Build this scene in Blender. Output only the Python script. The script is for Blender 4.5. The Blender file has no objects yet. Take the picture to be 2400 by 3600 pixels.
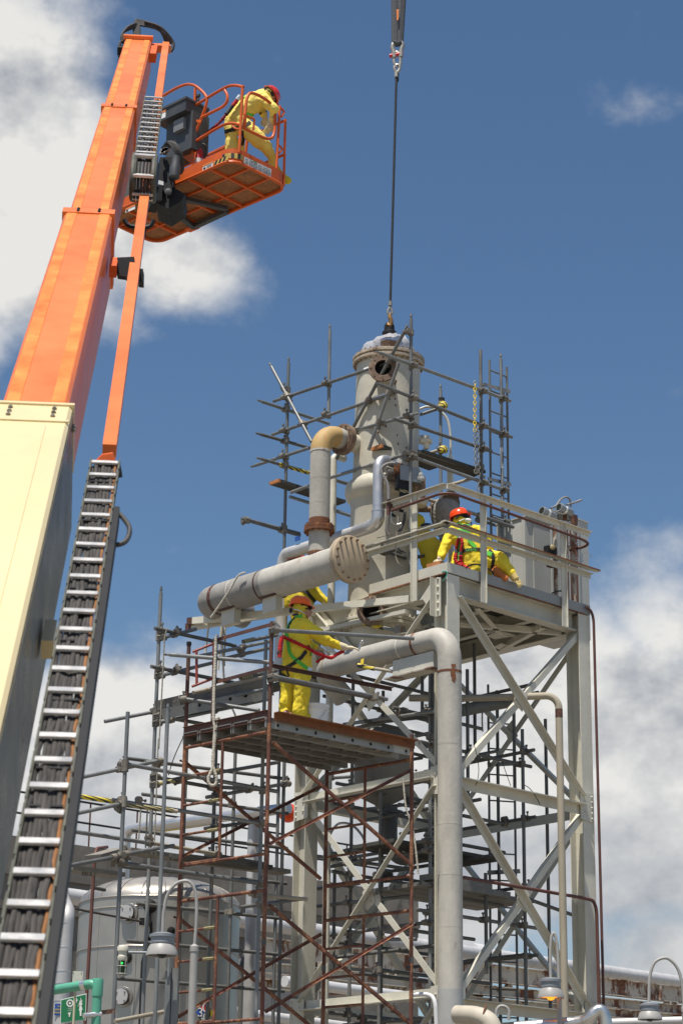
import bpy, bmesh, math, random
from mathutils import Vector as V, Matrix
from mathutils.bvhtree import BVHTree
random.seed(7)
RAD = math.radians
SC = bpy.context.scene
COL = SC.collection
# ------------------------------------------------------------------ camera
FL, TH, RO, AZ = 7400.0, RAD(18.9), RAD(.83), RAD(47.15)
cT, sT = math.cos(TH), math.sin(TH)
FW = V((0, cT, sT)); R0 = V((1, 0, 0)); U0 = V((0, -sT, cT))
RI = math.cos(RO)*R0 + math.sin(RO)*U0
UP = -math.sin(RO)*R0 + math.cos(RO)*U0
CAM = V((0, 0, 1.7))
cd = bpy.data.cameras.new('camera'); cam = bpy.data.objects.new('camera', cd); COL.objects.link(cam)
cd.sensor_fit = 'VERTICAL'; cd.sensor_height = 36; cd.lens = 36*FL/3600
cd.clip_start = .1; cd.clip_end = 4000
cd.dof.use_dof = True; cd.dof.focus_distance = 31.5; cd.dof.aperture_fstop = 6.3
cam.matrix_world = Matrix(((RI.x, UP.x, -FW.x, CAM.x), (RI.y, UP.y, -FW.y, CAM.y), (RI.z, UP.z, -FW.z, CAM.z), (0, 0, 0, 1)))
SC.camera = cam
# ------------------------------------------------------------------ sky and sun
SUN = V((-.17, -.30, 1)).normalized()
el = math.asin(SUN.z); az = math.atan2(SUN.x, SUN.y)
w = bpy.data.worlds.new('World'); SC.world = w; w.use_nodes = True
nt = w.node_tree; N = nt.nodes; L = nt.links; N.clear()
def nd(tree, t, ins=None, **kw):
    n = tree.nodes.new(t)
    for k, x in kw.items(): setattr(n, k, x)
    for k, x in (ins or {}).items():
        if hasattr(x, 'is_output') or isinstance(x, bpy.types.NodeSocket): tree.links.new(x, n.inputs[k])
        else: n.inputs[k].default_value = x
    return n
sky = nd(nt, 'ShaderNodeTexSky', sky_type='NISHITA', sun_disc=False, sun_elevation=el, sun_rotation=az, air_density=1.0, dust_density=.6, ozone_density=1.5)
hs = nd(nt, 'ShaderNodeHueSaturation', {'Saturation': 1.15, 'Value': .82, 'Hue': .499, 'Color': sky.outputs[0]})
tc = nd(nt, 'ShaderNodeTexCoord')
sp = nd(nt, 'ShaderNodeSeparateXYZ', {0: tc.outputs['Generated']})
def mt(op, a, b=None, c=None, cl=False):
    n = nt.nodes.new('ShaderNodeMath'); n.operation = op; n.use_clamp = cl
    for i, x in enumerate((a, b, c)):
        if x is None: continue
        if isinstance(x, (int, float)): n.inputs[i].default_value = x
        else: nt.links.new(x, n.inputs[i])
    return n.outputs[0]
azn = mt('ARCTAN2', sp.outputs[0], sp.outputs[1]); eln = mt('ARCSINE', sp.outputs[2])
vec = nd(nt, 'ShaderNodeCombineXYZ', {0: azn, 1: eln}).outputs[0]
def dirang(px, py):
    d = FW + (px-1200)/FL*RI - (py-1800)/FL*UP; d.normalize()
    return math.atan2(d.x, d.y), math.asin(d.z)
bias = None
#        px    py    rx    ry   strength      (sizes in thousandths of the lens scale: converted to angles)
BL = [(-90, 540, 350, 560, 2.0), (60, 880, 400, 290, 1.5), (600, 925, 230, 160, 1.15), (340, 860, 330, 200, 1.15), (-300, 1050, 420, 260, 1.2),
      (2300, 390, 260, 95, .3), (1080, 880, 240, 70, .08), (2000, 2640, 900, 420, 1.8), (2380, 2250, 300, 280, 1.0), (2300, 1920, 220, 70, .14), (1600, 2480, 480, 280, 1.1),
      (700, 2760, 800, 390, 1.6), (360, 2420, 260, 180, .95), (820, 2480, 360, 160, .7), (1300, 3020, 1600, 320, 1.25), (2330, 3350, 460, 240, .8), (2150, 3060, 560, 190, 1.1),
      (1180, 30, 190, 60, .1), (2050, 60, 260, 90, .12), (1500, 4300, 4000, 650, .9)]
for bx, by, rx, ry, s in BL:
    ba, be = dirang(bx, by)
    dx = mt('DIVIDE', mt('SUBTRACT', azn, ba), rx/FL/math.cos(be)); dy = mt('DIVIDE', mt('SUBTRACT', eln, be), ry/FL)
    r2 = mt('ADD', mt('MULTIPLY', dx, dx), mt('MULTIPLY', dy, dy))
    g = mt('MULTIPLY', mt('EXPONENT', mt('MULTIPLY', r2, -.9)), s)
    bias = g if bias is None else mt('MAXIMUM', bias, g)
def fbm(off, sc, det=8.0, rough=.58, dist=.0):
    m = nd(nt, 'ShaderNodeMapping', {'Vector': vec, 'Location': off, 'Scale': (1, 1.35, 1)})
    return nd(nt, 'ShaderNodeTexNoise', {'Vector': m.outputs[0], 'Scale': sc, 'Detail': det, 'Roughness': rough, 'Distortion': dist}, noise_dimensions='2D').outputs[0]
n1 = fbm((3.1, 1.7, 0), 13.0)
dens = mt('ADD', bias, mt('MULTIPLY', mt('SUBTRACT', n1, .5), 1.1))
cov = nd(nt, 'ShaderNodeMapRange', {'Value': dens, 'From Min': .20, 'From Max': .92}, interpolation_type='SMOOTHSTEP').outputs[0]
n2 = fbm((3.1, 1.70, 0), 13.0, 5.0); n2b = fbm((3.112, 1.662, 0), 13.0, 5.0)
shade = mt('ADD', mt('MULTIPLY', mt('SUBTRACT', n2, n2b), 1.5), .7, cl=True)
big = fbm((9.3, 4.2, 0), 6.0, 3.0)
ge, gb = dirang(1200, 2950)
# dark flat cloud bases low in the sky
low = nd(nt, 'ShaderNodeMapRange', {'Value': eln, 'From Min': gb-.035, 'From Max': gb+.075, 'To Min': .0, 'To Max': 1.0}, interpolation_type='SMOOTHSTEP').outputs[0]
shade = mt('MULTIPLY', shade, mt('ADD', mt('MULTIPLY', low, .5), .5))
shade = mt('MULTIPLY', shade, mt('ADD', mt('MULTIPLY', big, .4), .86), cl=True)
cc = nd(nt, 'ShaderNodeValToRGB', {0: shade})
cc.color_ramp.elements[0].position = .12; cc.color_ramp.elements[0].color = (.26, .285, .33, 1)
cc.color_ramp.elements[1].position = .78; cc.color_ramp.elements[1].color = (.70, .69, .665, 1)
BG = .1
ccs = nd(nt, 'ShaderNodeVectorMath', {0: cc.outputs[0], 'Scale': 1/BG}, operation='SCALE')
mx = nd(nt, 'ShaderNodeMix', {0: mt('MULTIPLY', cov, .96), 6: hs.outputs[0], 7: ccs.outputs[0]}, data_type='RGBA')
bg = nd(nt, 'ShaderNodeBackground', {0: mx.outputs[2], 1: BG})
nd(nt, 'ShaderNodeOutputWorld', {0: bg.outputs[0]})
sl = bpy.data.lights.new('sun', 'SUN'); sl.energy = 5.0; sl.angle = RAD(.55); sl.color = (1, .945, .86)
so = bpy.data.objects.new('sun', sl); COL.objects.link(so); so.rotation_euler = SUN.to_track_quat('Z', 'Y').to_euler(); so.location = (0, 0, 60)
SC.view_settings.view_transform = 'Standard'; SC.view_settings.look = 'None'; SC.view_settings.exposure = .26; SC.view_settings.gamma = 1
SC.cycles.max_bounces = 8

# ------------------------------------------------------------------ measuring helpers (a sight line meets a real plane of the place)
def sight(px, py): return FW + (px-1200)/FL*RI - (py-1800)/FL*UP
def P(px, py, Y): d = sight(px, py); return CAM + d*(Y/d.y)
OX = P(1571, 2010, 30.0); O2 = V((OX.x, OX.y, 0))
Uu = V((math.sin(AZ), math.cos(AZ), 0)); Vv = V((-math.cos(AZ), math.sin(AZ), 0)); Zz = V((0, 0, 1)); Nn = -Vv
def T(A, B, z): return O2 + A*Uu + B*Vv + z*Zz
def PV(px, py, A):
    d = sight(px, py); o = O2 + A*Uu; return CAM + d*((o-CAM).dot(Uu)/d.dot(Uu))
def PU(px, py, B):
    d = sight(px, py); o = O2 + B*Vv; return CAM + d*((o-CAM).dot(Vv)/d.dot(Vv))
def PZ(px, py, z): d = sight(px, py); return CAM + d*((z-CAM.z)/d.z)
def kd(p): return (p-CAM).dot(FW)
def Zm(x0, y0, s): return lambda x, y: (x0+x*s, y0+y*s)
z1 = Zm(1400, 1750, .5102); z2 = Zm(850, 1050, .5102); z3 = Zm(1400, 1050, .5102); z4 = Zm(650, 1750, .5102); z5 = Zm(200, 2450, .5102)
z6 = Zm(850, 2450, .5102); z7 = Zm(1550, 2450, .5421); z8 = Zm(0, 1300, .489); zL = Zm(300, 0, .5102); zw2 = Zm(700, 280, .25); zw1 = Zm(900, 2050, .25)
zw3 = Zm(1450, 1750, .25); zb = Zm(400, 300, .255); zc = Zm(1740, 1700, .25); zr = Zm(1340, 0, .12755); zt = Zm(1200, 1050, .25); ze = Zm(1300, 1600, .25)
zk = Zm(0, 2850, .38265); zp = Zm(1000, 1900, .3189); zs = Zm(500, 2150, .3189); zq = Zm(1550, 3000, .5421)

# ------------------------------------------------------------------ materials
def M(name, col, rough=.5, metal=0.0, var=.12, scale=2.5, rust=None, rustcol=(.14, .045, .018), rscale=5.0, bump=0.0, bscale=40.0, streak=1.0, spec=.5, rnd=.12, coat=0.0, dirt=None):
    m = bpy.data.materials.new(name); m.use_nodes = True; t = m.node_tree; b = t.nodes['Principled BSDF']
    tcn = nd(t, 'ShaderNodeTexCoord'); oi = nd(t, 'ShaderNodeObjectInfo')
    mp = nd(t, 'ShaderNodeMapping', {'Vector': tcn.outputs['Object'], 'Scale': (1, 1, streak)})
    no = nd(t, 'ShaderNodeTexNoise', {'Vector': mp.outputs[0], 'Scale': scale, 'Detail': 8.0, 'Roughness': .62})
    k = nd(t, 'ShaderNodeMapRange', {0: no.outputs[0], 'From Min': .28, 'From Max': .72, 'To Min': 1-var, 'To Max': 1+var})
    k2 = nd(t, 'ShaderNodeMapRange', {0: oi.outputs['Random'], 'To Min': 1-rnd, 'To Max': 1+rnd})
    km = nd(t, 'ShaderNodeMath', {0: k.outputs[0], 1: k2.outputs[0]}, operation='MULTIPLY')
    c = nd(t, 'ShaderNodeVectorMath', {0: col, 'Scale': km.outputs[0]}, operation='SCALE').outputs[0]
    rs = rough
    for thr, rc, sc, seed in ((rust, rustcol, rscale, 3.3), (dirt, (.16, .13, .10), rscale*.6, 8.1)):
        if thr is None: continue
        mp2 = nd(t, 'ShaderNodeMapping', {'Vector': tcn.outputs['Object'], 'Scale': (1, 1, .45), 'Location': (seed, 0, 0)})
        rn = nd(t, 'ShaderNodeTexNoise', {'Vector': mp2.outputs[0], 'Scale': sc, 'Detail': 10.0, 'Roughness': .68})
        rm = nd(t, 'ShaderNodeMapRange', {0: rn.outputs[0], 'From Min': thr, 'From Max': thr+.07})
        vr = nd(t, 'ShaderNodeTexNoise', {'Vector': tcn.outputs['Object'], 'Scale': sc*6, 'Detail': 4.0})
        vv = nd(t, 'ShaderNodeMapRange', {0: vr.outputs[0], 'From Min': .3, 'From Max': .7, 'To Min': .55, 'To Max': 1.6})
        rcv = nd(t, 'ShaderNodeVectorMath', {0: rc, 'Scale': vv.outputs[0]}, operation='SCALE')
        c = nd(t, 'ShaderNodeMix', {0: rm.outputs[0], 6: c, 7: rcv.outputs[0]}, data_type='RGBA').outputs[2]
        if metal:
            mm = nd(t, 'ShaderNodeMath', {0: metal, 1: rm.outputs[0]}, operation='SUBTRACT', use_clamp=True); t.links.new(mm.outputs[0], b.inputs['Metallic'])
    t.links.new(c, b.inputs['Base Color'])
    if not (metal and rust is not None): b.inputs['Metallic'].default_value = metal
    rr = nd(t, 'ShaderNodeMapRange', {0: no.outputs[0], 'From Min': .3, 'From Max': .7, 'To Min': max(.03, rough-.1), 'To Max': min(1, rough+.12)})
    t.links.new(rr.outputs[0], b.inputs['Roughness'])
    b.inputs['Specular IOR Level'].default_value = spec
    b.inputs['Coat Weight'].default_value = coat
    if bump:
        bn = nd(t, 'ShaderNodeTexNoise', {'Vector': tcn.outputs['Object'], 'Scale': bscale, 'Detail': 5.0})
        bp = nd(t, 'ShaderNodeBump', {'Height': bn.outputs[0], 'Strength': bump, 'Distance': .02}); t.links.new(bp.outputs[0], b.inputs['Normal'])
    return m
def stripes(name, c1, c2, scale, axis='DIAGONAL', coord='Generated'):
    m = M(name, c1, .45); t = m.node_tree; b = t.nodes['Principled BSDF']
    tcn = nd(t, 'ShaderNodeTexCoord'); wv = nd(t, 'ShaderNodeTexWave', {'Vector': tcn.outputs[coord], 'Scale': scale, 'Distortion': 1.2, 'Detail': 1.0}, bands_direction=axis)
    rp = nd(t, 'ShaderNodeValToRGB', {0: wv.outputs[1]}); rp.color_ramp.interpolation = 'CONSTANT'
    rp.color_ramp.elements[0].color = (*c1, 1); rp.color_ramp.elements[1].color = (*c2, 1); rp.color_ramp.elements[1].position = .42
    t.links.new(rp.outputs[0], b.inputs['Base Color']); return m
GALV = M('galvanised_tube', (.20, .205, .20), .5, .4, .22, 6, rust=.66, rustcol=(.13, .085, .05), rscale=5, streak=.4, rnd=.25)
GALVD = M('weathered_shaded_tube', (.14, .14, .132), .6, .3, .25, 6, rust=.6, rustcol=(.10, .06, .035), rscale=5, rnd=.25)  # rustier, darker copy of the tube steel; inner tower shade put into its colour
CLAMP = M('coupler_steel', (.20, .18, .15), .6, .3, .3, 12, rust=.58, rscale=14, rnd=.3)
CREAM = M('cream_steel_paint', (.57, .545, .455), .45, 0, .12, 2, rust=.655, rustcol=(.17, .08, .04), rscale=3.5, bump=.12, bscale=25)
VESS = M('vessel_paint', (.58, .545, .445), .5, 0, .16, 2.2, rust=.69, rustcol=(.12, .07, .045), rscale=4.5, bump=.15, bscale=14, dirt=.69)
KICKG = M('grey_kick_plate', (.33, .33, .31), .5, 0, .08, 2, rust=.7, rscale=4)  # darker and greyer than the cream kick plates
PIPEG = M('weathered_pipe_paint', (.45, .425, .37), .6, 0, .22, 3, rust=.655, rustcol=(.20, .11, .05), rscale=4, streak=.35, bump=.2, bscale=18, dirt=.64)
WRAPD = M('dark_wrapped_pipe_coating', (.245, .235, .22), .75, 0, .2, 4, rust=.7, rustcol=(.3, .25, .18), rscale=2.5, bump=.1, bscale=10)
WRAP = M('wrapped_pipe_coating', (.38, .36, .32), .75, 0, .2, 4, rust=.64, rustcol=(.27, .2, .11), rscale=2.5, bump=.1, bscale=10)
RUSTY = M('heavy_rust', (.16, .06, .025), .85, 0, .4, 7, rust=.55, rustcol=(.28, .11, .035), rscale=9, bump=.5, bscale=60)
FLANGE = M('rusty_flange', (.17, .11, .075), .8, 0, .35, 8, rust=.55, rustcol=(.26, .19, .13), rscale=6, bump=.5, bscale=40)
TOPFL = M('stained_top_flange', (.40, .33, .25), .75, 0, .3, 6, rust=.57, rustcol=(.16, .10, .07), rscale=7, bump=.4, bscale=40)
BLINDF = M('stained_blind_flange', (.42, .33, .22), .65, 0, .22, 3, rust=.6, rustcol=(.33, .17, .075), rscale=4, streak=.4)
REDFR = M('rusty_red_frame_paint', (.135, .05, .032), .7, 0, .35, 6, rust=.48, rustcol=(.23, .10, .048), rscale=6, rnd=.25, bump=.2)
BRNFR = M('rusty_brown_frame_paint', (.085, .035, .024), .65, 0, .3, 5, rust=.57, rustcol=(.17, .07, .032), rscale=6, rnd=.2, bump=.2)
ANGLEOR = M('rusted_orange_angle', (.22, .085, .032), .8, 0, .3, 4, rust=.6, rustcol=(.10, .035, .022), rscale=5, bump=.3)
ORANGE = M('lift_orange_paint', (.80, .20, .035), .35, 0, .08, 1.5, rust=.76, rustcol=(.32, .2, .1), rscale=3, coat=.3, rnd=.03)
ORANGEW = M('worn_boom_paint', (.75, .185, .04), .38, 0, .12, 1.2, coat=.12, dirt=.72, rscale=6, rnd=.02)
WEAR = M('boom_wear_strip', (.76, .205, .025), .45, 0, .3, 3.5, rnd=.03, rust=.69, rustcol=(.42, .3, .16), rscale=7)
BASKO = M('basket_orange_paint', (.62, .11, .018), .45, 0, .14, 3, rust=.68, rustcol=(.40, .22, .12), rscale=9, rnd=.05, spec=.35)
MESHF = M('basket_mesh_floor', (.30, .135, .06), .7, .1, .3, 5, rnd=0)
YBASE = M('cream_boom_base_paint', (.77, .63, .35), .28, 0, .03, 1, coat=.4, rnd=0)
BLACK = M('black_steel', (.013, .013, .014), .6, 0, .3, 6, spec=.3)
HOSE = M('black_rubber_hose', (.035, .033, .032), .6, 0, .3, 5, rnd=.35)
CHAIN = M('zinc_chain_link', (.075, .075, .055), .6, .1, .35, 9, rust=.66)
ALU = M('aluminium_rung', (.62, .60, .57), .38, .55, .1, 8)
PLAST = M('dark_grey_plastic', (.055, .06, .066), .55, 0, .12, 3, rust=.73, rustcol=(.2, .19, .18), rscale=10)
LABELW = M('white_label', (.72, .72, .70), .5, 0, .05)
INKB = M('black_print', (.02, .02, .022), .6, 0, .1)
INKY = M('yellow_print', (.85, .62, .05), .5, 0, .05)
INKO = M('orange_print', (.75, .22, .05), .5, 0, .05)
TAPE = stripes('hazard_tape', (.03, .03, .03), (.72, .56, .04), 1.3)
TAPED = stripes('faded_hazard_tape', (.05, .045, .04), (.42, .36, .16), 1.4)
HAZ = stripes('hazard_stripe_sticker', (.035, .032, .03), (.62, .42, .08), .75)
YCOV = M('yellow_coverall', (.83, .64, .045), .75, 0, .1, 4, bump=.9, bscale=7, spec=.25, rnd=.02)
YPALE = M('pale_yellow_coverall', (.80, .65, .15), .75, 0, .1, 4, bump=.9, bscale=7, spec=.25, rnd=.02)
YDK = M('dark_yellow_coverall', (.60, .47, .03), .6, 0, .12, 4, bump=.9, bscale=7, spec=.3, rnd=.02)  # darker, less rough yellow than the other coveralls
SKIN = M('skin', (.42, .21, .14), .5, 0, .1, 12, rnd=0)
GLOVE = M('cream_leather_glove', (.62, .54, .38), .8, 0, .15, 10, rnd=.03)
GLOVEC = M('yellow_glove_cuff', (.68, .52, .2), .8, 0, .1, 10)
HATO = M('orange_hard_hat', (.95, .14, .006), .25, 0, .03, 3, coat=.1, spec=.4, rnd=0)
HATR = M('red_hard_hat', (.62, .035, .015), .25, 0, .03, 3, coat=.6, rnd=0)
HATRO = M('red_orange_hard_hat', (.82, .07, .01), .25, 0, .03, 3, coat=.1, spec=.4, rnd=0)
GREENS = M('green_webbing', (.10, .55, .06), .7, 0, .08, 9)
BLKS = M('black_webbing', (.02, .02, .02), .75, 0, .15, 9)
REDL = M('red_lanyard', (.50, .012, .018), .8, 0, .2, 20, bump=.5, bscale=80)
STEELB = M('bright_steel', (.6, .6, .58), .3, .9, .1, 9)
ROPE = M('white_rope', (.58, .54, .45), .85, 0, .15, 30, bump=.8, bscale=120)
ROPEG = M('grey_rope', (.33, .31, .25), .9, 0, .2, 30, bump=.8, bscale=120)
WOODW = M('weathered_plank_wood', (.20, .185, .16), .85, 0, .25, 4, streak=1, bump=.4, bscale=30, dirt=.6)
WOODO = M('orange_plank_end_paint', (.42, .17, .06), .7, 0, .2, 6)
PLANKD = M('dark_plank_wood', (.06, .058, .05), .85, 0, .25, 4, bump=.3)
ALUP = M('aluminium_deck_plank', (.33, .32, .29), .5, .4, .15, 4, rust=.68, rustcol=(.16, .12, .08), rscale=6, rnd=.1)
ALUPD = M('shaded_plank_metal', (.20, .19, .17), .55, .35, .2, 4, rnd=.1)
INSUL = M('aluminium_pipe_cladding', (.60, .59, .58), .36, .75, .08, 3, rnd=.05)
INSULM = M('matt_pipe_cladding', (.50, .49, .48), .5, .35, .08, 3, rnd=.05)
STAIN = M('stainless_tank_cladding', (.42, .39, .345), .4, .72, .1, 1.5, rust=.73, rustcol=(.25, .16, .08), rscale=2, bump=.06, bscale=3, rnd=0)
WHITEP = M('white_plastic', (.74, .74, .73), .4, 0, .03, 3)
CONC = M('stained_concrete', (.185, .165, .14), .9, 0, .3, .8, rust=.58, rustcol=(.09, .08, .07), rscale=.9, bump=.3, bscale=8)
GREY = M('grey_building_paint', (.42, .42, .40), .7, 0, .1, 1)
RUSTW = M('rust_stained_white_steel', (.48, .44, .37), .7, 0, .15, 2, rust=.5, rustcol=(.15, .06, .03), rscale=2.6, bump=.2, rnd=.1)
CONDU = M('red_brown_conduit_paint', (.105, .04, .03), .6, 0, .2, 5, rust=.7, rscale=8)
CABIN = M('grey_cabinet_paint', (.44, .44, .405), .5, 0, .08, 1.5, rust=.73, rscale=4, dirt=.7)
LAMPW = M('white_enamel_lamp', (.33, .32, .30), .45, 0, .08, 6, rust=.68, rustcol=(.3, .26, .2), rscale=14)
LAMPG = M('grey_lamp_housing', (.25, .27, .29), .5, .2, .1, 6)
GREENP = M('green_pipe_paint', (.10, .36, .24), .4, 0, .08, 4, rust=.72, rustcol=(.55, .58, .53), rscale=6)
TANP = M('weathered_tan_pipe', (.33, .29, .22), .7, 0, .18, 3, rust=.6, rustcol=(.24, .17, .09), rscale=5, streak=.35)
ELBOW = M('ochre_primed_elbow', (.50, .33, .13), .65, 0, .12, 3, rust=.56, rustcol=(.50, .22, .05), rscale=3)
SIGNG = M('green_sign', (.015, .19, .075), .45, 0, .04)
BLUE = M('blue_sign', (.02, .08, .33), .45, 0, .05)
RED = M('red_sign', (.5, .02, .02), .45, 0, .05)
YEL = M('yellow_sign', (.8, .62, .02), .45, 0, .05)
SLING = M('dark_grey_sling', (.075, .08, .09), .8, 0, .25, 12, bump=.4, bscale=60)
CABLE = M('dark_wire_rope', (.045, .043, .042), .5, .4, .3, 40)
SHACK = M('galvanised_shackle', (.36, .34, .30), .45, .5, .12, 9)
DARKH = M('dark_pipe_inside', (.012, .01, .009), .9, 0, .3)
DECKU = M('dark_deck_steel', (.10, .10, .09), .7, 0, .3, 3, rust=.6, rustcol=(.10, .05, .03), rscale=4)
def glow(name, col, e):
    m = bpy.data.materials.new(name); m.use_nodes = True; b = m.node_tree.nodes['Principled BSDF']
    b.inputs['Base Color'].default_value = (*col, 1); b.inputs['Emission Color'].default_value = (*col, 1); b.inputs['Emission Strength'].default_value = e; return m
AMBER = glow('lit_amber_lamp', (1, .33, .02), 1.3); GLED = glow('lit_green_lamp', (.02, .7, .08), 1.5)
GLASSG = M('dark_green_glass', (.005, .05, .015), .15, 0, .1)
GLASSD = M('dark_lens_glass', (.03, .035, .03), .1, 0, .1)
PLASTIC = M('clear_plastic_sheet', (.62, .62, .64), .22, 0, .1, 5, bump=1.0, bscale=5)
_b = PLASTIC.node_tree.nodes['Principled BSDF']; _b.inputs['Alpha'].default_value = .55
GRND = M('concrete_yard', (.21, .185, .15), .9, 0, .12, .15, rnd=0)

# ------------------------------------------------------------------ mesh helpers
ORG = {}
def frame(d):
    d = d.normalized(); a = V((0, 0, 1)) if abs(d.z) < .9 else V((1, 0, 0))
    x = a.cross(d).normalized(); return x, d.cross(x).normalized(), d
class MB:
    def __init__(s): s.v = []; s.f = []
    def add(s, vs, fs):
        o = len(s.v); s.v += vs; s.f += [[o+i for i in f] for f in fs]; return s
    def tube(s, pts, r, n=10, caps=True, closed=False):
        pts = [V(p) for p in pts]; m = len(pts); rs = r if isinstance(r, (list, tuple)) else [r]*m
        vs = []; x = None
        for i, p in enumerate(pts):
            a = pts[(i-1) % m] if (i or closed) else p; b = pts[(i+1) % m] if (i < m-1 or closed) else p
            d = (b-a).normalized()
            if x is None: x = frame(d)[0]
            x = (x - d*x.dot(d)).normalized(); y = d.cross(x)
            for k in range(n):
                t = 2*math.pi*k/n; vs.append(p + rs[i]*(math.cos(t)*x + math.sin(t)*y))
        fs = []
        for i in range(m if closed else m-1):
            j = (i+1) % m
            for k in range(n): fs.append([i*n+k, i*n+(k+1) % n, j*n+(k+1) % n, j*n+k])
        if caps and not closed: fs += [list(range(n))[::-1], [(m-1)*n+k for k in range(n)]]
        return s.add(vs, fs)
    def box(s, c, ax, ay, az, hx, hy, hz):
        ax, ay, az = V(ax).normalized(), V(ay).normalized(), V(az).normalized()
        vs = [V(c)+i*hx*ax+j*hy*ay+k*hz*az for i in (-1, 1) for j in (-1, 1) for k in (-1, 1)]
        return s.add(vs, [[0, 1, 3, 2], [4, 6, 7, 5], [0, 4, 5, 1], [2, 3, 7, 6], [0, 2, 6, 4], [1, 5, 7, 3]])
    def prof(s, p, q, poly, up=Zz):
        p, q = V(p), V(q); d = (q-p).normalized(); up = V(up); up = (up-d*up.dot(d)).normalized(); x = d.cross(up)
        n = len(poly); vs = [p+a*x+b*up for a, b in poly]+[q+a*x+b*up for a, b in poly]
        return s.add(vs, [list(range(n))[::-1], list(range(n, 2*n))]+[[i, (i+1) % n, n+(i+1) % n, n+i] for i in range(n)])
    def bar(s, p, q, w, h, up=Zz): return s.prof(p, q, [(-w/2, -h/2), (w/2, -h/2), (w/2, h/2), (-w/2, h/2)], up)
    def angle(s, p, q, w, t=.012, up=Zz, sx=1, sy=1): return s.prof(p, q, [(0, 0), (sx*w, 0), (sx*w, sy*t), (sx*t, sy*t), (sx*t, sy*w), (0, sy*w)], up)
    def ibeam(s, p, q, w, h, t=.014, up=Zz):
        a, b, c = w/2, h/2, t/2
        return s.prof(p, q, [(-a, -b), (a, -b), (a, -b+t), (c, -b+t), (c, b-t), (a, b-t), (a, b), (-a, b), (-a, b-t), (-c, b-t), (-c, -b+t), (-a, -b+t)], up)
    def lathe(s, p, ax, pr, n=32, cap0=True, cap1=True):
        x, y, d = frame(V(ax)); vs = []; p = V(p)
        for r, t in pr:
            for k in range(n):
                a = 2*math.pi*k/n; vs.append(p+d*t+r*(math.cos(a)*x+math.sin(a)*y))
        m = len(pr); fs = [[i*n+k, i*n+(k+1) % n, (i+1)*n+(k+1) % n, (i+1)*n+k] for i in range(m-1) for k in range(n)]
        if cap0: fs.append(list(range(n))[::-1])
        if cap1: fs.append([(m-1)*n+k for k in range(n)])
        return s.add(vs, fs)
    def prism(s, poly, vec):
        n = len(poly); poly = [V(p) for p in poly]; vs = poly+[p+V(vec) for p in poly]
        return s.add(vs, [list(range(n))[::-1], list(range(n, 2*n))]+[[i, (i+1) % n, n+(i+1) % n, n+i] for i in range(n)])
    def ball(s, c, r, n=10, sc=(1, 1, 1)):
        return s.lathe_ball(V(c), r, n, sc)
    def lathe_ball(s, c, r, n, sc):
        m = max(4, n//2); vs = [c+V((0, 0, -r*sc[2]))]
        for i in range(1, m):
            ph = -math.pi/2+math.pi*i/m
            for k in range(n): t = 2*math.pi*k/n; vs.append(c+V((r*sc[0]*math.cos(ph)*math.cos(t), r*sc[1]*math.cos(ph)*math.sin(t), r*sc[2]*math.sin(ph))))
        vs.append(c+V((0, 0, r*sc[2]))); l = len(vs)-1
        fs = [[0, 1+(k+1) % n, 1+k] for k in range(n)]+[[l, 1+(m-2)*n+k, 1+(m-2)*n+(k+1) % n] for k in range(n)]
        for i in range(m-2):
            for k in range(n): fs.append([1+i*n+k, 1+i*n+(k+1) % n, 1+(i+1)*n+(k+1) % n, 1+(i+1)*n+k])
        return s.add(vs, fs)
    def caps(s, p, q, r1, r2, n=12):
        p, q = V(p), V(q); L_ = (q-p).length
        if L_ < 1e-4: return s.ball(p, r1, n)
        pr = [(max(.001, r1*math.cos(a)), -r1*math.sin(a)) for a in (1.5, 1.0, .5, 0)]+[(max(.001, r2*math.cos(a)), L_+r2*math.sin(a)) for a in (0, .5, 1.0, 1.5)]
        return s.lathe(p, q-p, pr, n)
    def build(s, name, mat, parent=None, ang=38, label=None, loc=None):
        org = ORG.get(parent.name, V((0, 0, 0))) if parent else (loc if loc is not None else V((0, 0, 0)))
        me = bpy.data.meshes.new(name); me.from_pydata([tuple(p-org) for p in s.v], [], s.f); me.validate()
        bm = bmesh.new(); bm.from_mesh(me); bmesh.ops.recalc_face_normals(bm, faces=bm.faces); bm.to_mesh(me); bm.free()
        me.materials.append(mat)
        for p in me.polygons: p.use_smooth = True
        me.set_sharp_from_angle(angle=RAD(ang))
        o = bpy.data.objects.new(name, me); COL.objects.link(o)
        if parent: o.parent = parent
        else: o.location = org
        ORG[o.name] = org
        if label: o['label'] = label
        return o
_bm = {}
def bolts(parent, mat, c, ax, R_, n, r=.018, h=.03, ph=0, both=0.0):
    x, y, d = frame(V(ax))
    for k in range(n):
        a = 2*math.pi*(k+ph)/n; bolt(parent, mat, V(c)+R_*(math.cos(a)*x+math.sin(a)*y), d, r, h, both)
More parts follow.
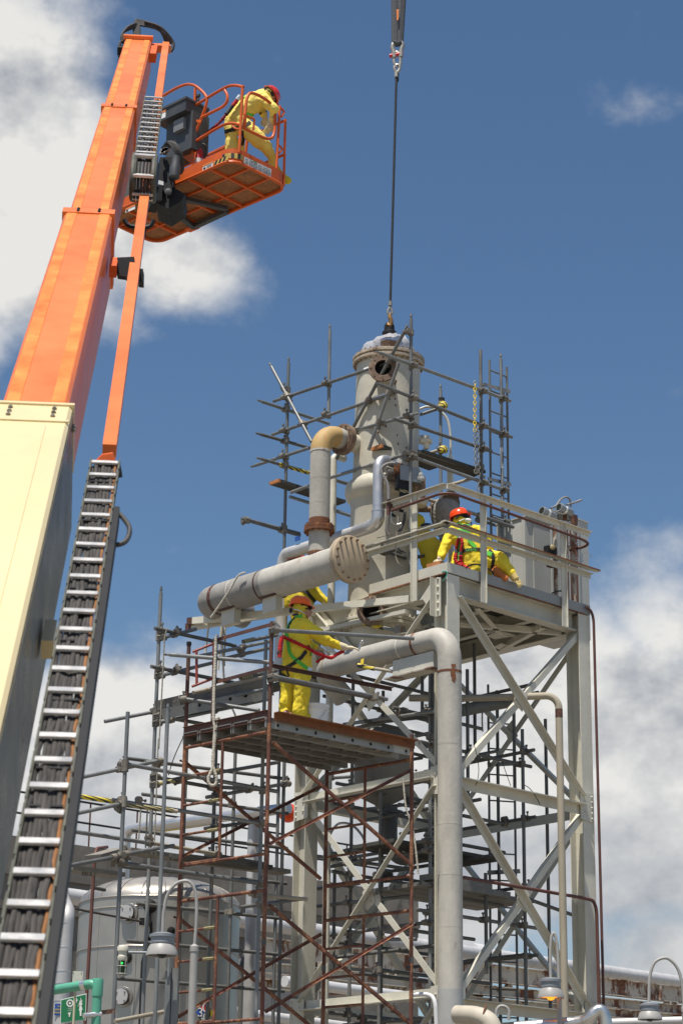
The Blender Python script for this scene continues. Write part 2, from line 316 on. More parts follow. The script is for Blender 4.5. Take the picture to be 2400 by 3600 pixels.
def bolt(parent, mat, p, d, r=.018, h=.03, both=0.0, dome=False):
    x, y, d = frame(V(d)); key = (mat.name, r, h, both, dome)
    if key not in _bm:
        if dome: pr = [(r, 0), (r*.85, h*.6), (r*.4, h)]
        else: pr = ([(r*.55, -both-h), (r*.55, -both-h*.6), (r, -both-h*.6), (r, -both), (r*.55, -both)] if both else []) + [(r*.55 if both else r, 0), (r, 0), (r, h*.6), (r*.55, h*.6), (r*.55, h)]
        o = MB().lathe((0, 0, 0), (0, 0, 1), pr, 6 if not dome else 8).build('bolt', mat, None, 30); _bm[key] = o.data; bpy.data.objects.remove(o)
    o = bpy.data.objects.new('bolt', _bm[key]); COL.objects.link(o); o.parent = parent; l = V(p)-ORG[parent.name]
    o.matrix_local = Matrix(((x.x, y.x, d.x, l.x), (x.y, y.y, d.y, l.y), (x.z, y.z, d.z, l.z), (0, 0, 0, 1))); ORG[o.name] = ORG[parent.name]; return o
def tag(o, label, cat, group=None):
    o['label'] = label; o['category'] = cat
    if group: o['group'] = group
    return o
def thing(name, label, cat, loc, group=None):
    o = bpy.data.objects.new(name, None); COL.objects.link(o); o.location = loc; o.empty_display_size = .2; ORG[o.name] = V(loc); return tag(o, label, cat, group)
def solo(mb, name, mat, label, cat, group=None, ang=38):
    lo = min(mb.v, key=lambda p: p.z); c = sum(mb.v, V((0, 0, 0)))/len(mb.v)
    return tag(mb.build(name, mat, None, ang, loc=V((c.x, c.y, lo.z))), label, cat, group)
def struct(mb, name, mat): o = mb.build(name, mat); o['kind'] = 'structure'; return o
def arc(p, c, q, n=8):
    """rounded corner: quadratic through p, corner c, q"""
    p, c, q = V(p), V(c), V(q); return [p*(1-t)**2+c*2*t*(1-t)+q*t*t for t in [i/n for i in range(n+1)]]
def fillet(pts, r, n=7):
    pts = [V(p) for p in pts]; out = [pts[0]]
    for a, b, c in zip(pts, pts[1:], pts[2:]):
        d1 = min(r, (a-b).length*.49); d2 = min(r, (c-b).length*.49)
        p, q = b+(a-b).normalized()*d1, b+(c-b).normalized()*d2
        # circular-looking blend
        for i in range(n+1):
            t = i/n; k = .55
            p1 = p+(b-p)*k; p2 = q+(b-q)*k
            out.append(p*(1-t)**3+p1*3*t*(1-t)**2+p2*3*t*t*(1-t)+q*t**3)
    out.append(pts[-1]); return out
def text(body, org, xd, ud, size, mat, parent, name='lettering', align='CENTER'):
    cu = bpy.data.curves.new(name, 'FONT'); cu.body = body; cu.size = size; cu.align_x = align; cu.align_y = 'CENTER'; cu.extrude = .0015
    ob = bpy.data.objects.new(name, cu); COL.objects.link(ob)
    xd = V(xd).normalized(); zd = xd.cross(V(ud)).normalized(); yd = zd.cross(xd)
    me = bpy.data.meshes.new_from_object(ob.evaluated_get(bpy.context.evaluated_depsgraph_get())); bpy.data.objects.remove(ob)
    o2 = ORG.get(parent.name, V((0, 0, 0)))
    mtx = Matrix(((xd.x, yd.x, zd.x, org[0]-o2.x), (xd.y, yd.y, zd.y, org[1]-o2.y), (xd.z, yd.z, zd.z, org[2]-o2.z), (0, 0, 0, 1)))
    me.transform(mtx); me.materials.clear(); me.materials.append(mat); me.name = name
    o = bpy.data.objects.new(name, me); COL.objects.link(o); o.parent = parent; ORG[o.name] = o2; return o
def tdist(a, b, c, d):
    u_, v_, w_ = b-a, d-c, a-c; A, B, C_, D, E = u_.dot(u_), u_.dot(v_), v_.dot(v_), u_.dot(w_), v_.dot(w_)
    den = A*C_-B*B
    if den < 1e-6*A*C_: return 9, a, a
    s_ = min(1, max(0, (B*E-C_*D)/den)); t_ = min(1, max(0, (B*s_+E)/C_)); s_ = min(1, max(0, (B*t_-D)/A))
    p, q = a+u_*s_, c+v_*t_; return (p-q).length, p, q
_cm = MB(); _cm.tube([(0, 0, -.035), (0, 0, .035)], .037, 10); _cm.tube([(-.035, .062, 0), (.035, .062, 0)], .037, 10); _cm.box((0, .03, 0), (1, 0, 0), (0, 1, 0), (0, 0, 1), .03, .03, .03)
_cm.tube([(.04, .0, .012), (.04, .09, .012)], .009, 6); _cm.tube([(.012, .06, .035), (.012, .06, .085)], .009, 6); _cm.lathe((.04, .075, .012), (0, 1, 0), [(.017, 0), (.017, .02)], 6); _cm.lathe((.012, .06, .07), (0, 0, 1), [(.017, 0), (.017, .02)], 6)
_co = _cm.build('coupler', CLAMP); CPM = _co.data; bpy.data.objects.remove(_co)
class Scaf:
    def __init__(s, label, loc, name='tube_scaffold'): s.r = thing(name, label, 'scaffold', loc); s.t = []; s.nc = 0
    def tube(s, p, q, name='ledger', r=.028, mat=GALV, spig=None, n=10, ext=0):
        p, q = V(p), V(q); d = (q-p).normalized(); p -= d*ext; q += d*ext; mb = MB()
        mb.tube([p, q], r, n)
        for e in (spig or ()):
            a, dd = (p, -d) if e == 0 else (q, d); mb.lathe(a, dd, [(r*.62, 0), (r*.62, .05), (r*.8, .052), (r*.55, .1)], 8)
        o = mb.build(name, mat, s.r); s.t.append((p, q)); return o
    def tape(s, tube, p, q, mat=TAPE, r=.032): return MB().tube([p, q], [r, r*1.04], 10).build('hazard_tape', mat, tube)
    def coupler(s, p, q, d1, d2):
        if s.nc >= 95: return
        s.nc += 1
        zc_ = d1.normalized(); xc = (d2-zc_*d2.dot(zc_)).normalized(); yc = zc_.cross(xc)
        if (q-p).dot(yc) < 0: yc = -yc; xc = -xc
        o = bpy.data.objects.new('coupler', CPM); COL.objects.link(o); o.parent = s.r; l = p-ORG[s.r.name]
        o.matrix_local = Matrix(((xc.x, yc.x, zc_.x, l.x), (xc.y, yc.y, zc_.y, l.y), (xc.z, yc.z, zc_.z, l.z), (0, 0, 0, 1))) @ Matrix.Scale(1.25, 4)
    def join(s, tol=.13):
        for i in range(len(s.t)):
            for j in range(i):
                a, b = s.t[i], s.t[j]; dd, p, q = tdist(*a, *b)
                if dd < tol:
                    if abs((a[1]-a[0]).normalized().z) < abs((b[1]-b[0]).normalized().z): a, b, p, q = b, a, q, p
                    s.coupler(p, q, a[1]-a[0], b[1]-b[0])
# ------------------------------------------------------------------ ground
struct(MB().add([V((-900, -300, 0)), V((900, -300, 0)), V((900, 1500, 0)), V((-900, 1500, 0))], [[0, 1, 2, 3]]), 'ground', GRND)
# ------------------------------------------------------------------ steel tower
def pA(p): return (p-O2).dot(Uu)
def pB(p): return (p-O2).dot(Vv)
tw = thing('steel_tower', 'cream painted steel tower with cross bracing under the square work deck', 'tower', T(1.6, 1.6, 0))
WD, WB = 3.23, 3.32
for A, B in ((0, 0), (WD-.26, 0), (0, WB-.27), (WD-.26, WB-.27)):
    o = MB().ibeam(T(A+.13, B+.135, 0), T(A+.13, B+.135, 11.03), .26, .27, .016, Vv).build('column', CREAM, tw)
ZB = 10.895
def beam(p, q, w=.19, h=.30, nm='beam'): return MB().ibeam(p, q, w, h, .016).build(nm, CREAM, tw)
beam(T(.265, .135, ZB), T(WD-.265, .135, ZB)); beam(T(.13, .275, ZB), T(.13, WB-.275, ZB))
beam(T(WD-.13, .275, ZB), T(WD-.13, WB-.275, ZB)); beam(T(.265, WB-.135, ZB), T(WD-.265, WB-.135, ZB))
for B in (1.15, 2.75): MB().ibeam(T(.235, B, 10.93), T(WD-.235, B, 10.93), .12, .22, .012).build('joist', DECKU if B > 2 else CREAM, tw)
for A in (1.35, 2.3): MB().ibeam(T(A, .24, 10.93), T(A, 1.08, 10.93), .12, .2, .012).build('joist', CREAM, tw); MB().ibeam(T(A, 1.22, 10.93), T(A, 2.68, 10.93), .12, .2, .012).build('joist', CREAM, tw)
for p, q in (((.3, .3), (1.3, 1.1)), ((2.9, .3), (1.4, 1.1)), ((1.3, 1.2), (2.9, 2.6)), ((2.4, .3), (2.9, 1.6)), ((.9, .3), (2.25, 1.05))):
    MB().angle(T(*p, 10.72), T(*q, 10.72), .085, .012).build('deck_bracing', CREAM, tw)
for p in ((1.35, 1.1), (2.3, 1.12), (2.85, 1.5), (.42, .42)): MB().prism([T(p[0]-.17, p[1]-.1, 10.735), T(p[0]+.17, p[1]-.12, 10.735), T(p[0]+.12, p[1]+.16, 10.735), T(p[0]-.1, p[1]+.14, 10.735)], (0, 0, .014)).build('gusset_plate', CREAM, tw)
dk = MB().box(T(1.615, .6, 11.055), Uu, Vv, Zz, 1.62, .6, .008); dk.box(T(2.28, 2.26, 11.055), Uu, Vv, Zz, .95, 1.06, .008); dk.build('deck_plate', DECKU, tw)
# toe plates
MB().box(T(-.008, .83, 11.125), Vv, Uu, Zz, .83, .008, .078).build('kick_plate', CREAM, tw)
MB().box(T(.33, -.008, 11.125), Uu, Vv, Zz, .345, .008, .078).build('kick_plate', CREAM, tw)
MB().box(T(1.96, -.010, 11.125), Uu, Vv, Zz, 1.28, .008, .078).build('kick_plate', KICKG, tw)
rs = MB(); rs.box(T(-.012, 1.2, 11.035), Vv, Uu, Zz, .47, .012, .012); rs.box(T(-.012, .33, 11.035), Vv, Uu, Zz, .3, .011, .008); rs.box(T(1.9, -.014, 11.035), Uu, Vv, Zz, 1.2, .01, .007); rs.build('rust_seam', RUSTY, tw)
# guard rail
zt_ = 12.43; zm_ = PV(1571, 1860, 0).z
for nm, z in (('top_rail', zt_), ('mid_rail', zm_)):
    MB().angle(T(-.03, -.03, z), T(-.03, pB(PV(1343, 1770, 0)) if z == zt_ else 1.72, z), .075, .009, sx=-1, sy=-1).build(nm, CREAM, tw)
    MB().angle(T(-.03, -.03, z), T(WD+.02, -.03, z), .075, .009, sx=1, sy=-1).build(nm, CREAM, tw)
MB().box(T(-.07, .82, zm_+.075), Vv, Uu, Zz, .92, .05, .008).build('cable_tray', CREAM, tw); MB().box(T(1.62, -.07, zm_+.075), Uu, Vv, Zz, 1.78, .05, .008).build('cable_tray', CREAM, tw)
rr = MB(); rr.box(T(1.75, -.125, zm_+.077), Uu, Vv, Zz, 1.64, .004, .012); rr.build('rust_seam', RUSTY, tw)
for o_, ax in ((T(-.045, .64, 0), Vv), (T(.73, -.045, 0), Uu), (T(2.58, -.045, 0), Uu), (T(-.045, 1.66, 0), Vv)):
    if o_ == T(-.045, 1.66, 0): continue
    MB().box(o_+Zz*((10.72+zt_)/2), ax, ax.cross(Zz), Zz, .05, .007, (zt_-10.72)/2).build('rail_post', CREAM, tw)
    MB().box(o_+Zz*((10.72+zt_)/2)+ax*.052, ax, ax.cross(Zz), Zz, .006, .035, (zt_-10.72)/2).build('rail_post', CREAM, tw)
# girts and X bracing on the four faces
zg = (7.97, 4.83, 1.7)
def face(org, ax, inn, w):
    q = lambda s_, z_, d=0: org+ax*s_+inn*d+Zz*z_
    for z in zg: MB().angle(q(.27, z, .04), q(w-.27, z, .04), .15, .014, up=-inn, sx=1).build('girt', CREAM, tw)
    for hi, lo in ((10.72, 8.1), (7.85, 4.95), (4.7, 1.8)):
        MB().angle(q(.24, hi, .02), q(w-.24, lo, .02), .095, .012, up=-inn).build('brace', CREAM, tw)
        MB().angle(q(w-.24, hi, .05), q(.24, lo, .05), .095, .012, up=inn).build('brace', CREAM, tw)
        c = q(w/2, (hi+lo)/2, .035); MB().prism([c-ax*.14-Zz*.09, c+ax*.05-Zz*.2, c+ax*.14+Zz*.08, c-ax*.04+Zz*.2], inn*.012).build('gusset_plate', CREAM, tw)
    for z in zg[:2]:
        for s_ in (.13, w-.13):
            g = MB(); c = q(s_, z-.03, -.006); sg = 1 if s_ < 1 else -1
            g.prism([c-ax*sg*.11-Zz*.23, c+ax*sg*.2-Zz*.2, c+ax*sg*.2+Zz*.2, c-ax*sg*.11+Zz*.23], -inn*.012); gp = g.build('gusset_plate', CREAM, tw)
            for i in range(5 if org == T(0, 0, 0) else 0):
                bolt(gp, CREAM, q(s_-sg*.06, z-.2+.085*i, -.019), -inn, .02, .018, 0, True)
                if i % 2: bolt(gp, CREAM, q(s_+sg*.1, z-.2+.085*i, -.019), -inn, .02, .018, 0, True)
face(T(0, 0, 0), Uu, Vv, WD); face(T(0, 0, 0), Vv, Uu, WB); face(T(WD, 0, 0), Vv, -Uu, WB); face(T(0, WB, 0), Uu, -Vv, WD)
MB().angle(T(.0, .245, 11.0), T(.0, .245, 10.4), .12, .012, up=-Vv, sx=1).build('clip_angle', CREAM, tw)
for i in range(5):
    bolt(tw, CREAM, T(-.012, .18, 10.98-.125*i), -Uu, .024, .024, 0, True)
    if i < 4: bolt(tw, CREAM, T(.118, .09, 10.9-.125*i), -Uu, .024, .024, 0, True)
kp = MB().prism([T(-.008, .275, 11.0), T(-.008, .275, 10.45), T(-.008, .5, 10.72), T(-.008, .56, 10.74)], Uu*.012).build('gusset_plate', CREAM, tw)
# bracket carrying the wrapped pipe: two channels meeting at the far left
b1 = PV(672, 2184, -.55); b2 = PV(1440, 2106, -.03); MB().bar(b1, V((b2.x, b2.y, b2.z)), .07, .11).build('bracket_channel', CREAM, tw)
b3 = PV(667, 2205, -.50); b4 = T(.1, WB-.2, b3.z); MB().bar(b3, b4, .07, .12).build('bracket_channel', CREAM, tw)
d12 = (b1-b2).normalized(); MB().box(b1+d12*.005, d12, d12.cross(Zz), Zz, .06, .038, .057).build('rusty_channel_end', BRNFR, tw)
d34 = (b3-b4).normalized(); MB().box(b3+d34*.005, d34, d34.cross(Zz), Zz, .06, .038, .062).build('rusty_channel_end', BRNFR, tw)
b5 = PV(1100, 2224, -.02); MB().bar(b5, PV(1430, 2150, -.02), .09, .06).build('bracket_channel', CREAM, tw)
MB().angle(PV(1123, 2160, .1), PV(1280, 2350, .1), .09, .012).build('brace', CREAM, tw)

# ------------------------------------------------------------------ process vessel hanging from the hoist
VA = .6
va = PV(1341, 2190, VA); vt = PV(1365, 1285, VA); vax = (vt-va).normalized(); VLEN = (vt-va).length
def vz(py): return (PV(1353, py, VA).z-va.z)/vax.z
ve = thing('process_vessel', 'tall cream cylindrical vessel with rusty bolted flanges hanging from the hoist', 'vessel', va-vax*.3)
MB().lathe(va, vax, [(.545, .04), (.545, vz(1790)), (.56, vz(1772)), (.62, vz(1762)), (.645, vz(1745)), (.645, vz(1728)), (.62, vz(1712)), (.56, vz(1702)), (.535, vz(1698)), (.525, vz(1660)), (.52, VLEN-.02)], 64).build('shell', VESS, ve)
for nm, lo, r, mt_ in (('lower_flange', -.13, .62, VESS), ('lower_flange', -.06, .62, VESS), ('top_flange', VLEN-.03, .585, TOPFL), ('top_flange', VLEN+.045, .59, TOPFL)):
    MB().lathe(va+vax*lo, vax, [(r-.015, 0), (r, .01), (r, .05), (r-.015, .06)], 56).build(nm, mt_, ve)
bolts(ve, FLANGE, va+vax*(VLEN+.105), vax, .55, 32, .017, .035, both=.135); bolts(ve, VESS, va+vax*.005, vax, .585, 30, .018, .05, both=.135)
MB().lathe(va+vax*(VLEN+.105), vax, [(.51, 0), (.50, .03), (.44, .055), (.3, .065)], 48).build('top_cover', TOPFL, ve)
MB().lathe(va-vax*.13, -vax, [(.53, 0), (.52, .2), (.42, .42), (.2, .55)], 40).build('bottom_head', VESS, ve)
def nozzle(c, d, L_, r, rf, mat=FLANGE, hole=True, nb=8, nm='nozzle', pmat=VESS):
    d = V(d).normalized(); c = V(c)
    n_ = MB().tube([c-d*L_, c], r, 24, False).build(nm, pmat, ve)
    m_ = MB(); m_.lathe(c, d, [(r*.97 if hole else .01, 0), (rf, 0), (rf, .05), (r*.86 if hole else .01, .05)] + ([(r*.84, .0)] if hole else []), 36, False, False); m_.build('nozzle_flange', mat, n_)
    if hole: MB().lathe(c-d*.1, d, [(r*.84, 0), (r*.84, .13)], 24, True, False).build('bore', DARKH, n_)
    bolts(n_, mat, c+d*.05, d, (r+rf)/2, nb, .015, .012)
nd1 = V((-.13, -1, .03)).normalized(); cz = P(1347, 1296, (va+vax*VLEN).y-.72); nozzle(cz, nd1, .3, .155, .235)
cz = P(1308, 2148, va.y-.72); nozzle(cz, V((-.2, -1, 0)), .35, .17, .235)
nozzle(PU(1478, 1545, pB(va)) , Uu, .35, .055, .08, VESS, False, 6)
hp = va+vax*vz(1700); MB().lathe(PV(1482, 1560, VA)+Vv*-.1, Zz, [(.03, -.12), (.05, -.1), (.05, -.03), (.09, -.02), (.1, .03), (.05, .06), (.05, .1)], 14).build('vent_nozzle', VESS, ve)
rb = MB()
for px, py in ((1391, 1339), (1387, 1402), (1389, 1425), (1394, 1530), (1356, 1498), (1388, 1348), (1330, 1520), (1398, 1560), (1372, 1618)):
    d = sight(px, py); c = P(px, py, va.y-.5); 
    # drop the rust scab on the shell where it sits
    best = None
    for i in range(60):
        q = CAM+d*((va.y-.62+i*.004)/d.y); rr_ = (q-va-vax*(q-va).dot(vax)).length
        if rr_ < .522: best = q; break
    if best: MB().ball(best, .016, 8, (1, .5, 1.6)).build('rust_scab', RUSTY, ve)
MB().tube([va+vax*(VLEN+.16), va+vax*(VLEN+.40)], .16, 6).build('lifting_frame', FLANGE, ve)
lug = va+vax*(VLEN+.46)
ps = MB()
R_ = random.Random(3); rows = []
for i in range(10):
    row = []
    for k in range(40):
        t = 2*math.pi*k/40; rad = (.40, .44, .47, .46, .43, .40, .35, .28, .18, .08)[i]*(1+.06*math.sin(3*t+1)+.04*math.sin(7*t+i)) + R_.uniform(-.035, .035)
        h = (.13, .12, .18, .25, .31, .35, .39, .415, .43, .44)[i]+.03*math.sin(2*t+.5) + R_.uniform(-.022, .022)
        x_, y_, d_ = frame(vax); row.append(va+vax*(VLEN+h)+rad*(math.cos(t)*x_+math.sin(t)*y_))
    rows.append(row)
ps.v = [p for r_ in rows for p in r_]; ps.f = [[i*40+k, i*40+(k+1) % 40, (i+1)*40+(k+1) % 40, (i+1)*40+k] for i in range(9) for k in range(40) if not (i < 4 and k in (38, 39, 0, 1, 2))]
solo(ps, 'plastic_sheet', PLASTIC, 'crumpled clear plastic sheet wrapped over the top of the cream vessel', 'plastic sheet', ang=60)
# ------------------------------------------------------------------ hoist rigging
yv = va.y
cb = thing('wire_rope_sling', 'thin dark wire rope running down from the galvanised shackle to the cream vessel', 'wire rope', P(1368, 1080, yv))
top = P(1393, 258, yv); bot = P(1371, 1078, yv)
x_, y_, d_ = frame(top-bot)
MB().tube([top, bot], .021, 8).build('wire_rope', CABLE, cb)
MB().tube([P(*zr(410, 1990), yv), P(*zr(408, 2130), yv)], .034, 10).build('ferrule', SHACK, cb)
MB().tube([P(*zr(455, 1990), yv+.03), P(*zr(440, 2250), yv+.03)], .022, 8).build('rope_tail', CABLE, cb)
lp = [P(*zr(*q), yv) for q in ((410, 2000), (365, 1920), (362, 1850), (420, 1790), (500, 1800), (515, 1860), (490, 1930), (440, 2000))]
MB().tube(lp, .028, 8).build('thimble', SHACK, cb)
MB().tube([P(*zt(685, 40), yv), P(*zt(685, 100), yv)], .034, 10).build('ferrule', SHACK, cb)
MB().tube([P(*zt(*q), yv) for q in ((685, 110), (655, 165), (650, 205), (685, 235), (712, 205), (706, 165), (686, 110))], .022, 8).build('thimble', SHACK, cb)
hk = thing('swivel_hook', 'small rusty hook on the lifting ring at the top of the cream vessel', 'hook', P(*zt(685, 400), yv))
MB().tube([P(*zt(*q), yv-.02) for q in ((686, 205), (675, 250), (690, 290), (698, 340), (680, 385), (655, 370), (650, 340))], [.02, .035, .04, .038, .035, .03, .015], 10).build('hook', M('rusty_gold_hook', (.30, .17, .06), .5, .4, .25, 12), hk)
MB().tube([P(*zt(*q), yv) for q in ((617, 480), (620, 390), (640, 350), (670, 345), (705, 352), (722, 390), (726, 480))], .026, 10).build('lifting_ring', BLACK, hk)
MB().lathe(P(*zt(672, 490), yv), Zz, [(.12, -.02), (.12, .02), (.07, .05), (.07, .1), (.03, .12)], 16).build('swivel_base', BLACK, hk)
sh = thing('bow_shackle', 'galvanised bow shackle with red pin under the dark grey sling', 'shackle', P(*zr(440, 1900), yv))
MB().tube([P(*zr(*q), yv) for q in ((350, 1590), (345, 1470), (335, 1400), (300, 1320), (320, 1220), (440, 1215), (560, 1170), (590, 1250), (560, 1330), (540, 1420), (540, 1570))], [.042]*11, 10).build('bow', SHACK, sh)
MB().tube([P(*zr(225, 1545), yv), P(*zr(590, 1480), yv)], .036, 10).build('pin', RED, sh)
MB().tube([P(*zr(*q), yv) for q in ((400, 1860), (345, 1700), (360, 1480), (420, 1430), (490, 1500), (520, 1600), (520, 1750), (500, 1850))], .03, 10).build('link', SHACK, sh)
slg = thing('lifting_sling', 'dark grey doubled round sling with orange tag at the top of the picture', 'sling', P(*zr(440, 1200), yv))
for xa, xb, w_ in ((345, 350, .05), (400, 420, .06), (450, 460, .05), (530, 500, .06), (600, 535, .05)):
    MB().tube([P(*zr(xa+ (xa-440)*.35, -3500), yv), P(*zr(xa, 0), yv), P(*zr(xb, 1180), yv)], [w_*.95, w_, w_*.9], 8).build('sling_strand', SLING, slg)
MB().tube([P(*zr(340, 1170), yv), P(*zr(430, 1215), yv), P(*zr(540, 1170), yv)], .055, 8).build('sling_strand', SLING, slg)
tg = MB().prism([P(*zr(415, 260), yv-.1), P(*zr(478, 250), yv-.1), P(*zr(466, 550), yv-.1), P(*zr(425, 555), yv-.1)], (0, .01, 0)).build('tag', INKO, slg)
# ------------------------------------------------------------------ pipes
def pipe(name, pts, r, mat, label, fil=None, n=28, loc=None, cat='pipe', group=None):
    pts = [V(p) for p in pts]; t = thing(name, label, cat, loc or min(pts, key=lambda p: p.z), group)
    MB().tube(fillet(pts, fil, 10) if fil else pts, r, n).build('pipe_run', mat, t); return t
def ring(t, c, d, r, w_, mat, nm='weld_band'): return MB().tube([V(c)-V(d).normalized()*w_/2, V(c)+V(d).normalized()*w_/2], r, 28).build(nm, mat, t)
def flg(t, c, d, r, rf, mat, nb=12, th=.05):
    f_ = MB().lathe(V(c)-V(d).normalized()*th, d, [(r, 0), (rf, 0), (rf, th*.96), (r, th*.96)], 36).build('flange', mat, t); g_ = MB().lathe(V(c)+V(d).normalized()*.004, d, [(r, 0), (rf*.98, 0), (rf*.98, th), (r, th)], 36).build('flange', mat, t)
    bolts(g_, mat, V(c)+V(d).normalized()*(th+.004), d, (r+rf)/2+.012, nb, .016, .03, both=2*th+.008)
PA = -.65
bp0 = PV(1238, 1970, PA); bp1 = PV(760, 2106, PA); zp_ = (bp0.z+bp1.z)/2; bp0.z = bp1.z = zp_
bpl = thing('wrapped_header_pipe', 'large wrapped grey pipe lying nearly level with a stained blind flange on its end', 'pipe', bp1)
pp_ = [bp0+Vv*(.12+i*.016) for i in range(int((bp1-bp0).length/.016)-14)]; rr_ = [.254+.0045*(i % 3 == 0)+random.uniform(0, .002) for i in range(len(pp_))]
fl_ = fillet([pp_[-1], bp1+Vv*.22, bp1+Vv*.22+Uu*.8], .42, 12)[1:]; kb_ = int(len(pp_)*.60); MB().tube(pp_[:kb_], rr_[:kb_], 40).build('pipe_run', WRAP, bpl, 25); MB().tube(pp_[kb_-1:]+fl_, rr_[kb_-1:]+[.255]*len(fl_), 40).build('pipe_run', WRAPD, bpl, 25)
def bb(px, py): q = PV(px, py, PA); return bp0+Vv*((q-bp0).dot(Vv))
ring(bpl, bb(932, 2048), Vv, .263, .03, BRNFR, 'rust_band'); ring(bpl, bb(775, 2090), Vv, .262, .07, BRNFR, 'rust_band'); ring(bpl, bb(836, 2072), Vv, .262, .02, CREAM, 'strap')
f0 = MB().lathe(bp0+Vv*.12, Nn, [(.25, 0), (.37, 0), (.37, .05), (.25, .05)], 48).build('flange', TOPFL, bpl)
f1 = MB().lathe(bp0+Vv*.06, Nn, [(.02, 0), (.37, 0), (.37, .05), (.36, .056), (.005, .056)], 48).build('blind_flange', BLINDF, bpl)
bolts(f1, FLANGE, bp0+Vv*.004, Nn, .325, 16, .021, .045, .3, both=.118)
for px, py in ((960, 2110), (815, 2160)):
    q = bb(px, py-80); MB().box(q-Zz*.36, Vv, Uu, Zz, .16, .07, .13).build('support_saddle', CREAM, bpl); MB().box(q-Zz*.235, Vv, Uu, Zz, .19, .13, .01).build('saddle_plate', BRNFR, bpl)
vp0 = PV(1120, 1958, PA); vp1 = V((vp0.x, vp0.y, PV(1118, 1522, PA).z))
vpp = thing('riser_pipe', 'vertical weathered grey pipe with ochre elbow and rusty flange beside the vessel', 'pipe', vp0)
zt2 = PV(1118, 1590, PA).z; ze2 = vp1.z
MB().tube([V((vp0.x, vp0.y, vp0.z-.05)), V((vp0.x, vp0.y, zt2))], .163, 28).build('pipe_run', PIPEG, vpp)
ew = MB(); Re = ze2-zt2; el_ = [V((vp0.x, vp0.y, zt2))+Zz*Re*math.sin(a)+Uu*Re*(1-math.cos(a)) for a in [i*math.pi/2/12 for i in range(13)]]; MB().tube(el_, .165, 28).build('elbow', ELBOW, vpp)
e1 = el_[-1]; MB().tube([e1, e1+Uu*.16], .163, 28).build('pipe_run', PIPEG, vpp); flg(vpp, e1+Uu*.16, Uu, .15, .255, FLANGE, 12)
MB().tube([e1+Uu*.2, e1+Uu*.5], .15, 28).build('nozzle', VESS, ve)
ring(vpp, V((vp0.x, vp0.y, zt2-.01)), Zz, .17, .03, PIPEG, 'weld_band'); zf = PV(1120, 1862, PA).z
flg(vpp, V((vp0.x, vp0.y, zf)), Zz, .163, .24, RUSTY, 12); ring(vpp, V((vp0.x, vp0.y, zf+.12)), Zz, .167, .09, RUSTY, 'rust_band'); ring(vpp, V((vp0.x, vp0.y, vp0.z+.04)), Zz, .172, .05, RUSTY, 'rust_band')
# lower wrapped pipe with the tall vertical leg
PB_ = -.4
q0 = PV(1125, 2350, PB_); q1 = PV(1500, 2262, PB_); q1.z = q0.z = (q0.z+q1.z)/2; q2 = PV(1580, 2600, PB_); qc = V((q2.x, q2.y, q0.z))
lp_ = thing('downcomer_pipe', 'tall pale grey pipe in front of the tower column bending level at the top', 'pipe', V((qc.x, qc.y, 0)))
MB().tube(fillet([q1+Vv*.1, qc, V((qc.x, qc.y, qc.z-.8))], .36, 12), .174, 32).build('elbow', PIPEG, lp_)
MB().tube([V((qc.x, qc.y, qc.z-.79)), V((qc.x, qc.y, 0))], .174, 32).build('pipe_run', PIPEG, lp_)
MB().tube(fillet([q1+Vv*.09, q0, q0+Uu*.5-Zz*.35], .3, 10), .175, 32).build('pipe_run', WRAP, lp_)
for px, py, mt_, w_, r in ((1470, 2268, RUSTY, .04, .179), (1157, 2343, TANP, .05, .179), (1418, 2283, CREAM, .03, .18)):
    q = PV(px, py, PB_); ring(lp_, q0+Vv*((q-q0).dot(Vv)), Vv, r, w_, mt_, 'weld_band')
ring(lp_, V((qc.x, qc.y, PV(1580, 2365, PB_).z)), Zz, .1775, .035, RUSTY, 'rust_band')
cq = V((qc.x, qc.y, PV(1596, 2370, PB_).z)); dd_ = V((.28, -.96, 0)).normalized(); sd_ = dd_.cross(Zz)
MB().prism([cq+dd_*.165+sd_*a+Zz*b for a, b in ((-.03, .13), (.035, .12), (.03, .075), (.012, .07), (.015, .02), (.045, .01), (.04, -.06), (.02, -.07), (.03, -.12), (-.01, -.15), (-.03, -.1), (-.035, -.04), (-.02, .02), (-.01, .07), (-.035, .09))], dd_*.012).build('rust_patch', RUSTY, lp_)
ring(lp_, V((qc.x, qc.y, PV(1580, 2900, PB_).z)), Zz, .1755, .02, PIPEG, 'weld_band'); ztp_ = PV(1580, 3480, PB_).z
ring(lp_, V((qc.x, qc.y, ztp_-.6)), Zz, .1765, 1.2, M('fresh_pipe_paint', (.47, .47, .45), .5, 0, .08, 3), 'fresh_paint_band')
MB().box(q1+Vv*.22-Zz*.30+Uu*.02, Vv, Uu, Zz, .42, .09, .12).build('pipe_bracket', CREAM, lp_); MB().box(q1+Vv*.3-Zz*.43+Uu*.02, Vv, Uu, Zz, .5, .12, .01).build('bracket_base', RUSTW, lp_)
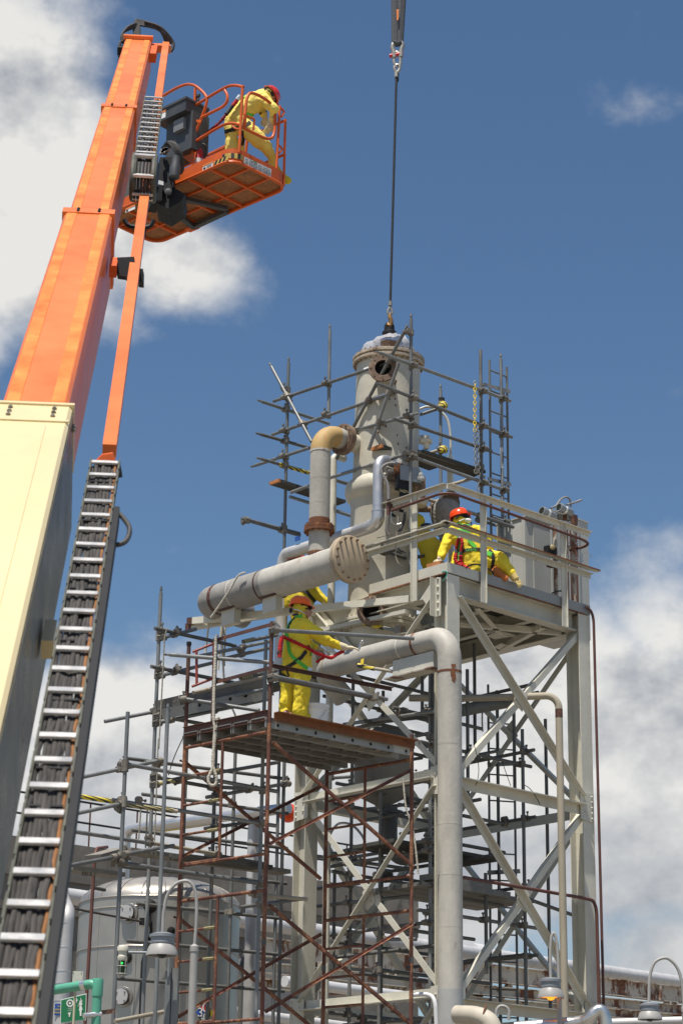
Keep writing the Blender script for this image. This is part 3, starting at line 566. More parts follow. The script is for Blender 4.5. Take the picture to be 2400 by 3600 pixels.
# clad pipe round the vessel
CA = -.12
c0 = PV(1330, 1610, CA); c1 = PV(1328, 1845, CA); c2 = PV(995, 1925, CA); c3 = PV(985, 2100, CA); c2.z = c1.z
for zz_ in (1690, 1775): ring(vpp, V((vp0.x, vp0.y, PV(1118, zz_, PA).z)), Zz, .1645, .012, PIPEG, 'weld_bead')
for zz_ in (2620, 3080, 3260): ring(lp_, V((qc.x, qc.y, PV(1580, zz_, PB_).z)), Zz, .1755, .012, PIPEG, 'weld_bead')
cp_ = thing('clad_steam_pipe', 'shiny aluminium clad pipe stepping down from the vessel behind the riser', 'pipe', c3)
cu = V((c1.x, c1.y, c0.z)); MB().tube(fillet([cu+Uu*.55, cu, V((c1.x, c1.y, c1.z+.3))], .17, 10), .087, 24).build('elbow', INSUL, cp_)
MB().tube([V((c1.x, c1.y, c0.z-.18)), V((c1.x, c1.y, c1.z+.22))], .085, 24).build('pipe_run', INSUL, cp_)
MB().tube(fillet([V((c1.x, c1.y, c1.z+.23)), c1, c1+Vv*.5], .2, 10), .10, 24).build('elbow', INSUL, cp_); MB().tube([c1+Vv*.22, c2+Nn*.2], .097, 24).build('pipe_run', INSULM, cp_)
MB().tube(fillet([c2+Nn*.25, c2, V((c2.x, c2.y, c3.z-.6))], .22, 10), .1, 24).build('elbow', INSULM, cp_); MB().tube([V((c2.x, c2.y, c2.z-.25)), V((c2.x, c2.y, c3.z-1.3))], .098, 24).build('pipe_run', INSULM, cp_)
for z in (c1.z+.22,): ring(cp_, V((c1.x, c1.y, z)), Zz, .104, .025, INSUL, 'cladding_bead')
for i in range(4): MB().tube([c1+Vv*(.09+.03*i)+Zz*(.075-.0*i)-Uu*.06+Nn*.01, c1+Vv*(.12+.03*i)+Zz*(.115)-Uu*.045], .009, 6).build('cladding_crease', INSUL, cp_)
st_ = PV(1060, 1900, CA); MB().box(st_-Uu*.09+Zz*.01, Vv, Uu, Zz, .05, .012, .035).build('blue_star_label', BLUE, cp_)
# thin cream pipe behind the riser
s0 = PV(1172, 1600, .25); pipe('thin_vent_pipe', [s0+Uu*.25, s0, V((s0.x, s0.y, 4.0))], .058, CREAM, 'thin cream vertical pipe just right of the ochre elbow riser', .1, 16)
# small conduits and pipes on the right of the tower
e0 = T(2.35, -.30, PU(1945, 2440, -.3).z); ev = PU(1962, 2445, -.3); tz = ev.z
tp = pipe('tan_drain_pipe', [T(.6, 1.4, tz-.02), T(1.35, .75, tz), V((ev.x, ev.y, tz)), V((ev.x, ev.y, 0))], .055, TANP, 'thin weathered tan pipe bending down in front of the right tower column', .2, 16)
ring(tp, V((ev.x, ev.y, tz-.28)), Zz, .0575, .13, BRNFR, 'rust_band')
d0 = PU(2058, 2133, -.06); d1 = PU(2085, 2175, -.06); d2_ = PU(2087, 2450, -.06)
pipe('corner_conduit', [d0, V((d1.x, d1.y, d0.z-.06)), V((d1.x, d1.y, 0))], .022, CONDU, 'thin red brown conduit dropping straight down outside the right tower column', .18, 12)
h0 = PU(1628, 3085, -.12); h1 = PU(2052, 3157, -.12); h1.z = h0.z = (h0.z+h1.z)/2; h2 = V((d1.x, d1.y, 0))+Nn*.06+Uu*.05
cn = pipe('lower_conduit', [h0, h1+Uu*.05, T(pA(h1)+.28, -.12, h0.z-.02), T(pA(h1)+.30, -.12, 0)], .026, CONDU, 'thin red brown conduit crossing the lower bracing then bending down', .2, 12)
r0 = ze(300, 720)
rc0 = PV(*ze(310, 715), -.12); zc0 = PV(*ze(1000, 535), -.12).z
pipe('handrail_conduit', [T(-.12, pB(rc0), zc0-.02), T(-.12, -.12, zc0), T(3.1, -.12, zc0-.04), T(3.25, -.0, zc0-.06), T(3.2, .35, zc0-.06)], .022, CONDU, 'red brown conduit clipped along the top rail of the work deck', .22, 12)
# ------------------------------------------------------------------ tube scaffold round the vessel
A1 = .14
p1 = PV(1443, 1500, A1); B1 = pB(p1); p5 = PV(1009, 1500, A1); B5 = pB(p5); p2 = PU(1690, 1500, B1); p3 = PU(1762, 1500, B1); p4 = PV(1157, 1300, A1)
s1 = Scaf('grey tube scaffold clamped together around the cream vessel above the work deck', T(A1, B1, 11.07))
def post(S, p, ztop, zbot, **k): return S.tube((p.x, p.y, zbot), (p.x, p.y, ztop), 'standard', **k)
post(s1, p1, PV(1440, 1125, A1).z, 11.07, spig=[1]); o2_ = post(s1, p2, PU(1686, 1230, B1).z, 11.07, mat=GALVD); o3_ = post(s1, p3, PU(1757, 1262, B1).z, 11.07, spig=[1])
MB().tube([PU(1762, 1575, B1), PU(1763, 1648, B1)], .029, 10).build('sticker', LABELW, o3_)
text('NIVERSAL', PU(1761.5, 1612, B1)+V((.02, -.03, 0)), (0, 0, -1), (1, .2, 0), .05, INKB, o3_)
post(s1, p4, PV(1158, 1160, A1).z, PV(1155, 1460, A1).z, spig=[1]); post(s1, p5, PV(1015, 1275, A1).z, 0, spig=[1])
p6 = T(pA(p2)-.2, B1+1.55, 0); p6 = P(1548, 1500, p6.y); post(s1, p6, P(1548, 1370, p6.y).z, 11.07, spig=[1])
AF = A1-.055
def vt_(a, b, A=AF, conv=z2, S=s1, **k): return S.tube(PV(*conv(*a), A), PV(*conv(*b), A), **k)
def ut_(a, b, B=None, conv=z2, S=s1, **k): return S.tube(PU(*conv(*a), B), PU(*conv(*b), B), **k)
la = vt_((225, 705), (1055, 425), ext=.02); lb = vt_((215, 935), (1065, 642), ext=.02); vt_((675, 935), (1185, 797), spig=[1]); vt_((90, 1150), (465, 1028), spig=[0]); vt_((605, 1235), (1135, 1070))
for l_, a, b in ((la, (845, 490), (945, 455)), (lb, (875, 697), (990, 660))):
    a, b = PV(*z2(*a), AF), PV(*z2(*b), AF); st = MB().tube([a, b], .0285, 10).build('sticker', LABELW, l_)
    text('UNIVERSAL', (a+b)/2+V((.0, -.03, -.003)), b-a, Zz, .05, INKB, l_)
vt_((340, 1335), (460, 1290), A=A1-.05); 
BU = B1-.055
def um_(a, b, B, **k): return s1.tube(PU(*z2(*a), B), PU(*z3(*b), B), **k)
um_((955, 375), (770, 705), BU, spig=[0]); um_((960, 595), (780, 955), BU, spig=[0]); um_((1040, 825), (640, 1052), BU, mat=GALVD); um_((1175, 1090), (705, 1310), BU); um_((1210, 1050), (560, 1185), B1+.12, mat=GALVD)
# rear tubes, partly hidden by the vessel
BL_ = B5+.055
ut_((140, 710), (600, 862), B=BL_, spig=[0], ext=0); ut_((130, 935), (470, 1030), B=BL_, spig=[0], mat=GALVD); tl_ = ut_((135, 1105), (770, 1285), B=BL_, spig=[0]); s1.tape(tl_, PU(*z2(255, 1140), BL_), PU(*z2(460, 1200), BL_))
ut_((330, 1365), (760, 1500), B=BL_); ut_((600, 1440), (760, 1500), B=BL_+.3); ut_((30, 1525), (400, 1632), B=BL_, spig=[0]); ut_((425, 150), (790, 247), B=BL_, conv=z4, mat=GALVD)
ut_((650, 1255), (750, 1285), B=BL_+.2)
s1.tube(PV(*z2(205, 470), A1-.11), PV(*z2(480, 985), A1-.11), 'brace', spig=[0]); s1.tube(PV(*z2(1120, 225), A1-.11), PV(*z2(650, 1105), A1-.11), 'brace', mat=GALVD, spig=[0]); s1.tube(PV(*z2(1080, 445), A1-.13), PV(*z2(872, 1045), A1-.13), 'brace')
s1.tube(P(*z2(1225, 800), p6.y-.03), P(*z2(1400, 740), p6.y-.05), 'ledger', mat=GALVD); s1.tube(P(*z2(1270, 1070), p6.y-.03), P(*z2(1410, 1030), p6.y-.05), 'ledger', mat=TANP)
s1.tube(P(*z3(190, 1380), 31.7), P(*z3(560, 1495), 32.2), 'ledger', mat=TANP); s1.tube(P(*z3(560, 1495), 31.2), P(*z3(790, 1575), 31.7), 'ledger', mat=GALV)
s1.tube(P(*z3(270, 1310), 31.9), P(*z3(520, 1235), 32.2), 'ledger', mat=TANP)
tt = s1.tube(PU(*zc(-40, 470), B1-.05), PU(*zc(560, 720), B1-.05), 'ledger'); s1.tape(tt, PU(*zc(300, 620), B1-.05), PU(*zc(562, 717), B1-.05)); MB().tube([PU(*zc(540, 700), B1-.05), PU(*zc(562, 712), B1-.05)], .034, 10).build('tape_end', INKY, tt)
s1.tube(PU(*zc(-200, 520), B1+.3), PU(*zc(180, 640), B1+.3), 'ledger', mat=GALVD)
s1.tube(P(*ze(160, 1330), 31.0), P(*ze(500, 1450), 31.4), 'ledger', mat=GALVD); s1.tube(P(*ze(200, 1300), 31.1), P(*ze(430, 1380), 31.4), 'ledger', mat=GALV)
s1.tube(P(*ze(640, 1440), 31.2), P(*ze(960, 1370), 31.5), 'ledger', mat=GALVD); s1.tube(P(*ze(730, 1180), 31.3), P(*ze(940, 1225), 31.5), 'ledger', mat=GALVD)
s1.join(.125)
for a, b in (((1335, 735), (1415, 735)), ((1340, 1040), (1410, 1040))):
    c_ = P(*z2(1382, a[1]), p6.y-.05); k_ = MB().lathe(c_-Zz*.06, Zz, [(.03, 0), (.085, .02), (.09, .08), (.05, .12)], 9); k_.build('hazard_tape', TAPE, s1.r, 60)
MB().lathe(P(*z2(1374, 705), p6.y), Zz, [(.05, -.05), (.055, .05)], 10).build('black_tape', BLKS, s1.r)
def plank(p, q, w_, th, up, mat, label, endmat=None, group=None, nm='scaffold_plank'):
    p, q = V(p), V(q); t = thing(nm, label, 'plank', p, group); MB().bar(p, q, w_, th, up).build('board', mat, t)
    if endmat: d = (q-p).normalized(); MB().bar(p-d*.012, p+d*.03, w_+.004, th+.004, up).build('painted_end', endmat, t)
    return t
pk = PV(*z2(1000, 1022), A1-.04); plank(PV(*z2(945, 1030), A1+.0)+Uu*-.05, PV(*z2(945, 1030), A1+.0)+Uu*1.25+Zz*.0, .24, .05, Zz, PLANKD, 'dark plank with an orange end poking out in front of the cream vessel', WOODO)
q_ = PU(*z2(225, 1262), BL_-.1); plank(q_+Nn*.0, q_+Uu*1.5, .24, .05, Zz, PLANKD, 'dark plank with an orange end left of the grey riser pipe', WOODO)
plank(PU(*z3(130, 1062), B1+.2), PU(*z3(560, 1205), B1+.2), .26, .05, Zz, PLANKD, 'dark plank on the tubes right of the vessel below the hanging chains')
def ladder(name, label, a0, a1, b0, w_dir, w_, n, mat, loc):
    t = thing(name, label, 'ladder', loc)
    for k in (0, 1): MB().tube([a0+w_dir*w_*k, a1+w_dir*w_*k], .02, 8).build('stile', mat, t)
    for i in range(n):
        c = a0+(a1-a0)*((i+.5)/n); MB().tube([c, c+w_dir*w_], .013, 8).build('rung', mat, t)
    return t
lt = PU(1780, 1290, B1+.08); ll = ladder('access_ladder', 'narrow grey ladder clamped upright at the right end of the vessel scaffold', V((lt.x, lt.y, 11.07))-Uu*.42, lt-Uu*.42, None, Uu, .42, 12, GALVD, V((lt.x, lt.y, 11.07)))
for a, b in (((585, 590), (770, 640)), ((615, 1240), (775, 1280))):
    MB().bar(PU(*z3(*a), B1+.04), PU(*z3(*b), B1+.04), .01, .06).build('ladder_bracket', ALUP, ll)
def chain(pts, name, label, r=.011, mat=SHACK, mat2=None, k2=None):
    pts = [V(p) for p in pts]; t = thing(name, label, 'chain', min(pts, key=lambda p: p.z)); L_ = sum((b-a).length for a, b in zip(pts, pts[1:])); step = .058; n = min(95, int(L_/step))
    for i in range(n):
        s_ = L_*i/n
        for a, b in zip(pts, pts[1:]):
            l = (b-a).length
            if s_ <= l: c = a+(b-a)*(s_/l); d = (b-a).normalized(); break
            s_ -= l
        x, y, _ = frame(d); sd = x if i % 2 else y
        MB().tube([c+d*.036, c+d*.02+sd*.02, c-d*.02+sd*.02, c-d*.036, c-d*.02-sd*.02, c+d*.02-sd*.02], r*.75, 6, closed=True).build('chain_link', mat2 if (k2 and k2(i, n)) else mat, t)
    return t
chain([PU(*z3(526, 580), B1-.1), PU(*z3(524, 900), B1-.1), PU(*z3(531, 1215), B1-.1)], 'safety_chain', 'yellow and grey chain hanging from the top scaffold tube', mat2=INKY, k2=lambda i, n: i < n*.55 and i > n*.02)
chain([PU(*z3(543, 880), B1-.1), PU(*z3(552, 1200), B1-.1), PU(*z3(548, 1350), B1-.1)], 'safety_chain', 'plain grey chain hanging close beside the yellow chain')
# ------------------------------------------------------------------ rusty red frame scaffold with the deck
zd_ = 8.2; FSK = .0
kF = P(948, 2505, 27.3); zd_ = kF.z; kR = PZ(1447, 2607, zd_); kL = PZ(653, 2566, zd_)
ud = (kR-kF); Lf = ud.length; ud.normalize(); vd = (kL-kF); vd -= ud*vd.dot(ud)*FSK; Wf = vd.length; vd.normalize(); print('ANGLE', math.degrees(vd.angle(ud)), Lf, Wf)
def F(a, b, z): return V((kF.x, kF.y, 0))+ud*a+vd*b+Zz*z
fs = thing('frame_scaffold', 'rusty red frame scaffold with ladder rungs and crossed braces under the bucket', 'scaffold', F(0, 0, 0))
zr_ = PV(950, 2180, 0).z; zr_ = CAM.z+sight(950, 2178).z*(F(0, 0, 0).y/sight(950, 2178).y)
def hz(px, py, a, b): d = sight(px, py); return CAM.z+d.z*(F(a, b, 0).y/d.y)
ztp = hz(949, 2185, 0, 0)
cuts = [0, 1.9, 3.9, 5.95, zd_-.02]
for a, b in ((0, 0), (Lf, 0), (0, Wf), (Lf, Wf)):
    for lo, hi, mt_ in ((0, 5.2, REDFR), (5.2, zd_-.15, REDFR), (zd_-.15, {(0, 0): ztp, (Lf, 0): zd_+.1, (0, Wf): hz(668, 2262, 0, Wf), (Lf, Wf): zd_+.1}[(a, b)], BRNFR)):
        MB().tube([F(a, b, lo), F(a, b, hi)], .0275, 12).build('leg', mt_, fs)
    MB().tube([F(a, b, 5.17), F(a, b, 5.24)], .031, 12).build('coupling_pin', GALVD, fs)
for a in (0, Lf):
    for top_ in (zd_-.255, zd_-2.35, zd_-4.5):
        MB().tube([F(a, 0, top_), F(a, Wf, top_)], .0235, 10).build('frame_header', REDFR, fs)
        MB().tube([F(a, Wf*.54, top_), F(a, Wf*.54, top_-1.62)], .0215, 10).build('frame_upright', REDFR, fs)
        for k in range(1, 5): MB().tube([F(a, Wf*.54 if a == 0 else Wf, top_-.4*k+.0), F(a, Wf if a == 0 else Wf*.54, top_-.4*k)], .0185, 8).build('rung', REDFR, fs)
        MB().tube([F(a, 0, top_-1.62), F(a, Wf, top_-1.62)], .0205, 10).build('frame_header', REDFR, fs)
        if a == 0:
            for k in (1, 2, 3): MB().tube([F(a, Wf*.56, top_-.4*k), F(a, Wf*.68, top_-.4*k)], .026, 10).build('hazard_tape', TAPED, fs)
for b, off in ((0, -.03), (Wf, .03)):
    for hi in (zd_-.42, zd_-2.55, zd_-4.7):
        for s_ in (0, 1):
            MB().angle(F(.02 if s_ else Lf-.02, b+off*(1+s_), hi), F(Lf-.02 if s_ else .02, b+off*(1+s_), hi-1.35), .04, .006, up=vd if s_ else -vd).build('cross_brace', ANGLEOR if hi < 5 else REDFR, fs)
            for e in (0, 1): bolt(fs, REDFR, F(.0 if e else Lf, b+off*2.2, hi), vd*(-1 if b == 0 else 1), .016, .03)
# guard and toe angles
def ang(a, b, mt_, nm, w_=.05, sx=1, up=Zz, sy=-1): return MB().angle(a, b, w_, .007, up=up, sx=sx, sy=sy).build(nm, mt_, fs)
ztl = hz(770, 2245, 0, Wf*.66)
MB().bar(F(-.02, Wf*.655, zd_-.1), F(-.02, Wf*.655, ztl), .045, .045, ud).build('guard_post', BRNFR, fs)
ang(F(-.02, 0, hz(950, 2190, 0, 0)), F(-.02, Wf*.655, ztl), BRNFR, 'guard_rail'); ang(F(-.02, 0, hz(945, 2342, 0, 0)), F(-.02, Wf*.655, hz(763, 2394, 0, Wf*.655)), BRNFR, 'guard_rail')
ang(F(0, -.02, hz(955, 2337, 0, 0)), F(Lf*.84, -.02, hz(1327, 2418, Lf*.84, 0)), BRNFR, 'guard_rail')
MB().ibeam(F(-.03, -.0, zd_-.04), F(-.03, Wf, zd_-.04), .06, .14, .008).build('toe_beam', BRNFR, fs); MB().angle(F(.03, -.045, zd_), F(Lf, -.045, zd_), .11, .01, up=-Zz, sx=-1).build('toe_angle', ANGLEOR, fs)
MB().tube([F(0, Wf, 0)+Zz*(hz(668, 2262, 0, Wf)-.03), F(0, Wf, 0)+Zz*(hz(668, 2262, 0, Wf)+.02)], .035, 8).build('post_cap', BLACK, fs)
# small red gate panel beside the corner post
gp_ = thing('swing_gate', 'small bright red tube gate hinged by the brown corner post of the frame scaffold', 'gate', F(-.02, Wf*.68, zd_+.5))
gq = lambda px, py: P(px, py, F(0, Wf*.8, 0).y)
for a, b in (((677, 2292), (752, 2262)), ((674, 2414), (752, 2384)), ((691, 2288), (692, 2404)), ((752, 2262), (750, 2386))): MB().tube([gq(*a), gq(*b)], .019, 8).build('gate_bar', M('bright_red_tube', (.28, .045, .03), .5, 0, .15, 6) if a == (677, 2292) else bpy.data.materials['bright_red_tube'], gp_)
# deck planks of the frame scaffold
npk = 5
for k in range(npk):
    w_ = .46 if npk < 4 else Wf/npk-.012; b = Wf*(k+.5)/npk
    t = thing('deck_plank', ('aluminium deck plank of the rusty frame scaffold, outermost with holes along its side', 'aluminium scaffold deck plank second from the front of the rusty frame scaffold', 'aluminium scaffold deck plank in the middle of the rusty frame scaffold', 'aluminium scaffold deck plank fourth from the front of the rusty frame scaffold', 'aluminium scaffold deck plank farthest back on the rusty frame scaffold')[k], 'plank', F(Lf/2, b, zd_-.23), 'deck planks of the frame scaffold')
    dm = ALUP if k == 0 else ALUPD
    for e in (-1, 1): MB().bar(F(-.05, b+e*(w_/2-.015), zd_-.135), F(Lf+.05, b+e*(w_/2-.015), zd_-.135), .025, .13).build('side_rail', dm, t)
    MB().box(F(Lf/2, b, zd_-.062), ud, vd, Zz, Lf/2+.05, w_/2-.03, .008).build('deck_sheet', dm, t)
    for i in range(9): c = F(.12+(Lf-.24)*i/8, b, zd_-.15); MB().tube([c-vd*(w_/2-.03), c+vd*(w_/2-.03)], .016, 8).build('cross_rung', dm, t)
    for i in range(5): c = F(Lf/2, b+(i-2)*w_*.16, zd_-.085); MB().bar(c-ud*Lf/2, c+ud*Lf/2, .018, .018).build('rib', ALUPD, t)
    if k == 0:
        for i in range(8): c = F(.15+(Lf-.25)*i/7, b-w_/2+.003, zd_-.15); MB().tube([c, c-vd*.006], .022, 12).build('dark_hole_disc', DARKH, t)  # solid dark discs: the shade inside open holes put into colour
# tubes clamped to the frame scaffold
s2 = Scaf('three grey guard tubes clamped to the rusty frame scaffold in front of the worker', F(0, 0, zd_+.4), 'guard_tubes')
hq = lambda px, py, a, b: F(a, b, 0)+Zz*(hz(px, py, a, b))
s2.tube(hq(935, 2214, -.06, -.07), hq(1440, 2245, Lf*.98, -.07)); s2.tube(hq(925, 2376, -.06, -.09), hq(1305, 2458, Lf*.78, -.09)); s2.tube(hq(962, 2386, .03, -.07), hq(1280, 2453, Lf*.68, -.07), mat=GALVD)
s2.t.append((F(0, 0, zd_), F(0, 0, ztp))); s2.tube(P(*zs(305, 475), F(0, Wf, 0).y-.05), P(*zs(1440, 565), F(0, .0, 0).y+.3), spig=[0]); s2.tube(P(*zs(405, 955), F(0, Wf, 0).y-.05), P(*zs(1290, 1090), F(0, 0, 0).y+.6)); s2.t.append((F(0, Wf, zd_), F(0, Wf, zd_+1.3)))
s2.tube(P(*z4(1280, 1390), F(Lf*.8, 0, 0).y-.1), P(*z4(530, 1330), F(0, 0, 0).y+1.2), mat=GALVD) if 0 else None
s2.join(.14)
# ------------------------------------------------------------------ tube scaffold behind and left of the frame scaffold
s3 = Scaf('grey tube scaffold standing around the stainless tank with hazard tape on some tubes', P(450, 3590, 27.6).xy.to_3d())
Yl = 27.6
def sp3(pxt, pyt, Y, spig=None, mat=GALV, zb=0): t_ = P(pxt, pyt, Y); return s3.tube((t_.x, t_.y, zb), t_, 'standard', mat=mat, spig=spig)
sp3(450, 2503, 27.6); sp3(590, 2500, 27.2, [1]); sp3(566, 2085, 29.2, [1]); sp3(760, 2620, 30.0, mat=GALVD); sp3(935, 2250, 28.9); sp3(1000, 2650, 31.0, mat=GALVD)
def t3(a, b, Ya, Yb, conv=z5, **k): return s3.tube(P(*conv(*a), Ya), P(*conv(*b), Yb), **k)
t3((120, 565), (705, 440), 27.0, 28.3); t3((432, 455), (1518, 652), 27.6, 28.9); x_ = t3((140, 682), (830, 790), 27.5, 28.1, mat=TANP); s3.tape(x_, P(*z5(150, 685), 27.5), P(*z5(440, 728), 27.76)); s3.tape(x_, P(*z5(480, 745), 27.78), P(*z5(800, 785), 28.05), TAPED)
t3((380, 710), (1505, 888), 27.65, 29.0); t3((115, 808), (440, 738), 26.9, 27.6); t3((100, 925), (640, 1008), 27.2, 28.6); t3((470, 1085), (805, 1025), 27.5, 28.3); t3((75, 1165), (430, 1098), 26.8, 27.55)
t3((380, 1135), (1450, 1292), 27.5, 28.9); t3((610, 450), (705, 438), 28.2, 28.4); t3((690, 555), (1110, 630), 29.2, 30.1, mat=GALVD); u_ = t3((700, 600), (1120, 512), 29.1, 30.0, mat=TANP); s3.tape(u_, P(*z5(700, 600), 29.1), P(*z5(1110, 515), 30.0), TAPED)
t3((1090, 525), (1530, 450), 29.4, 30.4); t3((1030, 692), (1568, 600), 29.8, 31.0); t3((1020, 908), (1420, 850), 29.8, 30.8, mat=GALVD); t3((640, 1005), (1110, 1085), 28.6, 30.0, mat=TANP); t3((1060, 1085), (1420, 1150), 30.0, 30.9, mat=GALVD)
t3((1260, 1450), (1700, 1390), 29.6, 30.8, mat=GALVD); t3((1325, 1360), (1720, 1395), 28.9, 29.6, mat=TANP); t3((1395, 1425), (1520, 1425), 28.8, 29.0); t3((400, 2235), (740, 2170), 27.0, 27.9, mat=TANP); t3((1090, 620), (1430, 640), 29.9, 30.6)
t3((330, 170), (1480, -60), 28.9, 30.3) ; t3((240, 1312), (330, 1330), 31, 31.4, mat=GALVD)
# upper left part, above the planks
ts = lambda a, b, Ya, Yb, **k: t3(a, b, Ya, Yb, conv=zs, **k)
ts((140, 185), (1030, 380), 29.0, 30.2, mat=GALVD); ts((240, 285), (590, 195), 29.1, 29.8); ts((100, 605), (1010, 785), 29.0, 30.2, mat=GALVD); ts((210, 705), (800, 560), 29.1, 30.2); h1_ = ts((640, 490), (1400, 330), 29.4, 30.6); h2_ = ts((1110, 335), (1480, 260), 29.6, 30.2, mat=GALVD)
s3.tape(h2_, P(*zs(1112, 332), 29.6), P(*zs(1230, 305), 29.8), TAPED); ts((900, 520), (1400, 400), 29.7, 30.8, mat=GALVD); ts((565, 895), (1380, 710), 28.9, 30.2, mat=TANP); h3_ = ts((1080, 735), (1480, 650), 29.7, 30.4, mat=GALVD); s3.tape(h3_, P(*zs(1080, 735), 29.7), P(*zs(1200, 710), 29.9), TAPED)
ts((190, 1225), (1400, 965), 29.1, 30.6, mat=GALV); ts((220, 1160), (700, 1245), 29.2, 30.0, mat=GALVD)
R3 = random.Random(8)
for k in range(7):
    z = 5.2+.55*k; p = P(430+30*(k % 3), 3000, 31.6); q = P(1010, 3000, 33.0); s3.tube((p.x, p.y, z), (q.x, q.y, z), mat=GALVD)
for px in (660, 830): p = P(px, 2560, 32.3); s3.tube((p.x, p.y, 0), p, 'standard', mat=GALVD)
s3.join(.16)
# planks of that scaffold
def plk(a, b, Ya, Yb, w_, th, mat, label, conv=z5, up=Zz): return plank(P(*conv(*a), Ya), P(*conv(*b), Yb), w_, th, up, mat, label)
plk((165, 1065), (1360, 780), 29.15, 30.6, .05, .21, WOODW, 'weathered grey wooden toe board on edge left of the worker', zs)
pl = plank(P(*zs(230, 1130), 29.0), P(*zs(1400, 900), 30.5), .06, .15, Zz, ALUP, 'aluminium ladder beam lying on edge below the weathered wooden toe board')
for i in range(6): c = P(*zs(310+170*i, 1103-33.5*i), 29.06+.21*i); MB().tube([c+V((-.02, -.028, 0)), c+V((-.025, -.04, 0))], .024, 12).build('dark_hole_disc', DARKH, pl)  # dark discs again, hole shade as colour on an unpierced beam
for k in range(3):
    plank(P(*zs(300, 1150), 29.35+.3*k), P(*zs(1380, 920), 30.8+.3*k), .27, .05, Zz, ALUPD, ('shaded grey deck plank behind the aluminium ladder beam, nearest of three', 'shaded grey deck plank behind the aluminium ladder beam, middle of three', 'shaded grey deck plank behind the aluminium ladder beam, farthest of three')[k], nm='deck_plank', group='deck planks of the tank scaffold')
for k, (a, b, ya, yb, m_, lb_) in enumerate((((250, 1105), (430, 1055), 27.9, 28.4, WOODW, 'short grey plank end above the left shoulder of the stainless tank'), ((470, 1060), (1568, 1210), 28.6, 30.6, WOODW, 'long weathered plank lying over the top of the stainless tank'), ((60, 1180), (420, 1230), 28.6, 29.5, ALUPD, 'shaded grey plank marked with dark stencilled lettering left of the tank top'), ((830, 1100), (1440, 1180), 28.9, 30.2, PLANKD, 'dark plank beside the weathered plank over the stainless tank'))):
    t = plank(P(*z5(*a), ya), P(*z5(*b), yb), .28, .06, Zz, m_, lb_)
    if k == 2: text('300-X-7', P(*z5(220, 1222), 28.85), P(*z5(420, 1230), 29.5)-P(*z5(60, 1180), 28.6), Zz, .09, INKB, t)
# ------------------------------------------------------------------ scaffold inside the tower
s4 = Scaf('shaded dark tube scaffold standing inside and behind the cream steel tower', T(1.0, 1.0, 0))
R4 = random.Random(11)
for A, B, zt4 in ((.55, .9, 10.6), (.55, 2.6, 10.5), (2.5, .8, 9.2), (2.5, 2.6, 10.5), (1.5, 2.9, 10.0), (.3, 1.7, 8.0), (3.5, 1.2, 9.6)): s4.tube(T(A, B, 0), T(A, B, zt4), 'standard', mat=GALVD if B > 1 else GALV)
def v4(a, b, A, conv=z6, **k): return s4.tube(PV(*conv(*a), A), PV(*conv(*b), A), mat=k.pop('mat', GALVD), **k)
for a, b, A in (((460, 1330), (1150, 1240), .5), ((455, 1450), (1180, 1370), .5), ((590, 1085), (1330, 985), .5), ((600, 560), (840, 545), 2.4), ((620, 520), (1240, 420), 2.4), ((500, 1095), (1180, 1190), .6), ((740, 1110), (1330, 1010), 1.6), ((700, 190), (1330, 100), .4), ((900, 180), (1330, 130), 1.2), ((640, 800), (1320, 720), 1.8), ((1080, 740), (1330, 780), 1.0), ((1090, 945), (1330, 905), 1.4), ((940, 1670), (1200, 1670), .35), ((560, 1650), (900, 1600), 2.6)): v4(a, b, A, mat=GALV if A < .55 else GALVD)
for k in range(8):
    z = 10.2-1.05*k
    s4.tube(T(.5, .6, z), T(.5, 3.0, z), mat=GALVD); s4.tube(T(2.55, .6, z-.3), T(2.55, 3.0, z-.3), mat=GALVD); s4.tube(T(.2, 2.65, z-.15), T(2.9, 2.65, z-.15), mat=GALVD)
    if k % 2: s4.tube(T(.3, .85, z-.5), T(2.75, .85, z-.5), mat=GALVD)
def r4(a, b, B, **k): return s4.tube(PU(*z7(*a), B), PU(*z7(*b), B), mat=GALVD, **k)
r4((140, 770), (410, 825), 1.2); r4((140, 960), (410, 1010), 1.2); r4((140, 395), (370, 350), 1.8); r4((140, 1310), (400, 1355), 1.0); r4((560, 1310), (938, 1445), .6)
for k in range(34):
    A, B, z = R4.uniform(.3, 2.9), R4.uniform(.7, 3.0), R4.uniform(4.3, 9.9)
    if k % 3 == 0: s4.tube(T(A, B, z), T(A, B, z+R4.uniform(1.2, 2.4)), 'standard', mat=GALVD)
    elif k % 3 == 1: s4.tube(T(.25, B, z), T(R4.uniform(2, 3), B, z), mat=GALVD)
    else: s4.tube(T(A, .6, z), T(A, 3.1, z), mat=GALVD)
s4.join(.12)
for k, (A, B, z, L_, lb_) in enumerate(((1.2, 1.3, PV(*z6(1000, 1080), .8).z, 2.3, 'dark plank inside the tower at the level of the lower elbow, nearest'), (1.2, 1.6, PV(*z6(1000, 1080), .8).z, 2.3, 'dark plank inside the tower at the level of the lower elbow, second'), (1.2, 1.9, PV(*z6(1000, 1080), .8).z, 2.3, 'dark plank inside the tower at the level of the lower elbow, third'), (1.5, .95, PV(*z6(1000, 1370), .8).z, 2.4, 'shaded plank on the lower stage inside the tower, nearest'), (1.5, 1.25, PV(*z6(1000, 1370), .8).z, 2.4, 'shaded plank on the lower stage inside the tower, second'), (1.5, 1.55, PV(*z6(1000, 1370), .8).z, 2.4, 'shaded plank on the lower stage inside the tower, third'), (1.5, 1.85, PV(*z6(1000, 1370), .8).z, 2.4, 'shaded plank on the lower stage inside the tower, farthest'))):
    plank(T(A-L_/2, B, z), T(A+L_/2, B, z), .27, .055, Zz, PLANKD if k < 3 else ALUPD, lb_, nm='deck_plank', group='deck planks inside the tower')
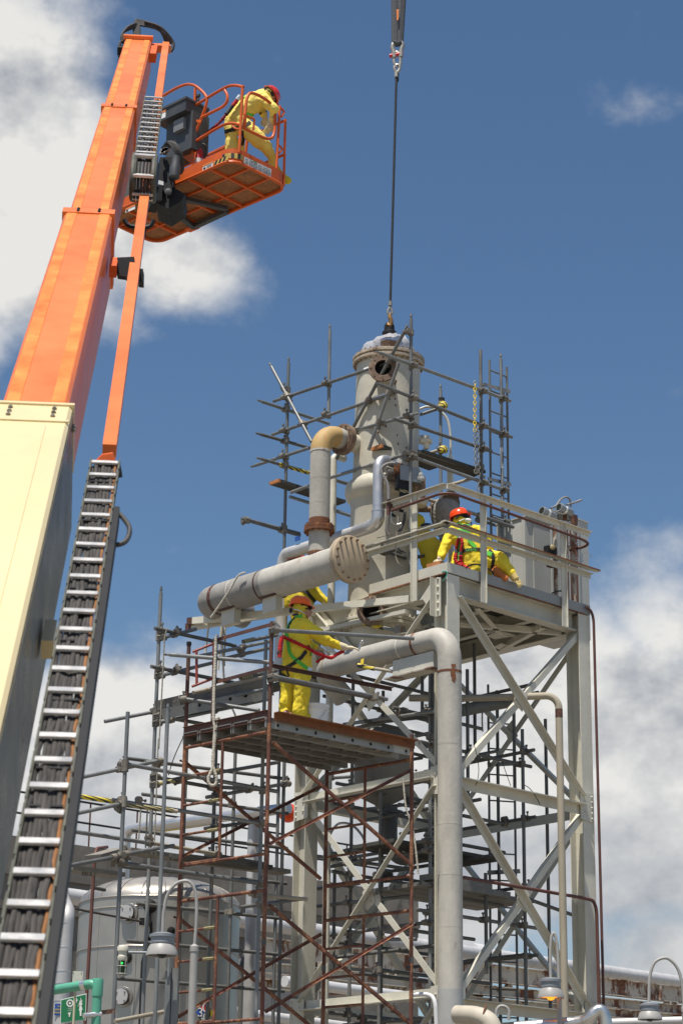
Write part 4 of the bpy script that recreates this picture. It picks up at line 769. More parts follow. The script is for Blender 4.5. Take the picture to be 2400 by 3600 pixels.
for px, py, lb_ in ((180, 1215, 'grey plank end poking out of the tower right of the downcomer pipe'), (300, 1275, 'shaded aluminium plank end just below the grey plank end right of the downcomer')):
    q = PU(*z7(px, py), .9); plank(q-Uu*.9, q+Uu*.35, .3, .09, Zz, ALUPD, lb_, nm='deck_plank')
lz = PU(*z7(305, 100), 2.2); l2 = ladder('access_ladder', 'tall dark scaffold ladder standing behind the crossed braces of the tower', V((lz.x, lz.y, 0)), V((lz.x, lz.y, 10.3)), None, V((1, .25, 0)).normalized(), .44, 24, GALVD, V((lz.x, lz.y, 0)))
for py in (440, 1140): MB().bar(PU(*z7(300, py), 2.14), PU(*z7(510, py-10), 2.14), .01, .07).build('ladder_bracket', GALVD, l2)
pz_ = PU(*z7(365, 300), 2.1); s4.tube((pz_.x, pz_.y, 0), (pz_.x, pz_.y, 10.2), 'standard', mat=GALVD)
pt_ = pipe('cross_pipe', [PU(*z7(120, 90), 1.6), PU(*z7(440, 30), 1.4)], .1, GALVD, 'fat dark grey pipe crossing behind the upper tower brace')
# small drain vessel inside the tower
dv = PV(*z6(970, 560), 1.5); dr = thing('drain_vessel', 'small weathered grey vessel with a conical bottom inside the tower', 'vessel', V((dv.x, dv.y, dv.z-.6)))
MB().lathe(V((dv.x, dv.y, dv.z-.48)), Zz, [(.1, 0), (.13, .05), (.42, .2), (.46, .26), (.46, 1.1), (.3, 1.25)], 36).build('shell', M('weathered_vessel_steel', (.24, .225, .2), .6, .2, .25, 3, rust=.6, rustcol=(.17, .11, .07), rscale=3, streak=.4), dr)
ox = V((dv.x+.12, dv.y-.1, dv.z-.48)); MB().tube(fillet([ox, ox-Zz*.85, ox-Zz*.85+Nn*1.1], .35), .115, 20).build('outlet_pipe', M('dark_weathered_pipe', (.12, .115, .105), .7, 0, .25, 4), dr)
MB().lathe(ox-Zz*.12, Zz, [(.11, 0), (.2, 0), (.2, .05), (.11, .05)], 24).build('flange', GALVD, dr)
# ------------------------------------------------------------------ boom lift
bt0 = P(131, 1424, 12.0); bt1 = P(487, 138, 24.0); bd = (bt1-bt0).normalized(); bw = bd.cross(Zz).normalized(); bn = bw.cross(bd).normalized()
def bs(py, px=None):
    lo, hi = -12.0, 1.3; Lx = (bt1-bt0)
    for _ in range(60):
        m = (lo+hi)/2; p = bt0+Lx*m; k = kd(p); y = 1800-FL*((p-CAM).dot(UP))/k
        if k <= .5 or y > py: lo = m
        else: hi = m
    return bt0+Lx*lo
lift = thing('boom_lift', 'large orange and cream telescopic boom lift with worker basket at its tip', 'boom lift', V((bt0.x-bd.x*9, 3.2, 0)))
SEC = [(100, 378, 92, .0, .40), (378, 760, 112, .025, .50), (760, 1440, 166, .055, .62)]
segs = []
for i, (ya, yb, wp, up_, hh) in enumerate(SEC):
    a = bs(ya if i else 136); w_ = wp*kd(a)/FL; b = bs(yb+160); segs.append(w_)
    ca, cb_ = a+bn*(up_-hh/2), b+bn*(up_-hh/2)
    sec = MB().prof(cb_, ca, [(-w_/2, -hh/2), (w_/2, -hh/2), (w_/2, hh/2-.02), (w_/2-.02, hh/2), (-w_/2+.02, hh/2), (-w_/2, hh/2-.02)], bn).build('boom_section', ORANGEW, lift, 25)
    for s_ in (-1, 1):
        MB().box((a+b)/2+bn*(up_+.002)+bw*s_*w_*.34, bd, bw, bn, (a-b).length/2-.02, w_*.10, .0025).build('wear_strip', WEAR, sec)
    col = a-bd*.10
    if i: 
        oc = bn*(up_-hh/2); MB().prof(a-bd*.16+oc, a+oc, [(-w_/2-.018, -hh/2-.018), (w_/2+.018, -hh/2-.018), (w_/2+.018, hh/2+.012), (-w_/2-.018, hh/2+.012)], bn).build('end_collar', ORANGEW, sec)
        for s_ in (-.22, .22):
            for k in range(3): bolt(sec, BLACK, a-bd*(.03+.045*k)+bn*(up_+.012)+bw*s_*w_, bn, .014, .012)
tip = bs(136)
# cream base section
a = bs(1468); wB = 272*kd(a)/FL; hB = .80; b = bs(1468)-bd*9.0; upB = .085
base = MB().prof(b+bn*(upB-hB/2), a+bn*(upB-hB/2), [(-wB/2, -hB/2), (wB/2, -hB/2), (wB/2, hB/2-.02), (wB/2-.02, hB/2), (-wB/2+.02, hB/2), (-wB/2, hB/2-.02)], bn).build('base_section', YBASE, lift, 25)
MB().prof(a-bd*.02, a+bd*.012, [(-wB/2-.012, -hB/2+upB-hB*.5+.38), (wB/2+.012, -hB/2+upB-.02), (wB/2+.012, upB+.012), (-wB/2-.012, upB+.012)], bn).build('end_plate', YBASE, base)
MB().box(a-bd*2.6+bw*wB*.2+bn*(upB+.002), bw, bd, bn, .012, 2.2, .003).build('plate_seam', YBASE, base)
MB().box(a-bd*.32+bn*(upB+.004), bw, bd, bn, wB*.5, .012, .006).build('weld_bead', YBASE, base)
for s_ in (-.28, .28):
    for k in range(3): bolt(base, CLAMP, a-bd*(.08+.07*k)+bn*(upB+.001)+bw*s_*wB, bn, .016, .014)
for k in (0, 1): bolt(base, CLAMP, a-bd*(.10+.06*k)+bn*(upB-.1)+bw*(wB/2+.0), bw, .018, .03)
MB().box(b+(a-b)*.5+bn*(upB-hB/2)+bw*(wB/2+.004), bd, bw, bn, (a-b).length/2-.05, .004, hB/2-.03).build('side_panel', M('shaded_base_side', (.085, .075, .05), .3, 0, .25, 2, spec=.4), base)  # added dark sheet: shade and reflections on the cream side put into colour
MB().box(a-bd*2.35+bn*(upB-.48)+bw*(wB/2+.05), bd, bw, bn, .13, .03, .05).build('bracket', YBASE, base)
ft = b+bn*(upB-hB/2)
MB().box(V((ft.x, ft.y, max(1.1, ft.z-.6))), (1, 0, 0), (0, 1, 0), Zz, .8, 1.6, .5).build('turntable', YBASE, lift)
for sx in (-1, 1):
    for sy in (-1, 1): MB().lathe(V((ft.x+sx*.9, ft.y+sy*1.3, .5)), (sx, 0, 0), [(.3, 0), (.5, .03), (.5, .3), (.3, .33)], 24).build('wheel', HOSE, lift)
# top bracket and hydraulic head
hh = .40; w0 = segs[0]
MB().box(tip+bn*.02-bd*.05, bw, bd, bn, w0/2+.02, .05, .03).build('head_plate', ORANGEW, lift)
MB().box(tip+bd*.16-bn*.08, bw, bd, bn, w0*.30, .16, .09).build('valve_block', PLAST, lift)
for s_ in (-1, 1): MB().box(tip+bd*.14+bw*s_*w0*.40-bn*.06, bw, bd, bn, .035, .12, .06).build('cable_clamp', M('tan_clamp', (.25, .22, .16), .6) if s_ < 0 else bpy.data.materials['tan_clamp'], lift)
def hose(pts, r=.018, par=None, mat=HOSE, Y=None, nm='hydraulic_hose'):
    pts = [V(p) for p in pts]; out = []
    for i in range(len(pts)-1):
        p0, p1_, p2_, p3_ = pts[max(0, i-1)], pts[i], pts[i+1], pts[min(len(pts)-1, i+2)]
        for k in range(6):
            t = k/6; out.append(.5*((2*p1_)+(p2_-p0)*t+(2*p0-5*p1_+4*p2_-p3_)*t*t+(3*p1_-p0-3*p2_+p3_)*t**3))
    out.append(pts[-1]); return MB().tube(out, r, 8).build(nm, mat, par or lift)
YT = tip.y
for k in range(5):
    o = k*9
    hose([P(*zL(370-o*.6, 280), YT+.05), P(*zL(372-o, 190+o*.3), YT+.1), P(*zL(350, 140+o*.9), YT+.14), P(*zL(440+o, 160+o*.9), YT+.15), P(*zL(520+o*.6, 215+o*.6), YT+.2), P(*zL(560+o, 300), YT+.25)], .018)
for k in range(4): hose([P(*zL(350, 160+k*8), YT+.1), P(*zL(290-k*8, 190+k*10), YT), P(*zL(250+k*6, 250), YT-.05), P(*zL(262+k*3, 300), YT-.06)], .017)
hose([P(*zL(410, 150), YT+.12), P(*zL(520, 190), YT+.15), P(*zL(600, 280), YT+.2), P(*zL(605, 330), YT+.2), P(*zL(590, 355), YT+.2)], .02)
hose([P(*zL(275, 290), YT-.05), P(*zL(240, 295), YT-.1), P(*zL(235, 400), YT-.15), P(*zL(233, 450), YT-.2)], .018); MB().box(P(*zL(248, 345), YT-.1), bw, bd, bn, .045, .1, .05).build('hose_fitting', BLACK, lift)
ar0 = P(*zL(455, 330), YT+.1); ar1 = P(*zL(585, 335), YT+.15)
MB().bar(ar0, ar1, .10, .17, bd).build('side_arm', ORANGEW, lift); MB().box(ar0+(ar1-ar0)*.15-bd*.45, bw, bd, bn, .05, .42, .06).build('side_bracket', BASKO, lift)
# push tube down to the hose carrier
pt0 = P(*zL(556, 310), YT+.12); pt1 = P(385, 1585, 12.2); MB().bar(pt1, pt0, .085, .085, bn).build('push_tube', ORANGEW, lift, 25)
ptd = (pt0-pt1).normalized()
def ptat(py):
    lo, hi = 0.0, 1.0
    for _ in range(50):
        m = (lo+hi)/2; p = pt1.lerp(pt0, m); y = 1800-FL*((p-CAM).dot(UP))/kd(p)
        if y > py: lo = m
        else: hi = m
    return pt1.lerp(pt0, lo)
for pts in (((245, 1385), (285, 1480), (440, 1500), (575, 1490), (605, 1405)), ((150, 1850), (195, 1945), (400, 1960), (510, 1955), (545, 1860))):
    yy = ptat(300+.255*pts[2][1]).y-.06; MB().tube(fillet([P(*zb(*q), yy) for q in pts], .05, 4), .021, 8).build('hose_hook', BLACK, lift)
    MB().tube([P(*zb(pts[2][0]-60, pts[2][1]), yy), P(*zb(pts[2][0]+20, pts[2][1]+50), yy), P(*zb(pts[2][0], pts[2][1]+130), yy)], .024, 8).build('hose_hook', BLACK, lift)
yg_ = ptat(945).y; MB().prism([P(*q, yg_) for q in ((412, 905), (472, 902), (474, 918), (462, 990), (440, 972), (412, 968))], V((0, .07, 0))).build('guide_block', BLACK, lift); MB().prism([P(*q, yg_-.05) for q in ((487, 945), (503, 944), (502, 990), (484, 988))], V((0, .12, 0))).build('guide_block', BLACK, lift)
MB().box(P(400, 940, yg_), bw, bd, bn, .03, .14, .05).build('guide_bracket', BASKO, lift)
MB().prism([P(*z8(735, 612), 12.1), P(*z8(812, 600), 12.1), P(*z8(850, 700), 12.1), P(*z8(690, 655), 12.1)], bd*.02).build('tube_foot', BASKO, lift)
# long hose carrier
def carrier(parent, c0_, c1_, wdir, w0_, nr, hoses, depth, nrm, name='hose_carrier', rung_r=.5, extra=None):
    c = MB(); d = (c1_-c0_).normalized(); Lc = (c1_-c0_).length; st = Lc/nr; car = MB()
    for s_ in (-1, 1):
        rl = MB().box((c0_+c1_)/2+wdir*s_*w0_/2-nrm*depth/2, d, wdir, nrm, Lc/2, .0035, depth/2.3).build('link_rail', CHAIN, parent)
    for i in range(nr+1):
        q = c0_+d*st*i
        MB().box(q+nrm*.004, wdir, d, nrm, w0_/2-.004, st*.088, .006).build('carrier_rung', ALU, parent)
        if i < nr:
            qq = q+d*st*.5
            MB().box(qq-nrm*depth*.9, wdir, d, nrm, w0_/2-.01, st*.08, .004).build('back_rung', BLACK, parent)
            for s_ in (-1, 1): MB().box(q+wdir*s_*(w0_/2+.004)-nrm*depth/2, d, wdir, nrm, st*.40, .004, depth/2).build('chain_link', CHAIN, parent)
    rr_ = random.Random(5)
    for k in range(hoses):
        x = -w0_/2+w0_*(k+.7)/(hoses+.4); pts = []
        for i in range(0, nr*2+1): pts.append(c0_+d*Lc*i/(nr*2)+wdir*(x+rr_.uniform(-.006, .006))-nrm*(depth*.5+rr_.uniform(-.012, .012)))
        MB().tube(pts, w0_*(.05 if (extra and k == hoses-1) else .072)+rr_.uniform(0, .002), 8).build('hydraulic_hose', extra if (extra and k == hoses-1) else HOSEB, parent)
HOSEB = M('dusty_brown_hose', (.045, .039, .034), .6, 0, .3, 6, rnd=.3); HOSEO = M('orange_cable', (.22, .09, .025), .6, 0, .2, 6)
ca0 = P(369, 1628, 11.4); ca1 = P(48, 3490, 7.0); cw = V((1, .05, -.02)).normalized(); cdn = (ca1-ca0).normalized(); cw = (cw-cdn*cw.dot(cdn)).normalized(); cn_ = cdn.cross(cw).normalized()
if cn_.dot(CAM-ca0) < 0: cn_ = -cn_
cwid = 96*kd(ca0)/FL
hc = bpy.data.objects.new('hose_carrier', None); COL.objects.link(hc); hc.parent = lift; ORG[hc.name] = ORG[lift.name]
carrier(hc, ca0, ca1+cdn*.35, cw, cwid, 26, 8, .05, cn_, extra=HOSEO)
for i in range(14):
    q = ca0+cdn*(.3+.33*i); MB().box(q-cn_*.022, cw, cdn, cn_, cwid*.42, .008, .012).build('hose_tie', BLACK, hc)
MB().box((ca0+ca1)/2+cdn*.55+cw*(cwid/2+.026)-cn_*.05, cdn, cw, cn_, (ca1-ca0).length/2-.55+.35, .016, .05).build('carrier_trough', BLACK, lift)
hose([ca0+cdn*.62+cw*(cwid/2+.01)-cn_*.06, ca0+cdn*.9+cw*(cwid/2+.10)-cn_*.06, ca0+cdn*1.08+cw*(cwid/2+.09)-cn_*.08, ca0+cdn*1.1+cw*(cwid/2+.02)-cn_*.1], .014)
for k in range(4): hose([ca0+cw*(-.04+.035*k)-cn_*.02, ca0-cdn*.06+cw*(-.03+.035*k)-cn_*.03, ca0-cdn*.05+cw*(.0+.03*k)-cn_*.1], .014)
# short looped carrier beside the boom head
Yc = 19.3; k0 = P(*zb(555, 172), 19.9); k1 = P(*zb(432, 1000), 17.5); kd_ = (k1-k0).normalized(); kw = (V((1, .1, 0))-kd_*V((1, .1, 0)).dot(kd_)).normalized(); kn = kd_.cross(kw).normalized()
if kn.dot(CAM-k0) < 0: kn = -kn
kc = bpy.data.objects.new('hose_carrier', None); COL.objects.link(kc); kc.parent = lift; ORG[kc.name] = ORG[lift.name]
kwid = 62*kd(k0)/FL; carrier(kc, k0, k1, kw, kwid, 13, 6, .055, kn, extra=HOSEO)
lp_pts = [k1+kd_*(.36*math.sin(a))-kn*(.19-.19*math.cos(a)) for a in [i*math.pi/8 for i in range(9)]]
for s_ in (-1, 1): MB().tube([p+kw*s_*kwid/2 for p in [k1-kd_*.1]+lp_pts+[lp_pts[-1]-kd_*1.5]], .03, 8).build('loop_rail', CHAIN, kc)
for i in (0, 3, 5, 6): MB().box(lp_pts[i]+(kn*.02 if i < 4 else kd_*.02), kw, kd_, kn, kwid/2, .035, .012).build('loop_rung', ALU, kc)
for k in range(6): MB().tube([p+kw*(-kwid*.4+kwid*.16*k)-kn*.03 for p in lp_pts[:7]], .013, 8).build('hydraulic_hose', HOSE, kc)
for i in range(13): q = lp_pts[-1]-kd_*(1.4*i/12); MB().box(q, kw, kd_, kn, kwid/2, .02, .012).build('back_rung', BLACK, kc)
MB().box(lp_pts[-1]-kd_*.75+kn*.04, kw, kd_, kn, kwid*.45, .7, .01).build('hose_bundle', HOSE, kc)
INKH = M('faded_yellow_print', (.58, .40, .09), .5, 0, .2, 6)
# ---- basket
Ay = 26.0; bA = P(810, 574, Ay); zf_ = bA.z; bB = PZ(984, 663, zf_); bD = PZ(427, 786, zf_)
e2 = (bB-bA); e2.normalize(); e1v = (bD-bA); e1v -= e2*e1v.dot(e2); e1v.normalize(); LB, WBk = 2.55, .99
bA = bA-e1v*.09-e2*.05; LB += .18; WBk += .12
def K(a, b, h): return bA+e1v*a+e2*b+Zz*h
bk = bpy.data.objects.new('basket', None); COL.objects.link(bk); bk.parent = lift; ORG[bk.name] = ORG[lift.name]
def rect(r, a0=0, a1=LB, b0=0, b1=WBk, n=6):
    out = []
    for (ca, cb2, s0) in ((a0+r, b0+r, math.pi), (a1-r, b0+r, 1.5*math.pi), (a1-r, b1-r, 0), (a0+r, b1-r, .5*math.pi)):
        for i in range(n+1): t = s0+.5*math.pi*i/n; out.append((ca+r*math.cos(t), cb2+r*math.sin(t)))
    return out
ro = rect(.2); n_ = len(ro)
tp_ = MB()
for (o1, h0, h1) in ((0, 0, .225),):
    ri = rect(.19, .012, LB-.012, .012, WBk-.012)
    # toe wall dips along the near long side behind the jib
    def hgt(a): return .225 if a < .5 else (.225-.06*min(1, (a-.5)/.12))
    vs = [K(a, b, 0) for a, b in ro]+[K(a, b, hgt(a)) for a, b in ro]+[K(a, b, 0) for a, b in ri]+[K(a, b, hgt(a)) for a, b in ri]
    fsx = []
    for i in range(n_):
        j = (i+1) % n_; fsx += [[i, j, n_+j, n_+i], [2*n_+i, 3*n_+i, 3*n_+j, 2*n_+j], [n_+i, n_+j, 3*n_+j, 3*n_+i], [i, 2*n_+i, 2*n_+j, j]]
    tp_.add(vs, fsx)
tp_.build('toe_plate', BASKO, bk)
MB().tube([K(a, b, .012) for a, b in ro], .022, 8, closed=True).build('bottom_rim', BASKO, bk)
fl = M('expanded_mesh_floor', (.36, .155, .06), .75, 0, .28, 5, rnd=0, rust=.66, rustcol=(.5, .38, .25), rscale=14)
t = fl.node_tree; tcn = nd(t, 'ShaderNodeTexCoord'); vo = nd(t, 'ShaderNodeTexVoronoi', {'Vector': tcn.outputs['Object'], 'Scale': 55.0}); bpn = nd(t, 'ShaderNodeBump', {'Height': vo.outputs[0], 'Strength': 1.0, 'Distance': .02}); t.links.new(bpn.outputs[0], t.nodes['Principled BSDF'].inputs['Normal'])
MB().prism([K(a, b, .05) for a, b in rect(.18, .013, LB-.013, .013, WBk-.013)], Zz*.012).build('floor_mesh', fl, bk)
for i in range(1, 6): MB().bar(K(LB*i/6, .02, .03), K(LB*i/6, WBk-.02, .03), .035, .04).build('floor_bar', BASKO, bk)
for b in (.33, .68): MB().bar(K(.03, WBk*b, .033), K(LB-.03, WBk*b, .033), .03, .034).build('floor_bar', BASKO, bk)
def kp_(px, py, a=None, b=None):
    d = sight(*zw2(px, py) if 0 else (px, py)); 
    n0 = e2 if b is not None else e1v; o = K(a or 0, b or 0, 0); return CAM+d*((o-CAM).dot(n0)/d.dot(n0))
b0_ = .03; a0_ = .03
def rail(pts, b=None, a=None, r=.021, fil=.12, nm='rail', conv=zL):
    q = [kp_(*conv(*p), a=a, b=b) for p in pts]; return MB().tube(fillet(q, fil, 6), r, 10).build(nm, BASKO, bk)
# near long side (b = 0)
rail([(735, 1165), (758, 610)], b=b0_, fil=0); rail([(1060, 1050), (1085, 590)], b=b0_, fil=0)
rail([(530, 665), (655, 590), (740, 575), (830, 650), (845, 700), (755, 930)], b=b0_, fil=.14)
rail([(755, 728), (955, 605), (1020, 583), (1090, 600)], b=b0_, fil=.2); rail([(960, 620), (985, 665), (970, 725), (800, 810)], b=b0_, fil=.1)
rail([(745, 985), (930, 868), (1000, 845), (1065, 860)], b=b0_, fil=.2); rail([(620, 1015), (730, 970)], b=b0_, fil=0); rail([(1010, 850), (1025, 885), (1060, 890)], b=b0_, fil=.05, r=.014)
rail([(320, 1222), (350, 1208)], b=b0_, fil=0)
# near short side (a = 0) with the gate frame
rail([(1315, 1175), (1340, 730)], a=a0_, fil=0)
rail([(1090, 880), (1115, 650), (1155, 635), (1270, 700), (1310, 760), (1305, 930), (1270, 965), (1195, 935), (1085, 878)], a=a0_, fil=.12, r=.022)
rail([(1090, 790), (1165, 820), (1158, 895)], a=a0_, fil=.03, r=.016); MB().bar(kp_(*zL(1100, 790), a=a0_-.02), kp_(*zL(1098, 870), a=a0_-.02), .05, .02, e1v).build('gate_latch', BASKO, bk)
# far sides
for h in (.55, 1.1):
    MB().tube(fillet([K(LB-.03, .05, h), K(LB-.03, WBk-.03, h), K(.05, WBk-.03, h)], .15), .021, 10).build('rail', BASKO, bk)
for a in (.06, 1.25, LB-.06): MB().tube([K(a, WBk-.03, .05), K(a, WBk-.03, 1.1)], .02, 10).build('rail_post', BASKO, bk)
for h in (.5, 1.02): MB().tube(fillet([kp_(*zL(1340, 740), a=a0_)*1, kp_(*zL(1375, 770), a=a0_), kp_(*zL(1350, 805), a=a0_)], .05, 5), .016, 8).build('rail_loop', BASKO, bk) if h > 1 else MB().tube(fillet([kp_(*zL(1330, 1000), a=a0_), kp_(*zL(1362, 1025), a=a0_), kp_(*zL(1335, 1055), a=a0_)], .05, 5), .016, 8).build('rail_loop', BASKO, bk)
rail([(800, 1090), (970, 1005)], b=WBk-.03, fil=0); rail([(825, 1080), (828, 1130)], b=.5, fil=0); rail([(1105, 1060), (1115, 970)], b=WBk-.05, fil=0)
MB().prism([kp_(*zL(*q), b=b0_-.02) for q in ((668, 1080), (765, 1045), (745, 1130), (720, 1120))], e2*.01).build('post_gusset', BASKO, bk)
MB().prism([kp_(*zL(*q), b=b0_-.02) for q in ((670, 812), (735, 815), (800, 830), (795, 845), (730, 835))], e2*.01).build('console_bracket', BASKO, bk)
def sticker(pts, a=None, b=None, off=None):
    n0 = -e2 if b is not None else -e1v; q = [kp_(*zL(*p), a=a, b=b)+n0*.004 for p in pts]; o = MB().prism(q, n0*.003).build('warning_label', LABELW, bk)
    return q, n0
def quad(q, u0, u1, v0, v1, mat, n0, nm='print'):
    f = lambda u_, v_: q[0].lerp(q[1], u_).lerp(q[3].lerp(q[2], u_), v_)
    return MB().prism([f(u0, v0)+n0*.005, f(u1, v0)+n0*.005, f(u1, v1)+n0*.005, f(u0, v1)+n0*.005], n0*.002).build(nm, mat, bk)
q, n0 = sticker([(1095, 1080), (1280, 1168), (1275, 1225), (1090, 1138)], a=-.001)
quad(q, .32, .46, .0, .12, SIGNG, n0); quad(q, .0, 1, .46, .475, INKB, n0)
for u_ in (.2, .36, .53, .70, .84): quad(q, u_, u_+.008, .08 if u_ < .8 else .0, 1, INKB, n0)
for u_ in (.04, .23, .39, .56, .73, .87):
    for v_ in (.18, .28, .6, .72, .84): quad(q, u_, u_+.09, v_, v_+.035, PLAST, n0)
for pts in ([(812, 1140), (882, 1110), (880, 1148), (812, 1182)],):
    q, n0 = sticker(pts, b=-.001); quad(q, .0, 1, 0, .25, INKO, n0); quad(q, .08, .3, .5, .85, INKB, n0)
    for v_ in (.45, .6, .75): quad(q, .4, .9, v_, v_+.05, PLAST, n0)
q, n0 = sticker([(282, 1440), (346, 1410), (346, 1440), (280, 1468)], b=-.001); quad(q, .0, 1, 0, .3, INKO, n0); quad(q, .08, .3, .5, .85, INKB, n0)
hsq = [kp_(*zL(*p), b=-.003) for p in ((890, 1113), (985, 1070), (985, 1100), (885, 1147))]; MB().prism(hsq, -e2*.003).build('hazard_sticker', INKH, bk)
for k in range(3): quad([hsq[0], hsq[1], hsq[2], hsq[3]], .0, 1, 0, 1, INKH, -e2) if 0 else MB().prism([hsq[0].lerp(hsq[1], u_).lerp(hsq[3].lerp(hsq[2], u_), v_)-e2*.004 for u_, v_ in ((.12+.3*k, 0), (.27+.3*k, 0), (.15+.3*k, 1), (.0+.3*k, 1))], -e2*.002).build('black_stripe', INKB, bk)
for k in range(7):
    an = lambda t_: (.2-.203*math.cos(t_), .2-.203*math.sin(t_)); t0, t1 = [math.pi/2*(k+x)/7 for x in (0, 1)]
    (xa, ya2), (xb, yb2) = an(t0), an(t1); MB().prism([K(xa, ya2, .15), K(xb, yb2, .15), K(xb, yb2, .07), K(xa, ya2, .07)], (K(xa-.2, ya2-.2, 0)-K(0, 0, 0)).normalized()*.002).build('hazard_sticker', INKB if k in (1, 3, 6) else INKH, bk)
# control console, jib mount and hydraulics
cons = MB(); cx = lambda px, py, Y: P(*zb(px, py), Y)
c_ = K(1.55, .12, 0)
hzz = lambda py, q: CAM.z+sight(900, 300+.255*py).z*(q.y/sight(900, 300+.255*py).y)
g1, g2 = kp_(*zb(640, 480), b=.02), kp_(*zb(1130, 290), b=.02); cdir = e1v
ct = (g1+g2)/2; ln = abs((g2-g1).dot(e1v))
MB().box(K((kp_(*zb(870, 400), b=-.05)-bA).dot(e1v), .05, 0)*1+Zz*((kp_(*zb(870, 400), b=-.05)).z-zf_), e1v, e2, Zz, .31, .22, .09).build('console_tray', PLAST, bk)
ctr = K((kp_(*zb(870, 400), b=-.05)-bA).dot(e1v), .05, (kp_(*zb(870, 400), b=-.05)).z-zf_)
MB().box(ctr+Zz*.10, e1v, e2, Zz, .325, .235, .018).build('console_lid', PLAST, bk); MB().box(ctr-Zz*.36-e1v*.08+e2*.05, e1v, e2, Zz, .27, .16, .30).build('console_body', PLAST, bk); MB().box(ctr-Zz*.24-e1v*.12-e2*.12, e1v, e2, Zz, .10, .05, .09).build('switch_box', M('light_grey_plastic', (.16, .165, .17), .5), bk)
for a in (-.28, -.33): MB().lathe(ctr+Zz*.138+e1v*a, Zz, [(.02, 0), (.016, .06), (.03, .07), (.03, .1)], 10).build('joystick', PLAST, bk)
q = [ctr+e1v*x+Zz*y-e2*.222 for x, y in ((.29, .06), (.1, .06), (.1, -.06), (.29, -.06))]; MB().prism(q, -e2*.003).build('warning_label', LABELW, bk); MB().prism([ctr+e1v*x+Zz*y-e2*.226 for x, y in ((.29, .06), (.1, .06), (.1, .03), (.29, .03))], -e2*.003).build('print', INKO, bk)
ym = ctr.y-.35
MB().prism([cx(*q, ym) for q in ((640, 990), (800, 990), (830, 1330), (790, 1510), (700, 1480), (600, 1380), (610, 1100))], V((0, .5, 0))).build('jib_mount', BLACK, lift, 25)
MB().prism([cx(*q, ym-.1) for q in ((800, 1390), (985, 1500), (940, 1590), (760, 1700), (580, 1620), (590, 1500), (700, 1480))], V((0, .55, .0))).build('jib_mount', BLACK, lift, 25)
MB().prism([cx(*q, ym-.2) for q in ((740, 1200), (805, 1200), (800, 1500), (735, 1540))], V((0, .06, 0))).build('pivot_plate', BLACK, lift); MB().lathe(cx(752, 1475, ym-.2), (0, -1, 0), [(.05, 0), (.05, .03), (.02, .04)], 12).build('pivot_pin', PLAST, lift)
MB().prism([cx(*q, ym-.15) for q in ((595, 1290), (690, 1330), (710, 1440), (660, 1470), (590, 1400))], V((0, .06, 0))).build('pivot_plate', BLACK, lift); MB().box(cx(635, 1340, ym-.16), (1, .1, -.25), (0, 1, 0), Zz, .055, .004, .03).build('white_tag', LABELW, lift)
MB().lathe(cx(845, 1180, ym-.2), (.05, 0, 1), [(.05, -.12), (.075, -.1), (.08, .05), (.06, .12), (.06, .22)], 16).build('actuator', PLAST, lift); MB().box(cx(570, 1560, ym), (1, .3, 0), (-.3, 1, 0), Zz, .06, .2, .12).build('jib_mount', BLACK, lift)
R5 = random.Random(4)
for k in range(11):
    o = k*10; hose([cx(690+R5.uniform(-30, 30), 860+k*10, ym-.05), cx(740+o*.8, 780+R5.uniform(-10, 50), ym-.15), cx(820+o*.8, 850+R5.uniform(-20, 40), ym-.18), cx(880+o*.7, 1000, ym-.15), cx(930+o*.3, 1230-k*6, ym-.05)], .012+R5.uniform(0, .005))
for k in range(8): MB().box(cx(690+R5.uniform(-30, 60), 870+R5.uniform(0, 90), ym-.1), (1, 0, .3), (0, 1, 0), (0, 0, 1), .03, .02, .02).build('hose_fitting', SHACK, lift)
for k in range(3): hose([cx(560+k*8, 1420-k*10, ym), cx(600, 1300+k*20, ym-.1), cx(590+k*10, 1230, ym-.1)], .015)
# square black struts under the floor
for a_, b_ in (((940, 1560), (1560, 1700)), ((760, 1680), (1110, 1960)), ((1110, 1950), (1560, 1740))):
    MB().bar(PZ(*zb(*a_), zf_-.03), PZ(*zb(*b_), zf_-.03), .075, .06).build('floor_strut', PLAST, bk)
MB().box(PZ(*zb(1080, 1975), zf_-.012), e1v, e2, Zz, .1, .06, .01).build('strut_plate', BASKO, bk)
# tool bag at the far end of the basket
tb = PZ(*zb(270, 1560), zf_); tbm = MB().box(K(2.2, .14, .33), e1v, e2, Zz, .28, .12, .22); solo(tbm, 'tool_bag', M('grey_canvas', (.1, .1, .095), .8, 0, .3, 8), 'grey canvas bag sitting at the boom end of the orange basket', 'bag')
# fire extinguisher
fe = kp_(*zL(775, 1125), b=.12); fx = thing('fire_extinguisher', 'red fire extinguisher standing in the basket behind its rail', 'extinguisher', V((fe.x, fe.y, zf_+.06)))
MB().lathe(V((fe.x, fe.y, zf_+.06)), Zz, [(.07, 0), (.075, .02), (.075, .40), (.05, .46), (.025, .48), (.025, .52)], 18).build('cylinder', RED, fx); MB().box(V((fe.x, fe.y, zf_+.6)), (1, .2, 0), (-.2, 1, 0), Zz, .06, .015, .02).build('handle', BLACK, fx)
hose([V((fe.x+.02, fe.y, zf_+.58)), V((fe.x+.1, fe.y-.02, zf_+.56)), V((fe.x+.1, fe.y-.03, zf_+.3))], .012, fx, nm='hose'); MB().lathe(V((fe.x, fe.y, zf_+.2)), Zz, [(.0765, 0), (.0765, .14)], 18, False, False).build('label', LABELW, fx)
